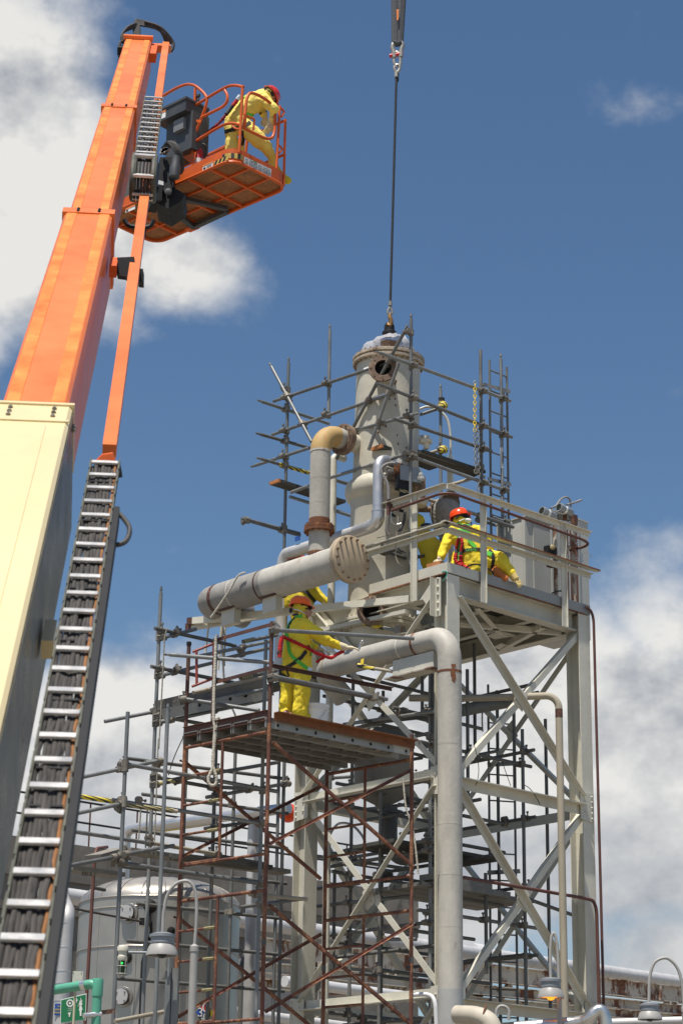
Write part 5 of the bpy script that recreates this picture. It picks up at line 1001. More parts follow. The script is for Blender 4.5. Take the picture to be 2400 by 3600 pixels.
# ------------------------------------------------------------------ people
DG = lambda: bpy.context.evaluated_depsgraph_get()
_cl = bpy.data.textures.new('cloth_folds', 'CLOUDS'); _cl.noise_scale = .24; _cl.noise_depth = 2; _cl.noise_type = 'HARD_NOISE'
def meld(name, mb, mat, parent, vox=.014, smooth=4, folds=0.0, label=None):
    """one continuous surface grown from overlapping limbs"""
    tmp = mb.build('limbs', mat, parent)
    m = tmp.modifiers.new('r', 'REMESH'); m.mode = 'VOXEL'; m.voxel_size = vox
    if smooth: s_ = tmp.modifiers.new('s', 'SMOOTH'); s_.iterations = smooth; s_.factor = .5
    if folds: d_ = tmp.modifiers.new('d', 'DISPLACE'); d_.texture = _cl; d_.strength = folds; d_.mid_level = .38; d_.texture_coords = 'LOCAL'
    me = bpy.data.meshes.new_from_object(tmp.evaluated_get(DG())); me.name = name; org = ORG[tmp.name]; bpy.data.objects.remove(tmp)
    for p in me.polygons: p.use_smooth = True
    o = bpy.data.objects.new(name, me); COL.objects.link(o); o.parent = parent; ORG[o.name] = org
    if label: o['label'] = label
    return o
def bvh(o): return BVHTree.FromPolygons([v.co+ORG[o.name] for v in o.data.vertices], [tuple(p.vertices) for p in o.data.polygons])
def hit(tree, px, py, off=.012):
    h = tree.ray_cast(CAM, sight(px, py).normalized())
    return (h[0]+h[1]*off, h[1]) if h[0] else (None, None)
def strap(parent, tree, pts, conv, w_, mat, name='harness_strap', th=.004, step=6):
    path = [conv(*p) for p in pts]; dense = []
    for a, b in zip(path, path[1:]):
        n = max(1, int(math.hypot(b[0]-a[0], b[1]-a[1])/step)); dense += [(a[0]+(b[0]-a[0])*i/n, a[1]+(b[1]-a[1])*i/n) for i in range(n)]
    dense.append(path[-1]); q = [hit(tree, *d) for d in dense]; q = [x for x in q if x[0] is not None]
    if len(q) < 2: return
    # smooth the run of the webbing
    c = [x[0] for x in q]; nm = [x[1] for x in q]
    for _ in range(2): c = [c[0]]+[(c[i-1]+c[i]*2+c[i+1])/4 for i in range(1, len(c)-1)]+[c[-1]]; nm = [nm[0]]+[(nm[i-1]+nm[i]+nm[i+1]).normalized() for i in range(1, len(nm)-1)]+[nm[-1]]
    m = MB(); vs = []
    for i in range(len(c)):
        t = (c[min(i+1, len(c)-1)]-c[max(i-1, 0)]).normalized(); s_ = t.cross(nm[i]).normalized()*w_/2; n_ = nm[i]*th
        vs += [c[i]-s_, c[i]+s_, c[i]+s_+n_, c[i]-s_+n_]
    fs_ = []
    for i in range(len(c)-1):
        for k in range(4): fs_.append([i*4+k, i*4+(k+1) % 4, i*4+4+(k+1) % 4, i*4+4+k])
    fs_ += [[0, 1, 2, 3], [len(vs)-4+k for k in (3, 2, 1, 0)]]
    m.add(vs, fs_); return m.build(name, mat, parent)
def hat(parent, c, up, front, r, mat, name='hard_hat'):
    up = V(up).normalized(); f = V(front); f = (f-up*f.dot(up)).normalized(); s_ = up.cross(f); n = 28; vs = []; rows = [(1.0, -.10), (1.17, -.14), (1.18, -.10), (1.02, -.04), (1.0, .12), (.95, .38), (.84, .62), (.66, .82), (.42, .95), (.18, 1.0)]
    for i, (rr_, h) in enumerate(rows):
        for k in range(n):
            t = 2*math.pi*k/n; e = (1+.22*max(0, math.cos(t))**3) if i in (1, 2) else 1
            p = c+r*rr_*(1.13*e*math.cos(t)*f+math.sin(t)*s_)+up*r*h*1.0
            if i > 3 and abs(math.sin(t)) < .25: p += up*.012+f*math.cos(t)*.006
            vs.append(p)
    m = MB(); fs_ = [[i*n+k, i*n+(k+1) % n, (i+1)*n+(k+1) % n, (i+1)*n+k] for i in range(len(rows)-1) for k in range(n)]+[[(len(rows)-1)*n+k for k in range(n)]]
    m.add(vs, fs_); h = m.build(name, mat, parent, 50)
    for a in (-.5, .5): MB().box(c+r*1.05*(1.1*math.cos(math.pi/2+a)*f-math.sin(math.pi/2+a)*s_)+up*r*.0, f, s_, up, .022, .012, .012).build('slot_lug', mat, h)
    MB().tube([c+f*r*1.02-up*r*.14, c+s_*r*.92-up*r*.2, c-f*r*1.02-up*r*.22, c-s_*r*.92-up*r*.2], .012, 8, closed=True).build('suspension_band', BLKS, h)
    return h
def glove(parent, wr, di, nrm, s=1.0, curl=.5, thumb=1, mat=None, mate=None):
    di = V(di).normalized(); nrm = V(nrm); nrm = (nrm-di*nrm.dot(di)).normalized(); sd = di.cross(nrm); m = MB(); wr = V(wr)
    m.caps(wr-di*.05*s, wr, .042*s, .036*s); m.caps(wr+sd*.018*s, wr+di*.075*s+sd*.024*s, .025*s, .022*s); m.caps(wr-sd*.018*s, wr+di*.075*s-sd*.024*s, .025*s, .022*s); m.caps(wr, wr+di*.08*s, .025*s, .022*s)
    for k, (o, l) in enumerate(((-.036, .062), (-.012, .075), (.012, .08), (.036, .07))):
        p = wr+di*.085*s+sd*o*s; d = di.copy()
        for j in range(3):
            d = (d*math.cos(curl*(.5+.35*j)*(.9+.08*k))-nrm*math.sin(curl*(.5+.35*j)*(.9+.08*k))).normalized(); q = p+d*l*s*(.45, .32, .25)[j]; m.caps(p, q, (.0125-.0012*j)*s, (.0115-.0012*j)*s, 8); p = q
    p = wr+di*.02*s+sd*.03*thumb*s; q = p+(di*.6+sd*thumb*.8)*.045*s; m.caps(p, q, .017*s, .014*s, 8); m.caps(q, q+(di*.95+sd*thumb*.15-nrm*.3)*.04*s, .013*s, .011*s, 8)
    return meld('glove', m, mat or GLOVE, parent, .0065, 1)
def rope_tube(pts, r, mat, parent, name, bunch=0.0, seed=1):
    rr_ = random.Random(seed); pts = [V(p) for p in pts]; out = []
    for i in range(len(pts)-1):
        p0, a, b, p3 = pts[max(0, i-1)], pts[i], pts[i+1], pts[min(len(pts)-1, i+2)]; n = max(2, int((b-a).length/.012))
        for k in range(n):
            t = k/n; out.append(.5*((2*a)+(b-p0)*t+(2*p0-5*a+4*b-p3)*t*t+(3*a-p0-3*b+p3)*t**3))
    out.append(pts[-1]); rs = [r*(1+bunch*(.5*math.sin(i*2.1)+rr_.uniform(-.4, .4))) for i in range(len(out))]
    return MB().tube(out, rs, 8).build(name, mat, parent, 60)
def person(label, loc, group=None): return thing('person', label, 'person', loc, group)
def body_of(p, mb, vox=.016): return meld('body', mb, SKIN, p, vox, 2)

# worker with the orange hat on the frame scaffold
Y1 = F(.95, .5, 0).y; S1 = .25*(Y1*.946+6.6*.324)/FL
w1 = lambda x, y, d=0.0: P(*zw1(x, y), Y1+d)
pr1 = person('worker in yellow coveralls and orange hard hat standing at the rail beside the white bucket', F(.95, .5, zd_-.054))
def limbs(seq, S, shrink=0.0, m=None):
    m = m or MB()
    for a, b, r1, r2 in seq: m.caps(a, b, max(.02, r1*S-shrink), max(.02, r2*S-shrink), 14)
    return m
c1 = [(w1(610, 560), w1(580, 760), 115, 175), (w1(580, 760), w1(585, 980), 185, 205), (w1(585, 980), w1(570, 1160), 205, 195), (w1(690, 610, -.10), w1(560, 620, .14), 118, 120),
      (w1(700, 610, -.10), w1(830, 690, -.12), 108, 98), (w1(830, 690, -.12), w1(985, 810, -.08), 96, 86), (w1(985, 810, -.08), w1(1180, 885, .02), 82, 58),
      (w1(540, 640, .2), w1(640, 800, .28), 90, 75), (w1(640, 800, .28), w1(820, 890, .32), 72, 55),
      (w1(640, 1180, -.05), w1(645, 1480, -.07), 140, 108), (w1(645, 1480, -.07), w1(620, 1830, -.02), 108, 104), (w1(475, 1180, .10), w1(430, 1480, .10), 130, 98), (w1(430, 1480, .10), w1(415, 1840, .10), 98, 92),
      (w1(620, 470), w1(610, 560), 78, 110)]
cov1 = meld('coverall', limbs(c1, S1*1.07), YCOV, pr1, .013, 3, .06)
bd1 = limbs(c1, S1, .03); bd1.caps(w1(630, 480, 0), w1(650, 400), .055, .06, 12); bd1.ball(w1(640, 345), .1, 14, (1.0, .82, 1.08)); bd1.ball(w1(690, 400), .074, 12, (1, .85, 1)); bd1.ball(w1(715, 455), .045, 10); bd1.caps(w1(765, 385, -.0), w1(778, 412, -.0), .014, .018, 8); bd1.caps(w1(752, 440), w1(762, 440), .018, .016, 8); bd1.ball(w1(682, 405, -.085), .03, 8, (.55, .4, 1.0))
bd1.caps(w1(1180, 885, .02), w1(1250, 905, .03), .04, .04, 8)
for x in (615, 420): bd1.caps(w1(x, 1830), w1(x+70, 1875), .05, .045, 10)
body_of(pr1, bd1, .011)
for x, d in ((615, -.02), (420, .1)): MB().caps(w1(x-10, 1870, d), w1(x+110, 1880, d+.03), .055, .05, 10).build('rubber_boot', YDK, pr1)
MB().box(w1(772, 455, -.02), (1, .1, 0), (0, 1, 0), (0, 0, 1), .004, .02, .003).build('mouth', RED, pr1)
u1 = V((.06, .02, 1)); f1_ = V((.97, .25, 0)); hat(pr1, w1(625, 312), u1, f1_, .128, HATO)
hd = MB(); x_, y_, d_ = frame(V((.35, .05, 1))); hd.lathe(w1(612, 385), V((.38, .05, 1)), [(.098, -.035), (.112, .0), (.115, .06)], 24, True, True); hd.build('head_sock', YDK, pr1); MB().tube([w1(612, 385)+V((.38, .05, 1)).normalized()*-.035+.1*(math.cos(t)*x_+math.sin(t)*y_) for t in [i*math.pi/12 for i in range(24)]], .008, 8, closed=True).build('sock_trim', WHITEP, pr1)
MB().tube([w1(690, 365, -.085), w1(735, 355, -.06), w1(768, 350, -.03)], .009, 6).build('sunglasses', BLACK, pr1); MB().box(w1(762, 356, -.02), (1, .4, 0), (-.4, 1, 0), Zz, .012, .05, .018).build('sunglasses', BLACK, pr1)
MB().lathe(w1(500, 385, -.06), V((-1, -.3, 0)), [(.035, 0), (.04, .01), (.03, .03)], 12).build('hat_adjuster', BLACK, pr1); MB().tube([w1(520, 450, .06), w1(560, 440, -.06), w1(640, 445, -.07), w1(680, 480, -.04)], .014, 8).build('collar', M('navy_collar', (.03, .04, .07), .8), pr1)
glove(pr1, w1(1265, 905, .03), V((1, .05, -.03)), V((.1, -.35, 1)), 1.12, .28, -1); MB().tube([w1(1165, 880, .02), w1(1215, 893, .025), w1(1270, 908, .03)], [.055, .052, .046], 14).build('glove_cuff', GLOVE, pr1)
glove(pr1, w1(850, 905, .33), V((1, .2, -.2)), V((0, -.3, 1)), 1.05, .5, 1)
tr1 = bvh(cov1)
for pts, w_, mt_ in ((((645, 470), (560, 478), (505, 505), (455, 590), (425, 690), (440, 780), (465, 880), (470, 960), (515, 1045), (600, 1110), (690, 1180), (735, 1215)), .048, GREENS), (((545, 490), (500, 540), (470, 600), (452, 650)), .04, BLKS),
                     (((700, 955), (640, 1040), (540, 1120), (440, 1185), (330, 1235)), .05, BLKS), (((335, 1265), (400, 1315), (468, 1325)), .045, BLKS), (((430, 1190), (445, 1260), (470, 1300)), .03, BLKS), (((790, 870), (755, 900), (765, 960), (765, 1025)), .05, GREENS), (((730, 890), (790, 880)), .04, BLKS), (((395, 640), (350, 760), (335, 850)), .045, GREENS), (((420, 560), (380, 620), (395, 660)), .05, GREENS)):
    strap(pr1, tr1, pts, zw1, w_, mt_)
bq = hit(tr1, *zw1(738, 1212), .02)[0]; MB().box(bq or w1(738, 1212, -.25), (1, 0, -.5), (0, 1, 0), (.5, 0, 1), .035, .008, .025).build('buckle', STEELB, pr1)
hq1 = lambda x, y, f_=-.24: (hit(tr1, *zw1(x, y), .03)[0] or w1(x, y, f_))
rope_tube([hq1(x, y) for x, y in ((385, 755), (460, 790), (540, 835), (650, 890), (730, 930))]+[w1(820, 970, -.26), w1(920, 1010, -.2), w1(1050, 1050, -.1), w1(1140, 1000, 0), w1(1222, 958, .1)], .024, REDL, pr1, 'lanyard', .3)
rope_tube([hq1(x, y) for x, y in ((370, 760), (345, 850), (335, 960), (330, 1040))], .03, REDL, pr1, 'lanyard', .15, 2); rope_tube([w1(960, 1045, .1), w1(900, 1075, .12), w1(850, 1110, .15)], .02, REDL, pr1, 'lanyard', .3, 3)
MB().tube([hq1(x, y) for x, y in ((340, 940), (320, 1000))], .032, 8).build('lanyard_sleeve', BLKS, pr1); MB().tube([hq1(350, 690), hq1(345, 740)], .028, 8).build('lanyard_hook', STEELB, pr1)
ghk = thing('scaffold_hook', 'shiny snap hook resting on the pipe just beyond the worker in the orange hat', 'hook', w1(1480, 900, .05)); MB().tube([w1(1445, 930, .05), w1(1465, 860, .05), w1(1490, 815, .05), w1(1530, 810, .05), w1(1555, 835, .05)], .016, 8).build('hook_bow', STEELB, ghk); MB().tube([w1(1450, 925, .08), w1(1480, 870, .08), w1(1510, 830, .08)], .01, 8).build('hook_gate', STEELB, ghk)

# worker bending in the lift basket
Y2 = K(.5, .55, 0).y; S2 = .25*(Y2*.946+15.3*.324)/FL
w2 = lambda x, y, d=0.0: P(*zw2(x, y), Y2+d)
pr2 = person('worker in pale yellow coveralls and red hard hat bending over in the lift basket', K(.5, .55, .06))
c2_ = [(w2(500, 590), w2(620, 440), 150, 158), (w2(620, 440), w2(790, 300), 158, 150), (w2(790, 300), w2(890, 230), 150, 105), (w2(900, 250, -.05), w2(870, 320, .2), 95, 90),
       (w2(930, 290, -.1), w2(1060, 420, -.12), 90, 74), (w2(1060, 420, -.12), w2(1030, 520, -.05), 66, 52), (w2(860, 360, .2), w2(905, 500, .1), 75, 52),
       (w2(450, 640), w2(455, 860), 108, 92), (w2(455, 860), w2(450, 1120), 90, 84), (w2(580, 620, -.05), w2(790, 790, -.08), 132, 122), (w2(790, 790, -.08), w2(945, 950, -.02), 120, 98), (w2(945, 950, -.02), w2(1030, 1100, .12), 92, 72), (w2(1030, 1100, .12), w2(1030, 1230, .2), 74, 60), (w2(590, 880, .08), w2(600, 1080, .1), 60, 55)]
cov2 = meld('coverall', limbs(c2_, S2), YPALE, pr2, .013, 4, .045)
bd2 = limbs(c2_, S2, .03); bd2.caps(w2(900, 230), w2(985, 215), .06, .06); bd2.ball(w2(1010, 225), .095, 12); bd2.caps(w2(1050, 270), w2(1062, 285), .03, .02)
for a, b in (((450, 1120, 0), (500, 1150, 0)), ((1040, 1230, .2), (1130, 1340, .3))): bd2.caps(w2(*a), w2(*b), .05, .05)
body_of(pr2, bd2, .013); up2 = V((.72, .25, .62)); hat(pr2, w2(1015, 215), up2, V((.6, .35, -.7)), .118, HATR)
MB().ball(w2(975, 215), .112, 14, (1, 1, 1.02)).build('head_sock', YPALE, pr2); MB().box(w2(955, 135, -.08), (1, .2, -.4), (0, 1, 0), (.4, 0, 1), .04, .02, .016).build('goggle_strap', BLKS, pr2); MB().tube([w2(930, 130, -.09), w2(985, 165, -.1), w2(1035, 230, -.08)], .014, 8).build('goggle_strap', BLKS, pr2)
bt = MB(); bt.caps(w2(1060, 1230, .2), w2(1120, 1330, .24), .062, .066); bt.caps(w2(1120, 1340, .24), w2(1255, 1420, .26), .066, .05); bt.caps(w2(1110, 1390, .24), w2(1240, 1432, .26), .05, .045); meld('rubber_boot', bt, YDK, pr2, .012, 3)
MB().caps(w2(440, 1150), w2(520, 1170), .055, .05).build('rubber_boot', YDK, pr2)
glove(pr2, w2(925, 530, .1), V((.1, -.05, -1)), V((-.6, -.7, 0)), 1.1, .7, 1); glove(pr2, w2(1010, 600, -.03), V((-.35, .1, -1)), V((.7, -.6, 0)), 1.15, .45, -1); MB().tube([w2(1035, 545, -.05), w2(1012, 620, -.02)], [.055, .046], 12).build('glove_cuff', GLOVEC, pr2)
tr2 = bvh(cov2)
for pts, w_, mt_ in ((((370, 735), (430, 715), (500, 700), (560, 670)), .055, BLKS), (((640, 660), (700, 620), (740, 560), (790, 510)), .05, BLKS), (((790, 505), (860, 485), (920, 460), (965, 440)), .03, BLKS), (((655, 480), (720, 500), (790, 505)), .04, GREENS), (((780, 545), (815, 590), (845, 620)), .04, GREENS), (((800, 130), (740, 155), (680, 190), (640, 230)), .045, GREENS), (((640, 235), (600, 300), (575, 370)), .03, GREENS), (((610, 720), (625, 780), (620, 860), (605, 930)), .04, BLKS), (((700, 165), (760, 140), (810, 125)), .02, BLKS)): strap(pr2, tr2, pts, zw2, w_, mt_)
l2_ = [hit(tr2, *zw2(x, y), .035)[0] or w2(x, y, -.2) for x, y in ((560, 250), (520, 310), (470, 370))]+[w2(420, 440, -.2), w2(380, 490, -.22)]
rope_tube(l2_[:3], .03, REDL, pr2, 'lanyard', .2); MB().tube(l2_[2:], .03, 8).build('lanyard_sleeve', BLKS, pr2); MB().tube([hit(tr2, *zw2(x, y), .03)[0] or w2(x, y, -.2) for x, y in ((575, 230), (530, 290))], .035, 8).build('lanyard_hook', STEELB, pr2)
rope_tube([l2_[-1], w2(300, 590, -.2), w2(200, 680, -.2), w2(100, 760, -.2), w2(-40, 870, -.2)], .022, M('dark_red_lanyard', (.23, .01, .02), .85, 0, .2, 20), pr2, 'lanyard', .5, 4)

# worker crouching on the work deck
Y3 = T(.95, .50, 0).y; S3 = .25*(Y3*.946+9.7*.324)/FL
w3 = lambda x, y, d=0.0: P(*zw3(x, y), Y3+d)
pr3 = person('worker in yellow coveralls and red hard hat crouching at the deck corner', T(.95, .5, 11.07))
c3_ = [(w3(580, 490), w3(930, 490, .05), 110, 120), (w3(740, 560), w3(800, 760), 190, 205), (w3(800, 760), w3(860, 960), 220, 240), (w3(535, 520), w3(455, 690, -.08), 92, 80), (w3(455, 690, -.08), w3(390, 850, -.16), 78, 58),
       (w3(960, 560, .1), w3(1080, 690, .15), 100, 75), (w3(960, 880), w3(1200, 860, -.05), 185, 125), (w3(1200, 860, -.05), w3(1320, 1000, -.1), 118, 92), (w3(1320, 1000, -.1), w3(1420, 1110, -.12), 88, 62), (w3(690, 400), w3(720, 500), 105, 130), (w3(840, 1000, .05), w3(1000, 1090, .1), 160, 120), (w3(640, 830, .0), w3(620, 980, -.05), 120, 100)]
cov3 = meld('coverall', limbs(c3_, S3), YCOV, pr3, .013, 3, .06)
bd3 = limbs(c3_, S3, .03); bd3.caps(w3(690, 400), w3(690, 320), .065, .07); bd3.ball(w3(680, 290), .1, 12, (1, .9, 1.05)); bd3.ball(w3(755, 300, -.03), .06, 10); bd3.caps(w3(800, 280, -.02), w3(812, 300, -.03), .014, .018); body_of(pr3, bd3, .014)
hat(pr3, w3(650, 262), V((-.22, .05, 1)), V((.9, -.3, .2)), .126, HATRO)
hs3 = MB(); hs3.ball(w3(670, 320), .118, 14); hs3.ball(w3(725, 330, -.03), .085, 12); meld('head_sock', hs3, YCOV, pr3, .012, 2); MB().ball(w3(765, 318, -.085), .062, 12, (1.15, .6, .62)).build('dust_mask', WHITEP, pr3); MB().tube([w3(650, 330, -.13), w3(720, 300, -.14), w3(800, 320, -.1)], .008, 6).build('mask_strap', WHITEP, pr3)
MB().box(w3(748, 262, -.1), (1, .15, -.15), (-.15, 1, 0), (.15, 0, 1), .055, .012, .024).build('sunglasses', BLACK, pr3); MB().tube([w3(600, 300, -.12), w3(650, 250, -.13), w3(700, 245, -.12)], .013, 8).build('goggle_strap', BLKS, pr3); MB().prism([w3(x, y, .02) for x, y in ((775, 215), (805, 250), (825, 310), (828, 370), (812, 370), (805, 310), (785, 255))], V((0, .02, 0))).build('face_shield', GLASSD, pr3)
glove(pr3, w3(385, 865, -.16), V((-.25, -.35, -.5)), V((-.2, -.6, .6)), 1.12, .6, 1); MB().tube([w3(398, 835, -.15), w3(380, 880, -.17)], [.058, .05], 12).build('glove_cuff', GLOVE, pr3); glove(pr3, w3(1430, 1135, -.12), V((.45, -.2, -.6)), V((.3, -.6, .5)), 1.05, .4, -1, GLOVEC); MB().tube([w3(1405, 1090, -.12), w3(1445, 1150, -.13)], [.066, .058], 12).build('glove_cuff', GLOVEC, pr3)
tr3 = bvh(cov3)
for pts, w_, mt_ in ((((635, 350), (650, 385), (720, 400), (790, 385), (825, 370)), .05, GREENS), (((660, 390), (740, 385), (820, 430)), .03, BLKS), (((640, 480), (645, 600), (640, 740), (650, 860), (645, 920)), .065, GREENS), (((780, 590), (830, 650), (880, 700)), .06, GREENS), (((640, 760), (740, 745), (870, 725), (950, 735)), .055, BLKS), (((950, 745), (1030, 775), (1110, 800)), .07, GREENS), (((1075, 735), (1130, 800), (1130, 900), (1110, 990)), .05, BLKS), (((630, 460), (720, 465), (800, 480)), .045, GREENS)): strap(pr3, tr3, pts, zw3, w_, mt_)
hq3 = lambda x, y: hit(tr3, *zw3(x, y), .035)[0] or w3(x, y, -.28)
for k, pts in enumerate((((655, 570), (650, 640), (625, 740)), ((690, 570), (705, 650), (695, 760)))): rope_tube([hq3(*p) for p in pts], .024, REDL, pr3, 'lanyard', .2, k)
for k, pts in enumerate((((625, 740), (615, 800)), ((695, 760), (690, 820)))): MB().tube([hq3(*p) for p in pts], .026, 8).build('lanyard_sleeve', PLAST, pr3)
for k, pts in enumerate((((615, 810), (600, 880), (640, 940), (720, 960)), ((690, 820), (695, 880), (700, 940), (790, 995)))): rope_tube([hq3(*p) for p in pts], .03, REDL, pr3, 'lanyard', .35, k+7)
MB().tube([hq3(660, 555), hq3(690, 575)], .025, 8).build('lanyard_hook', STEELB, pr3)
tx = hit(tr3, *zw3(815, 738), .022)[0]
if tx: text('Ultra', tx, (1, .25, .1), Zz, .085, GREENS, pr3)
og = MB(); og.caps(w3(1170, 1040, -.16), w3(1300, 1130, -.2), .075, .05); og.caps(w3(1160, 1000, -.14), w3(1180, 1090, -.16), .04, .06); meld('x', og, M('orange_cloth', (.45, .13, .03), .8, 0, .25, 5, dirt=.55), pr3, .014, 3, .03).name = 'orange_rag'
# worker half hidden behind the rail equipment
Y4 = T(.75, 1.25, 0).y; w4 = lambda x, y, d=0.0: P(*zw3(x, y), Y4+d); S4 = .25*(Y4*.946+9.7*.324)/FL
pr4 = person('worker in dull yellow coveralls half hidden behind the rail beside the vessel', T(.75, 1.25, 11.07))
c4_ = [(w4(110, 450), w4(200, 600), 110, 140), (w4(200, 600), w4(270, 850), 150, 165), (w4(320, 640), w4(400, 800), 80, 70), (w4(270, 880), w4(300, 1050), 160, 140), (w4(90, 470), w4(40, 620), 80, 60)]
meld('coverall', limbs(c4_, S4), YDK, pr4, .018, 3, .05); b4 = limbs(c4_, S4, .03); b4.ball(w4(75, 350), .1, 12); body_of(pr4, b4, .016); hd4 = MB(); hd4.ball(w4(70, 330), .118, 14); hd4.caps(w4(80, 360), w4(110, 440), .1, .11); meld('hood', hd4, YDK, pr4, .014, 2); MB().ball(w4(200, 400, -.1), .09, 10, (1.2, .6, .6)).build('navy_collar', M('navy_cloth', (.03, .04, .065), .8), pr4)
# worker behind the wrapped pipe
Y5 = 32.5; S5 = (Y5*.946+9.4*.324)/FL; w5 = lambda px, py, d=0.0: P(px, py, Y5+d)
pr5 = person('worker in yellow coveralls and dark red hard hat behind the big wrapped pipe', w5(1070, 2400))
c5 = [(w5(1048, 2030), w5(1060, 2100), 34, 44), (w5(1060, 2100), w5(1065, 2190), 46, 42), (w5(1030, 2045), w5(1085, 2045), 26, 26), (w5(1090, 2060), w5(1120, 2095, -.05), 24, 20), (w5(1120, 2095, -.05), w5(1150, 2118, -.1), 19, 13), (w5(1015, 2060), w5(1010, 2130), 22, 16), (w5(1050, 2200), w5(1050, 2380), 26, 20), (w5(1085, 2200), w5(1085, 2380), 26, 20)]
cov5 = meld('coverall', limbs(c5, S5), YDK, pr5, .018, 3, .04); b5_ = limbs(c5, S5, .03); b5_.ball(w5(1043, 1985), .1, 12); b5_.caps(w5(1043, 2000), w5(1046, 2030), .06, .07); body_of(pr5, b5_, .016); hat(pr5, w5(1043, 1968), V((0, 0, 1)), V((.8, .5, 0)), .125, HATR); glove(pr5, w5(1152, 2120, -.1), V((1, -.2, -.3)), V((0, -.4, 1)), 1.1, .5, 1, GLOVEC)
strap(pr5, bvh(cov5), ((1040, 2060), (1075, 2080), (1105, 2115)), lambda x, y: (x, y), .07, BLKS)
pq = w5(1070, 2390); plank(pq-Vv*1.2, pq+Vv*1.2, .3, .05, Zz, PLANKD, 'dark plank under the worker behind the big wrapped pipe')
# white bucket on the deck
bk0 = F(1.5, .19, zd_); bu = thing('bucket', 'white plastic bucket with a wire handle standing on the scaffold deck', 'bucket', bk0)
bpx = P(*zw1(845, 1800), bk0.y); bk0 = V((bpx.x, bpx.y, zd_-.053)); MB().lathe(bk0, Zz, [(.148, 0), (.153, .01), (.168, .335), (.182, .338), (.182, .352), (.17, .357), (.171, .385), (.185, .388), (.186, .415), (.178, .42), (.172, .41), (.157, .05)], 40, True, True).build('pail', WHITEP, bu)
MB().tube([bk0+V((-.178, -.06, .34)), bk0+V((-.14, -.13, .16)), bk0+V((-.03, -.178, .12)), bk0+V((.08, -.172, .23)), bk0+V((.15, -.1, .35))], .004, 6).build('wire_handle', STEELB, bu)
# ------------------------------------------------------------------ equipment on the work deck
def pipes_s(name, pts, r, mat, label, fil=.06, n=10, cat='pipe', group=None): return pipe(name, pts, r, mat, label, fil, n, cat=cat, group=group)
BA = .55; ac = PU(1847, 1817, BA); zA = ac.z; aR = pA(PU(1932, 1830, BA)); bL = pB(PV(1749, 1832, pA(ac)))
ca_ = thing('equipment_cabinet', 'pale grey steel cabinet with door panels standing behind the deck rail, lower and nearer', 'cabinet', T((pA(ac)+aR)/2, (BA+bL)/2, 11.07))
A0, A1c = pA(ac), aR
MB().box(T((A0+A1c)/2, (BA+bL)/2, (11.07+zA)/2), Uu, Vv, Zz, (A1c-A0)/2, (bL-BA)/2, (zA-11.07)/2).build('case', CABIN, ca_)
MB().box(T((A0+A1c)/2+.07, BA-.008, (11.2+zA)/2), Uu, Vv, Zz, (A1c-A0)/2-.09, .008, (zA-11.2)/2-.06).build('door', CABIN, ca_)
for b in (.3, .75): MB().box(T(A0-.006, BA+(bL-BA)*b, (11.15+zA)/2), Vv, Uu, Zz, (bL-BA)*.2, .006, (zA-11.15)/2-.07).build('side_panel', CABIN, ca_)
for b in (.06, .52, .96): MB().box(T(A0-.012, BA+(bL-BA)*b, (11.1+zA)/2), Vv, Uu, Zz, .035, .012, (zA-11.1)/2).build('panel_strip', CABIN, ca_)
MB().box(T((A0+A1c)/2, (BA+bL)/2, zA+.01), Uu, Vv, Zz, (A1c-A0)/2+.03, (bL-BA)/2+.03, .012).build('lid', CABIN, ca_)
MB().box(T(A1c-.05, BA-.02, 11.35), Uu, Vv, Zz, .03, .006, .06).build('hinge', RUSTW, ca_); MB().box(T(A0+.25, BA-.012, 11.17), Uu, Vv, Zz, .2, .006, .018).build('rust_edge', RUSTY, ca_)
BB = .85; rt_ = PU(2064, 1839, BB); zB = rt_.z; lB = PU(1935, 1800, BB)
cb2 = thing('equipment_cabinet', 'taller pale grey steel cabinet at the far end of the deck behind three dark conduits', 'cabinet', T((pA(rt_)+pA(lB))/2, BB+.4, 11.07))
MB().box(T((pA(rt_)+pA(lB))/2, BB+.4, (11.0+zB)/2), Uu, Vv, Zz, (pA(rt_)-pA(lB))/2, .4, (zB-11.0)/2).build('case', CABIN, cb2); MB().box(T((pA(rt_)+pA(lB))/2, BB+.4, zB+.01), Uu, Vv, Zz, (pA(rt_)-pA(lB))/2+.012, .415, .012).build('lid', CABIN, cb2)
MB().box(T(pA(rt_)-.28, BB-.012, (11.0+zB)/2), Uu, Vv, Zz, .02, .012, (zB-11.0)/2-.05).build('corner_strip', CABIN, cb2)
sk = thing('pipe_stand', 'rust spotted white stand with gauge and small instruments behind the deck rail', 'stand', T(2.4, .25, 11.07))
BS = .22; cS = lambda x, y, b=BS: PU(*zc(x, y), b)
for xa, y0_, y1_ in ((835, 590, 1400), (1085, 470, 900)):
    q = cS(xa, y0_); MB().tube([V((q.x, q.y, 11.07)), q], .036, 12).build('post', RUSTW, sk)
MB().box(cS(1112, 515, BS-.06), Uu, Vv, Zz, .045, .03, .085).build('rusty_plate', BRNFR, sk)
MB().tube([cS(930, 925), cS(1110, 880)], .032, 12).build('arm', RUSTW, sk); MB().tube([cS(880, 500), cS(1110, 460)], .018, 8).build('arm', CLAMP, sk); MB().tube([cS(700, 470), cS(900, 520)], .02, 8).build('arm', CLAMP, sk)
MB().box(cS(770, 940, BS-.06), Uu, Vv, Zz, .10, .05, .055).build('regulator', BLACK, sk); MB().lathe(cS(800, 900, BS-.12), Nn*.8-Uu*.5, [(.042, 0), (.045, .015), (.035, .022)], 16).build('gauge', M('gauge_brass', (.35, .27, .14), .5, .3), sk)
for x_, y_ in ((900, 470), (960, 480), (1000, 440), (1020, 490)): MB().box(cS(x_, y_, BS-.04), Uu, Vv, Zz, .045, .035, .035).build('clamp', CLAMP if x_ != 960 else RUSTY, sk)
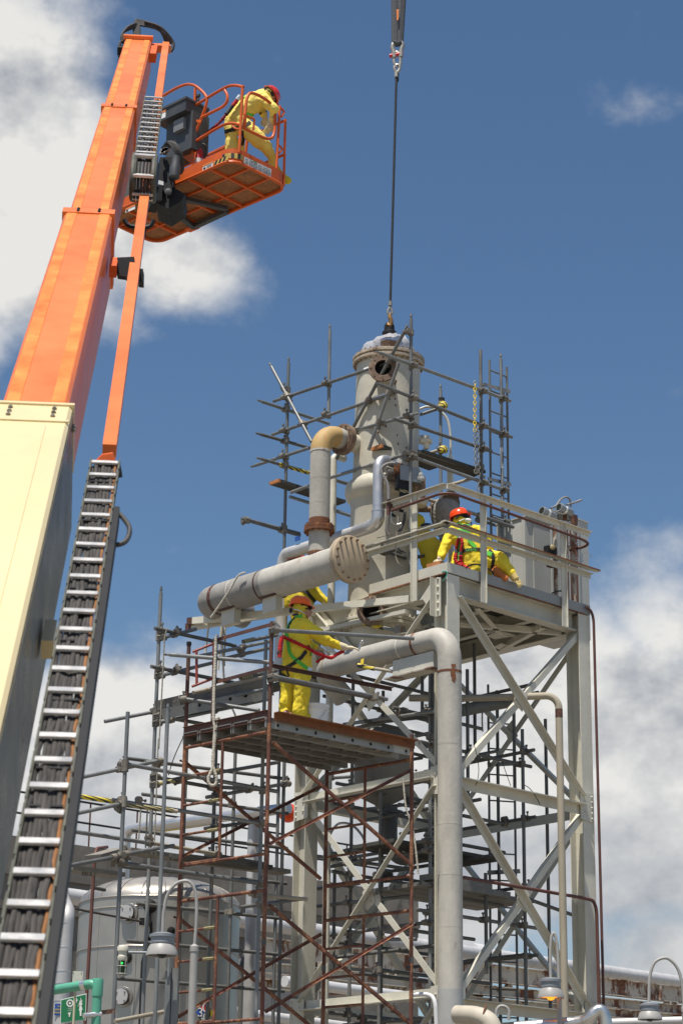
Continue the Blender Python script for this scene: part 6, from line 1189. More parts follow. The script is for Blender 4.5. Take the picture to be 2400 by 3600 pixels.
MB().box(cS(770, 1160, BS-.03), Uu, Vv, Zz, .055, .03, .02).build('clamp', RUSTY, sk); MB().box(cS(960, 1020, BS-.05), Uu, Vv, Zz, .06, .03, .035).build('clamp', SHACK, sk)
for k, (fx_, fy_, bx_, by_) in enumerate(((650, 380, 790, 415), (890, 330, 1040, 375))):
    f_, b_2 = cS(fx_, fy_, BS-.12), cS(bx_, by_, BS+.02); ax = (b_2-f_); t = thing('gas_transmitter', ('grey cylindrical transmitter with round window, lower of two', 'grey cylindrical transmitter with round window under the looped cable, upper of two')[k], 'transmitter', b_2, 'cylindrical transmitters')
    ax = V((.75, .62, -.12)).normalized(); f_ = cS(fx_, fy_, BS-.1)
    MB().lathe(f_, ax, [(.055, 0), (.072, 0), (.075, .02), (.075, .06), (.066, .065), (.066, .26), (.05, .3)], 24, False, True).build('housing', LAMPG, t); MB().lathe(f_+ax*.006, ax, [(.054, 0), (.054, .01)], 20).build('window', GLASSD, t)
    MB().lathe(f_+ax*.11, ax, [(.0685, 0), (.0685, .04)], 24, False, False).build('label', LABELW, t); MB().tube([f_+ax*.2, f_+ax*.2-Zz*.14], .018, 8).build('mount', CLAMP, t)
pipes_s('flexible_cable', [cS(*p) for p in ((780, 345), (850, 320), (900, 240), (960, 190), (1020, 190), (1055, 240), (1060, 330))], .016, M('grey_flex_cable', (.22, .21, .2), .7), 'grey flexible cable looping up between the two cylindrical transmitters', .15, cat='cable')
pipes_s('flexible_cable', [cS(*p) for p in ((1000, 300), (1060, 280), (1150, 255), (1205, 230))], .018, bpy.data.materials['grey_flex_cable'], 'short grey flexible cable end sticking out at the upper transmitter', .1, cat='cable')
for k, xx in enumerate((1000, 1055, 1130)):
    q = cS(xx, 560, .45); g_ = thing('vertical_conduit', ('dark upright conduit on the tall cabinet, nearest the pipe stand', 'dark upright conduit on the tall cabinet, middle of three', 'dark upright conduit on the tall cabinet, outermost of three')[k], 'conduit', V((q.x, q.y, 10.6)), 'upright conduits on the tall cabinet')
    MB().tube([q, V((q.x, q.y, 11.07))], .019, 10).build('tube', CONDU, g_)
for k, pts in enumerate((((930, 840), (1040, 835), (1130, 850), (1150, 815), (1280, 835)), ((1150, 830), (1175, 1110)), ((1190, 1110), (1340, 1050), (1350, 1000), (1220, 965), (1215, 1130)), ((980, 1050), (1110, 1030), (1190, 1060), (1110, 1090)))):
    pipes_s('steel_tubing', [cS(*p) for p in pts], .007, STEELB, ('thin bright steel tubing by the tall cabinet, level run', 'thin bright steel tubing by the tall cabinet, upright run', 'thin bright steel tubing bent in a square loop past the cabinet edge', 'thin bright steel tubing bent in a flat hairpin above the cable tray')[k], .03, 6, 'tubing')
pipes_s('looped_cable', [cS(*p) for p in ((1030, 720), (980, 760), (975, 810), (1000, 870))], .018, bpy.data.materials['grey_flex_cable'], 'thick grey cable curling beside the rusty pipe stand', .1, cat='cable')
pipes_s('black_hose', [PU(*zc(*p), -.03) for p in ((800, 1540), (860, 1520), (930, 1505), (990, 1520), (1015, 1568))], .012, HOSE, 'black hose lying over the kick plate near the far deck corner', .1, cat='hose')
pipes_s('black_hose', [PU(*zw3(*p), -.04) for p in ((750, 985), (800, 945), (880, 930), (980, 950), (1040, 990), (1130, 1040), (1135, 1080))], .012, HOSE, 'black hose arching over the kick plate below the crouching worker', .1, cat='hose')
# control valve and relief valve beside the vessel
cv = thing('control_valve', 'rusty brown valve actuator with black and grey boxes and three small gauges', 'valve', P(*ze(560, 480), 31.0)); Yv = 30.95
eV = lambda x, y, d=0: P(*ze(x, y), Yv+d)
vx = V((.97, .2, -.1)).normalized()
MB().lathe(eV(400, 400), vx, [(.1, 0), (.11, .02), (.11, .3), (.14, .31), (.14, .36), (.1, .37)], 24).build('cylinder', FLANGE, cv); MB().box(eV(745, 450), vx, (0, 1, 0), Zz, .035, .13, .13).build('end_plate', FLANGE, cv)
MB().box(eV(470, 400, -.12), vx, (0, 1, 0), Zz, .14, .06, .115).build('black_box', BLACK, cv); MB().box(eV(570, 290, -.1), vx, (0, 1, 0), Zz, .17, .09, .12).build('positioner', LAMPG, cv); MB().box(eV(440, 260, -.05), vx, (0, 1, 0), Zz, .12, .08, .14).build('bracket', RUSTY, cv)
MB().lathe(eV(490, 135), (-.4, -.9, 0), [(.13, 0), (.13, .06), (.1, .12), (.02, .13)], 20).build('cap', CABIN, cv)
for x_, y_ in ((705, 285), (685, 325), (722, 335)): MB().lathe(eV(x_, y_, -.15), (.3, -.9, -.1), [(.04, 0), (.042, .03), (.034, .035)], 14).build('gauge', CABIN, cv)
MB().lathe(eV(230, 270, .1), vx, [(.1, 0), (.105, .04), (.105, .5)], 24).build('body', M('dark_gloss_metal', (.12, .11, .1), .3, .7, .3, 5), cv)
MB().box(eV(500, 520, -.1), vx, (0, 1, 0), Zz, .10, .06, .035).build('tape_wrapped_fitting', TAPED, cv); MB().box(eV(480, 560, -.1), vx, (0, 1, 0), Zz, .08, .06, .05).build('fitting', BLACK, cv)
rv = thing('relief_valve', 'rough grey relief valve body with a dark top flange behind the crouching worker', 'valve', P(*ze(1030, 900), 31.9)); Yr = 31.9; eR = lambda x, y, d=0: P(*ze(x, y), Yr+d)
MB().lathe(eR(1040, 960), Zz+V((.12, 0, 0)), [(.12, -.2), (.2, 0), (.24, .12), (.25, .25), (.19, .36)], 24).build('body', M('rough_insulation', (.30, .285, .26), .9, 0, .25, 9, bump=1, bscale=25), rv)
MB().lathe(eR(850, 765), V((1, .1, .02)), [(.05, -.3), (.05, 0), (.11, 0), (.11, .05), (.08, .06), (.08, .2)], 20).build('inlet', FLANGE, rv); MB().lathe(eR(1130, 690), Zz, [(.12, -.05), (.13, 0), (.15, .0), (.15, .05), (.12, .06), (.12, .1), (.14, .1), (.14, .14), (.08, .2)], 24).build('top_flange', FLANGE, rv); bolts(rv, FLANGE, eR(1130, 690)+Zz*.05, Zz, .135, 10, .012, .02, both=.05)
MB().box(eR(890, 690), (1, 0, .2), (0, 1, 0), Zz, .04, .04, .04).build('fitting', BRNFR, rv)
nv = MB().lathe(P(*ze(710, 640), 31.6), Zz, [(.03, -.12), (.1, -.09), (.13, 0), (.12, .05)], 18); solo(nv, 'cone_cap', VESS, 'small cream cone cap beside the rail post and relief valve', 'cap')
for k, (pts, r, m_, lb_) in enumerate((([(395, 125), (290, 105), (180, 150), (150, 220), (200, 320), (260, 420), (262, 620)], .025, bpy.data.materials['grey_flex_cable'], 'thick grey cable curving down in front of the clad elbow'), ([(255, 850), (240, 980), (235, 1080), (260, 1130)], .03, M('shaded_hose', (.16, .15, .13), .7), 'grey cable hanging below the rusty red fitting'), ([(490, 800), (485, 930), (410, 1090)], .024, HOSE, 'dark hose hanging left of the deck rail post'), ([(295, 800), (300, 990), (480, 950)], .01, STEELB, 'thin tubing bent at a right angle behind the deck rail'), ([(395, 760), (395, 940), (365, 1190), (360, 1500), (470, 1560)], .009, TANP, 'thin rusty wire hanging in front of the vessel shell'), ([(390, 1290), (410, 1340), (500, 1370)], .012, HOSE, 'short black hose curling on the vessel side'))):
    pipes_s('hanging_cable', [P(*ze(*p), 30.75) for p in pts], r, m_, lb_, .12, 8, 'cable')
jb = thing('junction_fitting', 'dark red pipe fitting where the handrail conduit ends at the vessel', 'fitting', P(*ze(265, 850), 30.85)); MB().tube([P(*ze(268, 625), 30.85), P(*ze(260, 850), 30.85)], .035, 10).build('tee', CONDU, jb); MB().tube([P(*ze(262, 720), 30.85), P(*ze(310, 715), 30.8)], .032, 10).build('branch', CONDU, jb)
for k, (a, b) in enumerate((((320, 750), (470, 790)), ((300, 830), (360, 860)))): MB().tube([P(*ze(*a), 30.9), P(*ze(*b), 30.9)], .025, 8).build('small_valve', BLACK, jb)
# small lamp pole behind the vessel
gl = thing('gooseneck_pole', 'thin grey gooseneck pole with a cream socket behind the vessel', 'pole', P(*z2(1432, 1500), 33.2)); MB().tube(fillet([P(*z2(*p), 33.2) for p in ((1225, 760), (1290, 735), (1400, 790), (1437, 900), (1437, 1085))], .3, 6), .022, 10).build('gooseneck', CREAM, gl); b_ = P(*z2(1433, 1085), 33.2); MB().lathe(b_-Zz*2.6, Zz, [(.055, 0), (.055, 2.4), (.07, 2.42), (.07, 2.5), (.05, 2.58), (.03, 2.62)], 16).build('pole', CREAM, gl)
# wires over the deck rail
pipes_s('rail_wire', [PV(*ze(100, 1165), -.09), PV(*ze(650, 1030), -.09), T(-.06, -.06, PV(*ze(1245, 878), -.06).z), PU(*zw3(1240, 580), -.07)], .006, M('grey_wire', (.13, .12, .11), .6), 'thin slack wire strung along the rail at the deck corner', .05, 6, 'wire')
kt = thing('timber_block', 'reddish brown timber block on the deck by the gloved hand', 'block', T(.02, .32, 11.2)); MB().box(T(.06, .3, 11.235), Vv, Uu, Zz, .14, .05, .035).build('block', WOODO, kt)
tie = thing('teal_tie', 'thin teal cord tied around the corner column top', 'cord', PV(*zw3(410, 1180), -.02)); MB().tube([PV(*zw3(*p), -.02) for p in ((410, 1040), (470, 1028), (488, 1060), (450, 1140), (415, 1178))], .006, 6).build('cord', M('teal_cord', (.05, .35, .3), .6), tie)
# ------------------------------------------------------------------ ropes
def rp(pts, r, mat, label, name='rope'):
    t = thing(name, label, 'rope', min(pts, key=lambda p: p.z)); rope_tube(pts, r, mat, t, 'strand', .22); return t
yb = 27.25
rp([PV(*z4(415, 515), -.95), PV(*z4(365, 540), -.97), PV(*z4(300, 650), -1.0), PV(*z4(180, 825), -1.05)], .016, ROPE, 'white rope slanting down from the wrapped pipe to the channel end')
yk = b1.y-.15; zsr = lambda x, y, d=0: P(*zs(x, y), yk+d)
rp([zsr(770, 40), zsr(735, 60), zsr(745, 95), zsr(725, 220), zsr(712, 340), zsr(697, 458)], .016, ROPE, 'white rope tail hanging from the knot on the left channel end'); MB()
yf = F(-.02, Wf*.655, 0).y-.06; zf2 = lambda x, y, d=0: P(*zs(x, y), yf+d)
rp([zf2(835, 275), zf2(815, 285), zf2(806, 500), zf2(795, 780), zf2(788, 1050), zf2(790, 1200), zf2(800, 1300), zf2(790, 1480), P(*z5(1077, 470), yf), P(*z5(1045, 560), yf), P(*z5(1055, 605), yf), P(*z5(1090, 605), yf), P(*z5(1100, 560), yf), P(*z5(1075, 460), yf), P(*z5(1085, 330), yf), P(*z5(1100, 240), yf), P(*z5(1112, 150), yf)], .021, ROPE, 'thick white rope looped down the brown guard post with a hanging noose')
rp([zf2(770, 1160), zf2(790, 1180), zf2(830, 1180), zf2(848, 1160), zf2(830, 1195), zf2(770, 1190)], .018, ROPE, 'white rope knot tied round the foot of the brown guard post')
rp([zsr(880, 110, .3), zsr(890, 200, .3), zsr(882, 300, .3), zsr(885, 480, .3), zsr(895, 640, .3), zsr(905, 760, .3), zsr(935, 880, .3), zsr(975, 1020, .3), zsr(1028, 1150, .3)], .017, ROPE, 'white rope hanging from the channel and trailing to the scaffold toe beam')
rp([zsr(925, 120, .35), zsr(910, 230, .35), zsr(915, 350, .35), zsr(905, 450, .35), zsr(905, 600, .35)], .016, ROPE, 'short white rope end hanging beside the trailing white rope'); rp([zsr(810, 120, .35), zsr(820, 112, .35), zsr(870, 120, .35), zsr(860, 330, .35), zsr(840, 640, .35)], .016, ROPE, 'white rope draped over the channel just left of the trailing rope')
rp([P(*zs(275, 190), 28.95), P(*zs(248, 300), 28.95), P(*zs(235, 550), 28.95), P(*zs(212, 1000), 28.95), P(*zs(185, 1500), 28.95), P(*z5(700, 300), 28.95), P(*z5(685, 700), 28.95), P(*z5(672, 1035), 28.95)], .010, ROPEG, 'thin grey rope hanging the height of the far left scaffold standard')
rp([P(*z5(580, 770), 28.2), P(*z5(565, 980), 28.2)], .010, ROPEG, 'short dark rope hanging beneath the striped tube left'); rp([P(*z5(625, 770), 28.2), P(*z5(612, 1040), 28.2)], .011, ROPEG, 'pale grey rope hanging beside the short dark rope')
rp([P(*z6(1110, 560), 30.2), P(*z6(1130, 760), 30.2), P(*z6(1180, 930), 30.2), P(*z6(1215, 1220), 30.2)], .014, ROPE, 'white rope hanging inside the tower near the red frame leg')
pipes_s('thin_wire', [P(*z5(870, 280), 28.6), P(*z5(800, 430), 28.7), P(*z5(770, 540), 28.8)], .007, INKB, 'thin black wire trailing from the frame scaffold leg', .2, 6, 'wire')
rp([PU(*z7(270, 30), 1.9), PU(*z7(265, 140), 1.9), PU(*z7(268, 225), 1.9)], .013, ROPEG, 'frayed grey rope end hanging from the cross pipe')
for k, (pts, lb_) in enumerate((([(210, 300), (245, 430), (240, 540), (220, 575)], 'thin black wire hanging beside the downcomer upper girt'), ([(380, 380), (450, 578)], 'thin black wire hanging down by the tower ladder'), ([(520, 565), (580, 590), (640, 697)], 'thin black wire curling past the girt near the tan pipe'))): pipes_s('thin_wire', [PU(*z7(*p), -.05 if k != 1 else 1.9) for p in pts], .006, INKB, lb_, .2, 6, 'wire')
yt_ = thing('caution_flag', 'strip of yellow caution tape fluttering from the lower wrapped pipe', 'tape', PV(*zp(900, 1400), -.62)); MB().tube([PV(*zp(810, 1375), -.62), PV(*zp(990, 1415), -.55)], .033, 9).build('tape_roll', TAPE, yt_); MB().prism([PV(*zp(*p), -.63) for p in ((840, 1310), (873, 1300), (868, 1368), (836, 1362))], V((0, .01, 0))).build('tape_tail', INKY, yt_); MB().tube([PV(*zp(985, 1412), -.55), PV(*zp(1290, 1460), -.4)], .026, 10).build('tube', TANP, yt_)
y2_ = thing('taped_tube', 'grey tube end wrapped in black and yellow tape below the deck', 'tube', PV(*zp(960, 960), .2)); MB().tube([PV(*zp(870, 915), .1), PV(*zp(1240, 995), .1)], .026, 10).build('tube', GALV, y2_); MB().tube([PV(*zp(850, 905), .1), PV(*zp(1090, 965), .1)], .035, 9).build('hazard_tape', TAPE, y2_); MB().tube([PV(*zp(1230, 1040), .05), PV(*zp(1540, 990), .05)], .027, 10).build('tube', TANP, y2_); MB().box(PV(*zp(1275, 990), .08), Uu, Vv, Zz, .06, .06, .06).build('coupler', CLAMP, y2_)
yfl = thing('caution_flag', 'yellow tape strip tied on the trailing white rope', 'tape', zsr(920, 860, .25)); MB().prism([zsr(*p, .25) for p in ((890, 768), (915, 760), (958, 862), (945, 866), (905, 815))], V((0, .012, 0))).build('tape_tail', INKY, yfl)
# ------------------------------------------------------------------ stainless tank
Yt = 33.6; tc_ = P(558, 3300, Yt); kt_ = kd(tc_); Rt = 283*kt_/FL; zof = lambda py: CAM.z+sight(558, py).z*(Yt/sight(558, py).y)
zs_ = zof(3190); tk = thing('storage_tank', 'large dull stainless clad round tank behind the grey scaffold', 'tank', V((tc_.x, tc_.y, 0)))
TC = V((tc_.x, tc_.y, 0))
MB().lathe(TC, Zz, [(Rt, 0), (Rt, zs_)], 72, True, False).build('shell', STAIN, tk)
dome = [(Rt*math.cos(a), zs_+.44*math.sin(a)) for a in [i*math.pi/2/10 for i in range(10)]]+[(.02, zs_+.44)]
MB().lathe(TC, Zz, dome, 72, False, True).build('dome', STAIN, tk)
for z in (zs_-.0, zs_-.16, zof(3360)): MB().tube([TC+V((Rt*1.004*math.cos(a), Rt*1.004*math.sin(a), z)) for a in [i*math.pi/36 for i in range(72)]], .012, 6, closed=True).build('band', STAIN, tk)
for k in range(22):
    a = 2*math.pi*k/22; MB().tube([TC+V((r*1.003*math.cos(a), r*1.003*math.sin(a), z+.003)) for r, z in dome[:9]], .007, 5).build('seam', STAIN, tk)
for a in (-1.2, -1.75, -2.3): 
    MB().tube([TC+V((Rt*math.cos(a), Rt*math.sin(a), 0)), TC+V((Rt*math.cos(a), Rt*math.sin(a), zs_-.16))], .007, 5).build('seam', STAIN, tk)
def onT(px, py, off=0.0):
    d = sight(px, py); o = CAM-TC; A_, B_, C_ = d.x*d.x+d.y*d.y, 2*(o.x*d.x+o.y*d.y), o.x*o.x+o.y*o.y-(Rt+off)**2
    t_ = (-B_-math.sqrt(max(0, B_*B_-4*A_*C_)))/(2*A_); p = CAM+d*t_; n_ = V((p.x-TC.x, p.y-TC.y, 0)).normalized(); return p, n_
for x, y in ((478, 1485), (440, 2063)):
    p, n_ = onT(*z5(x, y), .1); nz = MB().lathe(p, n_, [(.08, -.2), (.08, -.05), (.11, -.05), (.115, 0), (.02, .003)], 28).build('blind_nozzle', INSULM, tk); MB().lathe(p-n_*.03, n_, [(.119, -.02), (.119, 0)], 28).build('gasket', BLACK, nz); bolts(nz, SHACK, p, n_, .09, 4, .014, .02, .5)
    MB().lathe(p-n_*.095, n_, [(.0, 0), (.155, 0), (.15, .01), (.0, .012)], 28).build('escutcheon', STAIN, nz)
p, n_ = onT(*z5(640, 1437), .12); bvv = MB().lathe(p, n_, [(.1, -.14), (.1, -.02), (.075, .03), (.03, .05)], 20).build('black_cap', BLACK, tk); MB().tube([p-n_*.02, p-n_*.0-Zz*.25], .03, 8).build('black_stem', BLACK, tk)
p2_, n2_ = onT(*z5(610, 1548), .14); MB().box(p2_, n_.cross(Zz), n_, Zz, .085, .05, .05).build('black_valve', BLACK, tk); MB().tube([onT(*z5(*q), .07)[0] for q in ((648, 1550), (650, 1620), (615, 1740), (590, 1830), (582, 2000), (572, 2260), (570, 2400))], .022, 8).build('heat_trace_cable', BLACK, tk)
p, n_ = onT(*z5(465, 1790), .06); MB().lathe(p, n_, [(.1, -.08), (.1, 0), (.04, .02)], 18).build('black_port', BLACK, tk); p, n_ = onT(*z5(790, 1610), .04); MB().lathe(p, n_, [(.06, -.05), (.06, 0), (.03, .01)], 16).build('black_port', BLACK, tk)
# hazard diamond
p, n_ = onT(*z5(1020, 2178), .04); sd_ = V((.96, .28, 0)).normalized(); up_ = Zz; e_ = 66*.5102*kd(p)/FL*1.02
dg = thing('hazard_diamond', 'small diamond hazard placard in red, blue, yellow and white on the tank', 'placard', p-Zz*e_)
for nm, m_, cx_, cz_ in (('red_quarter', RED, 0, .5), ('blue_quarter', BLUE, -.5, 0), ('yellow_quarter', YEL, .5, 0), ('white_quarter', LABELW, 0, -.5)):
    c = p+sd_*cx_*e_+up_*cz_*e_; h_ = e_*.5-.004; o = MB().prism([c-sd_*h_, c-up_*h_, c+sd_*h_, c+up_*h_], -sd_.cross(up_)*-.006).build(nm, m_, dg)
fn = sd_.cross(up_)
for tx_, cx_, cz_, m_ in (('0', 0, .5, LABELW), ('3', -.5, 0, LABELW), ('1', .5, 0, INKB), ('OXY', 0, -.36, INKB)): text(tx_, p+sd_*cx_*e_+up_*cz_*e_+fn*.012, sd_, up_, .19 if len(tx_) == 1 else .085, m_, dg)
# pole leaning on the tank, conduit, duct
pipes_s('leaning_bar', [onT(*z5(600, 1550), .15)[0], P(*z5(200, 1475), 31.6), P(*z5(125, 1458), 31.4)], .018, M('dark_bar', (.05, .042, .035), .7), 'thin dark bar running level across the left side of the tank', 0, 8, 'bar')
cd0 = P(*zk(830, 750), 30.4); pipes_s('tank_conduit', [P(*zk(985, 335), 31.3), P(*zk(875, 350), 30.4), V((cd0.x, cd0.y, 0))], .026, CONDU, 'red brown conduit dropping past the left side of the stainless tank', .2, 10, 'conduit')
du = P(*zk(603, 1100), 25.5); dt = pipes_s('silver_duct', [P(*zk(560, 780), 26.6), P(*zk(622, 930), 25.5), V((P(*zk(605, 1100), 25.5).x, du.y, P(*zk(605, 1100), 25.5).z)), V((du.x, du.y, 0))], .092, INSULM, 'silver clad vertical duct with banded joints left of the tank', .12, 24, 'duct')
for y in (1040, 1260, 1480, 1590, 1750): q = P(*zk(603, y), 25.5); ring(dt, V((du.x, du.y, q.z)), Zz, .0945, .014, INSUL, 'joint_band')
q = P(*zk(585, 1835), 25.5); bl = MB().box(V((du.x+.0, du.y-.094, q.z)), (1, 0, 0), (0, 1, 0), Zz, .062, .004, .068).build('blue_label', BLUE, dt)
for k, tx_ in enumerate(('NON', 'ASBESTOS', 'INSULATION')): text(tx_, V((du.x, du.y-.1, q.z+.035-.036*k)), (1, 0, 0), Zz, .026, YEL, dt)
# green pipe, sign and box
Yg = 24.6; gP = lambda x, y, d=0: P(*zk(x, y), Yg+d)
gv = gP(895, 1700); gpp = pipes_s('green_pipe', [gP(455, 1655, .25), gP(760, 1605, .05), V((gv.x, gv.y, gP(760, 1600).z+.02)), V((gv.x, gv.y, 0))], .055, GREENP, 'chipped green pipe with an elbow in front of the stainless tank', .12, 18)
MB().lathe(V((gv.x, gv.y, gP(895, 1690).z)), Zz, [(.062, -.02), (.064, .0), (.064, .16), (.06, .18)], 18).build('socket', GREENP, gpp); MB().tube([gP(750, 1604, .05), gP(790, 1597, .03)], .06, 16).build('hose_clamp', STEELB, gpp); MB().tube([gP(470, 1655, .24), gP(640, 1625, .12)], .059, 16).build('white_patch', WHITEP, gpp) if 0 else None
Ysg = 25.2; sg = thing('safety_sign', 'green eyewash and shower sign with white pictograms beside the green pipe', 'sign', P(*zk(700, 1940), Ysg)); SP = lambda x, y, d=0: P(*zk(x, y), Ysg+d)
MB().prism([SP(560, 1735), SP(797, 1678), SP(790, 1925), SP(555, 1955)], V((0, .01, 0))).build('border', LABELW, sg); MB().prism([SP(565, 1742, -.006), SP(790, 1688, -.006), SP(783, 1917, -.006), SP(560, 1946, -.006)], V((0, .01, 0))).build('panel', SIGNG, sg)
def sp_(pts, nm='pictogram'): return MB().prism([SP(*q, -.012) for q in pts], V((0, .004, 0))).build(nm, LABELW, sg)
sp_([(733, 1797), (742, 1785), (752, 1795), (760, 1830), (752, 1832), (750, 1885), (736, 1887), (734, 1838), (727, 1838)]); MB().lathe(SP(743, 1775, -.012), (0, 1, 0), [(.001, 0), (.02, 0), (.02, .004)], 12).build('pictogram', LABELW, sg); sp_([(735, 1745), (752, 1740), (762, 1756), (728, 1764)]); sp_([(742, 1722), (748, 1720), (749, 1742), (743, 1743)])
MB().lathe(SP(645, 1768, -.012), (0, 1, 0), [(.028, 0), (.043, 0), (.043, .004), (.028, .004)], 20, False, False).build('pictogram', LABELW, sg); MB().lathe(SP(645, 1768, -.012), (0, 1, 0), [(.001, 0), (.014, 0), (.014, .004)], 12).build('pictogram', LABELW, sg); sp_([(625, 1858), (655, 1850), (648, 1875), (644, 1895), (636, 1896), (634, 1878)]); sp_([(702, 1722), (708, 1720), (708, 1735), (715, 1734), (715, 1748), (708, 1749), (708, 1765), (702, 1766)])
for k in range(9): sp_([(722-k*.3+5*(k % 3), 1775+10*(k//3)), (726-k*.3+5*(k % 3), 1775+10*(k//3)), (725+5*(k % 3)-5, 1781+10*(k//3)), (721+5*(k % 3)-5, 1781+10*(k//3))], 'spray_mark') if k % 3 != 1 else None
for k in range(12): xx = 628+11*(k % 4); yy = 1800+16*(k//4); sp_([(xx, yy), (xx+4, yy-1), (xx+4, yy+7), (xx, yy+8)], 'spray_mark')
bx = thing('junction_box', 'cream square junction box on a thin post above the green sign', 'box', P(*zk(690, 1960), 24.9)); b0 = P(*zk(715, 1540), 24.9); MB().box(b0, (1, .15, 0), (-.15, 1, 0), Zz, .058, .05, .075).build('box', CREAM, bx); pb_ = P(*zk(694, 1640), 24.95); MB().tube([V((pb_.x, pb_.y, 0)), V((pb_.x, pb_.y, pb_.z+.1))], .0145, 10).build('post', M('cream_post', (.5, .47, .33), .5), bx)
for dx in (-.045, .045):
    for dz in (-.06, .06): bolt(bx, SHACK, b0+V((dx, -.052+dx*.15, dz)), V((.15, -1, 0)), .006, .006)
# beacon on its arm
Yb = 25.3; bP = lambda x, y, d=0: P(*zk(x, y), Yb+d); be = thing('beacon_light', 'caged green beacon light hanging from a thin conduit arm', 'light', bP(1118, 1530)); c = bP(1125, 1380)
bz = lambda y: bP(1120, y).z
MB().lathe(V((c.x, c.y, bz(1380))), Zz, [(.055, 0), (.06, .01), (.06, .05), (.05, .06), (.052, .11), (.065, .115), (.066, .16), (.055, .175)], 20).build('cap', CREAM, be); MB().lathe(V((c.x, c.y, bz(1500))), Zz, [(.03, 0), (.04, .02), (.042, .15)], 18).build('globe', GLASSG, be)
MB().ball(V((c.x, c.y-.043, bz(1405))), .014, 8).build('lamp', GLED, be)
for k in range(6): a = 2*math.pi*k/6+.3; MB().tube([V((c.x+.06*math.cos(a), c.y+.06*math.sin(a), bz(1378))), V((c.x+.058*math.cos(a), c.y+.058*math.sin(a), bz(1500))), V((c.x+.02*math.cos(a), c.y+.02*math.sin(a), bz(1530)))], .005, 6).build('cage_wire', LAMPW, be)
for y in (1430, 1500): MB().tube([V((c.x+.06*math.cos(a), c.y+.06*math.sin(a), bz(y))) for a in [i*math.pi/10 for i in range(20)]], .006, 6, closed=True).build('cage_ring', LAMPW, be)
ax_ = bP(1550, 1500); MB().tube(fillet([bP(1175, 1302), V((ax_.x, ax_.y, bP(1175, 1302).z)), V((ax_.x, ax_.y, bP(1550, 1600).z))], .12, 8), .0155, 10).build('conduit_arm', LAMPG, be)
for k, xx in enumerate((776, 822)):
    q = P(*z5(xx, 1872), 25.4); t = thing('strut_post', ('galvanised channel post beneath the beacon arm, nearer the beacon', 'galvanised channel post beneath the beacon arm, nearer the lamp pole')[k], 'post', V((q.x, q.y, 0)), 'galvanised channel posts'); MB().prof(V((q.x, q.y, 0)), q, [(-.035, -.035), (.035, -.035), (.035, .035), (.02, .035), (.02, -.02), (-.02, -.02), (-.02, .035), (-.035, .035)], V((.2, 1, 0))).build('channel', GALV, t)
# gooseneck area lamps
def lamp(label, sc, srx, top, pole_top, pole_bot, Y, arcpts, lit=False, conv=z5, rpole=.03):
    c = P(*conv(*sc), Y); s_ = kd(c)/FL*(conv(1, 0)[0]-conv(0, 0)[0]); R_ = srx*s_; t = thing('area_lamp', label, 'lamp', V((P(*conv(*pole_top), Y).x, Y, 0)))
    H_ = (CAM.z+sight(*conv(sc[0], top)).z*(Y/sight(*conv(sc[0], top)).y))-c.z
    MB().lathe(c, Zz, [(R_*.94, .01), (R_, 0), (R_*1.0, .014), (R_*.95, H_*.18), (R_*.86, H_*.36), (R_*.72, H_*.5), (R_*.66, H_*.5), (R_*.8, H_*.34), (R_*.9, H_*.17)], 36, False, False).build('shade', LAMPW, t)
    MB().lathe(c, Zz, [(R_*.6, H_*.48), (R_*.76, H_*.52), (R_*.77, H_*.6), (R_*.72, H_*.62), (R_*.72, H_*.78), (R_*.82, H_*.8), (R_*.82, H_*.92), (R_*.45, H_)], 28, True, True).build('housing', LAMPG if not lit or 1 else LAMPG, t)
    MB().lathe(c, Zz, [(R_*.01, -R_*.16), (R_*.2, -R_*.12), (R_*.3, 0), (R_*.3, H_*.3)], 20).build('globe', AMBER if lit else GLASSD, t)
    if lit: MB().lathe(c, Zz, [(R_*.86, .02), (R_*.8, H_*.2)], 28, False, False).build('lit_reflector', AMBER, t)
    pts = [P(*conv(*q), Y) for q in arcpts]; MB().tube(fillet(pts, .5, 8), .02, 10).build('gooseneck', LAMPW, t)
    b = P(*conv(*pole_top), Y); MB().lathe(V((b.x, b.y, 0)), Zz, [(rpole, 0), (rpole, b.z-.06), (rpole*1.15, b.z-.06), (rpole*1.15, b.z), (.018, b.z+.03)], 16).build('pole', LAMPW, t); return t
lamp('white dome lamp on a tall gooseneck standing in front of the stainless tank', (723, 1785), 110, 1625, (948, 1720), 0, 25.0, ((950, 1705), (968, 1480), (955, 1290), (860, 1255), (770, 1330), (738, 1450), (730, 1625)), rpole=.046)
lamp('grey striped lamp lit amber on a white gooseneck beside the tan pipe', (710, 940), 86, 808, (763, 890), 0, 26.5, ((763, 885), (757, 660), (745, 545), (722, 500), (705, 600), (709, 808)), True, zq, .03)
lamp('weathered white dome lamp on a dark gooseneck at the picture edge past the tower', (1352, 1080), 80, 970, (1572, 1000), 0, 27.0, ((1572, 990), (1560, 800), (1500, 690), (1420, 670), (1350, 740), (1345, 970)), False, zq, .03)
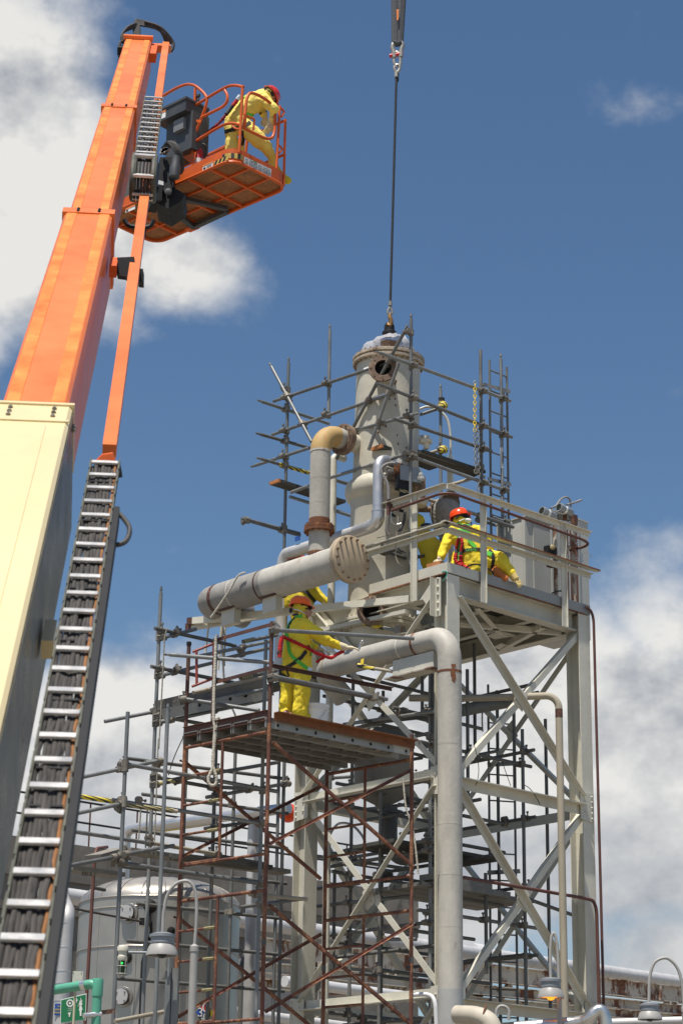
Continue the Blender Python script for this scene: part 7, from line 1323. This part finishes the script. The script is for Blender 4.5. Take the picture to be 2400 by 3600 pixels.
# ------------------------------------------------------------------ background pipes and rack
def hl(a, b, Y): p = P(*a, Y); return p, PZ(*b, p.z)
a_, b_ = hl((150, 3138), (2480, 3466), 40.0); mp_ = thing('main_header_pipe', 'long white banded pipe crossing the whole background above the rusty rack', 'pipe', a_)
MB().tube([a_, b_], .155, 24).build('pipe_run', M('white_cladding', (.58, .57, .56), .45, .2, .06, 3), mp_); Lm = (b_-a_).length; dm = (b_-a_)/Lm
for i in range(60): ring(mp_, a_+dm*Lm*(i+.5)/60, dm, .158, .018, INSULM, 'joint_band')
q = PZ(*zq(240, 665), a_.z); MB().lathe(q-dm*.25, dm, [(.155, 0), (.27, .01), (.27, .5), (.155, .51)], 28).build('wide_sleeve', bpy.data.materials['white_cladding'], mp_)
rk = thing('pipe_rack', 'rust stained white steel pipe rack running across the background', 'rack', P(2000, 3590, 45))
for (ya, yb, Y, h_, nm) in ((3325, 3502, 43.0, .38, 'beam'), (3398, 3555, 43.0, .22, 'beam'), (3455, 3585, 43.6, .2, 'beam')):
    p, q = hl((880, ya), (2420, yb), Y); MB().ibeam(p, q, .2, h_, .02).build(nm, RUSTW, rk); bm_ = (p, q)
    for i in range(6):
        s_ = p.lerp(q, (i+.5)/6)
        if nm and Y < 44 and h_ > .3: MB().box(s_, (q-p), Zz.cross(q-p), Zz, .03, .11, h_/2-.02).build('stiffener', RUSTW, rk)
p, q = hl((880, 3325), (2420, 3502), 43.0)
for t_ in (.12, .28, .47, .72, .95): c = p.lerp(q, t_); MB().ibeam(V((c.x, c.y, 0)), V((c.x, c.y, c.z-.19)), .25, .25, .02, q-p).build('column', RUSTW, rk)
for t_ in (.33, .55): c = p.lerp(q, t_); MB().bar(c-Zz*.2, c-Zz*1.6-(q-p).normalized()*1.3, .12, .12).build('knee_brace', RUSTW, rk)
for i in range(7): c = p.lerp(q, .42+.09*i)-Zz*.55; MB().prism([c-dm*.12, c+dm*.12, c+dm*.06-Zz*.25, c-dm*.06-Zz*.25], V((0, .1, 0))).build('hanger', RUSTW, rk)
a_, b_ = hl((300, 3330), (1200, 3470), 41.5); pipes_s('background_pipe', [a_, b_], .09, INSULM, 'grey pipe running behind the tank below the white banded pipe', 0, 16)
a_, b_ = hl((800, 3555), (1600, 3660), 41.5); pipes_s('background_pipe', [a_, b_], .1, bpy.data.materials['white_cladding'], 'pale pipe low behind the rusty frame legs', 0, 16); a_, b_ = hl((1000, 3450), (1480, 3510), 42); pipes_s('background_pipe', [a_, b_], .11, bpy.data.materials['white_cladding'], 'short pale pipe end behind the red frame ladder', 0, 16)
gb = thing('grey_shed', 'pale grey painted shed wall low behind the tank and scaffold', 'shed', P(950, 3590, 46)); p, q = hl((700, 3395), (1130, 3440), 46.0); MB().prism([p, q, V((q.x, q.y, 0)), V((p.x, p.y, 0))], V((0, 3, 0))).build('wall', GREY, gb); MB().bar(p+Zz*.1, q+Zz*.1, .3, .25).build('eave_beam', GREY, gb)
bw_p, bw_q = hl((120, 2948), (1470, 3146), 52.0); bd_ = (bw_q-bw_p).normalized(); cbld = thing('concrete_building', 'stained brown concrete building wall with roof rail behind the tank', 'building', V((bw_p.x, bw_p.y, 0)))
bk_ = Zz.cross(bd_)
MB().prism([bw_p-bd_*8, bw_q, V((bw_q.x, bw_q.y, 0)), V((bw_p.x-8*bd_.x, bw_p.y-8*bd_.y, 0))], bk_*8).build('wall', CONC, cbld); MB().bar(bw_p-bd_*8-Zz*.9-bk_*.04, bw_q-Zz*.9-bk_*.04, .08, .12).build('ledge', CONC, cbld); MB().bar(bw_p-bd_*8-Zz*1.7-bk_*.05, bw_q-Zz*1.7-bk_*.05, .1, .2).build('ledge', CONC, cbld)
rl_ = thing('roof_railing', 'thin dark railing with rust brown posts along the concrete roof', 'railing', V((bw_p.x, bw_p.y, bw_p.z)))
for h_ in (1.15, .62): MB().tube([bw_p-bd_*8+Zz*h_+bk_*.2, bw_q+Zz*h_+bk_*.2], .028, 8).build('rail', BLACK, rl_)
for i in range(-2, 8): c = bw_p+bd_*(i*1.45+.3)+bk_*.2; MB().tube([c, c+Zz*1.15], .022, 8).build('post', BRNFR, rl_)
# aluminium pipe behind the left scaffold
Yp = 36.5; aP = lambda x, y, d=0: P(*z5(x, y), Yp+d); z0 = aP(560, 915).z
pp = pipes_s('aluminium_pipe', [V((aP(478, 1060).x, Yp, 3)), V((aP(478, 930).x, Yp, z0)), PZ(*z5(1600, 765), z0)], .088, INSUL, 'shiny aluminium pipe running level behind the left scaffold with hazard tape', .15, 20)
MB().tube([PZ(*z5(690, 901), z0), PZ(*z5(1060, 849), z0)], .0905, 16).build('hazard_tape', stripes('sparse_hazard_tape', (.5, .5, .48), (.6, .47, .05), 3.0), pp)
q = PZ(*z5(1360, 812), z0); pipes_s('aluminium_riser', [q, V((q.x, q.y, 0))], .1, INSULM, 'matt aluminium pipe dropping from the level pipe right of the tank', 0, 20); q2 = P(*z5(1345, 1500), 35.5)
pipes_s('grey_drop_pipe', [P(*z5(1350, 1330), 35.4), P(*z5(1345, 1720), 35.4), P(*z5(1290, 1790), 35.2), P(*z5(1270, 1900), 35.2), V((P(*z5(1300, 2000), 35.2).x, 35.2, 0))], .05, M('dark_grey_pipe', (.14, .14, .13), .6), 'dark grey drop pipe with bends close beside the right edge of the tank', .15, 16)
mb_ = thing('marker_ball', 'bright orange red ball partly hidden behind the tower column', 'ball', P(1012, 2890, 38.0)); MB().ball(P(1013, 2858, 38.0), 35*37.3/FL, 24).build('ball', HATRO, mb_)
# foreground bits along the lower edge
fb = thing('tube_bracket', 'rusty white angle bracket holding a short aluminium tube', 'bracket', P(*zk(900, 1950), 24.8)); MB().tube([P(*zk(770, 1885), 24.5), P(*zk(930, 1870), 24.6)], .032, 14).build('tube', INSUL, fb); MB().bar(P(*zk(905, 1860), 24.7), P(*zk(1055, 1838), 24.8), .05, .05).build('angle', RUSTW, fb); q = P(*zk(1040, 1850), 24.7); MB().bar(V((q.x, q.y, 0)), q, .045, .05).build('post', RUSTW, fb)
e0 = P(*zq(100, 1045), 28.6); pipes_s('cream_elbow_pipe', [e0, P(*zq(270, 1050), 28.3), P(*zq(350, 1130), 28.2), P(*zq(360, 1400), 28.2)], .12, M('cream_pipe', (.52, .47, .38), .6, 0, .1, 3, rust=.68, rscale=5), 'cream pipe elbow with a rust ring at the foot of the tower', .2, 22)
ring(bpy.data.objects['cream_elbow_pipe'], P(*zq(275, 1035), 28.3)+V((0, 0, -.02)), V((1, -.1, -.25)), .124, .02, RUSTY, 'rust_ring')
pipes_s('foil_clad_pipe', [P(*zq(480, 1130), 26.8), P(*zq(900, 1095), 26.6), P(*zq(960, 1075), 26.5), P(*zq(1010, 1010), 26.5), P(*zq(1055, 1025), 26.5), P(*zq(1075, 1130), 26.5), P(*zq(1080, 1300), 26.5)], .075, STEELB, 'bright foil clad pipe arching up at the foot of the right tower column', .12, 20)
a_, b_ = hl(zq(1090, 1100), zq(1600, 1085), 30.0); pipes_s('low_grey_pipe', [a_, b_+V((0, 0, .0))], .06, INSULM, 'plain grey pipe at the lower edge beyond the foil clad pipe', 0, 14)
hd_ = thing('cylinder_handle', 'tan and white curved lifting handle beside the cream elbow pipe', 'handle', P(*zq(400, 1080), 28.6)); MB().tube(fillet([P(*zq(*p), 28.6) for p in ((355, 1070), (360, 1000), (400, 985), (440, 1010), (438, 1080))], .06, 5), .022, 8).build('bow', LAMPW, hd_)
pipes_s('white_hose', [P(*z6(1160, 2055), 29.2), P(*z6(1280, 2045), 29.2), P(*z6(1330, 2080), 29.1), P(*z6(1340, 2260), 29.1), P(*z6(1340, 2400), 29.1)], .03, WHITEP, 'white hose bending down left of the downcomer pipe', .12, 14, 'hose')
for k, (pts, lb_) in enumerate((([(590, 990), (640, 880), (700, 865), (760, 880), (820, 940), (850, 1000)], 'clear shiny hose arching inside the tower above the planks'), ([(1110, 1060), (1150, 1080), (1150, 1180), (1120, 1230)], 'clear shiny hose curling down near the white rope in the tower'))): pipes_s('clear_hose', [PV(*z6(*p), .7) for p in pts], .02, INSUL, lb_, .15, 10, 'hose')
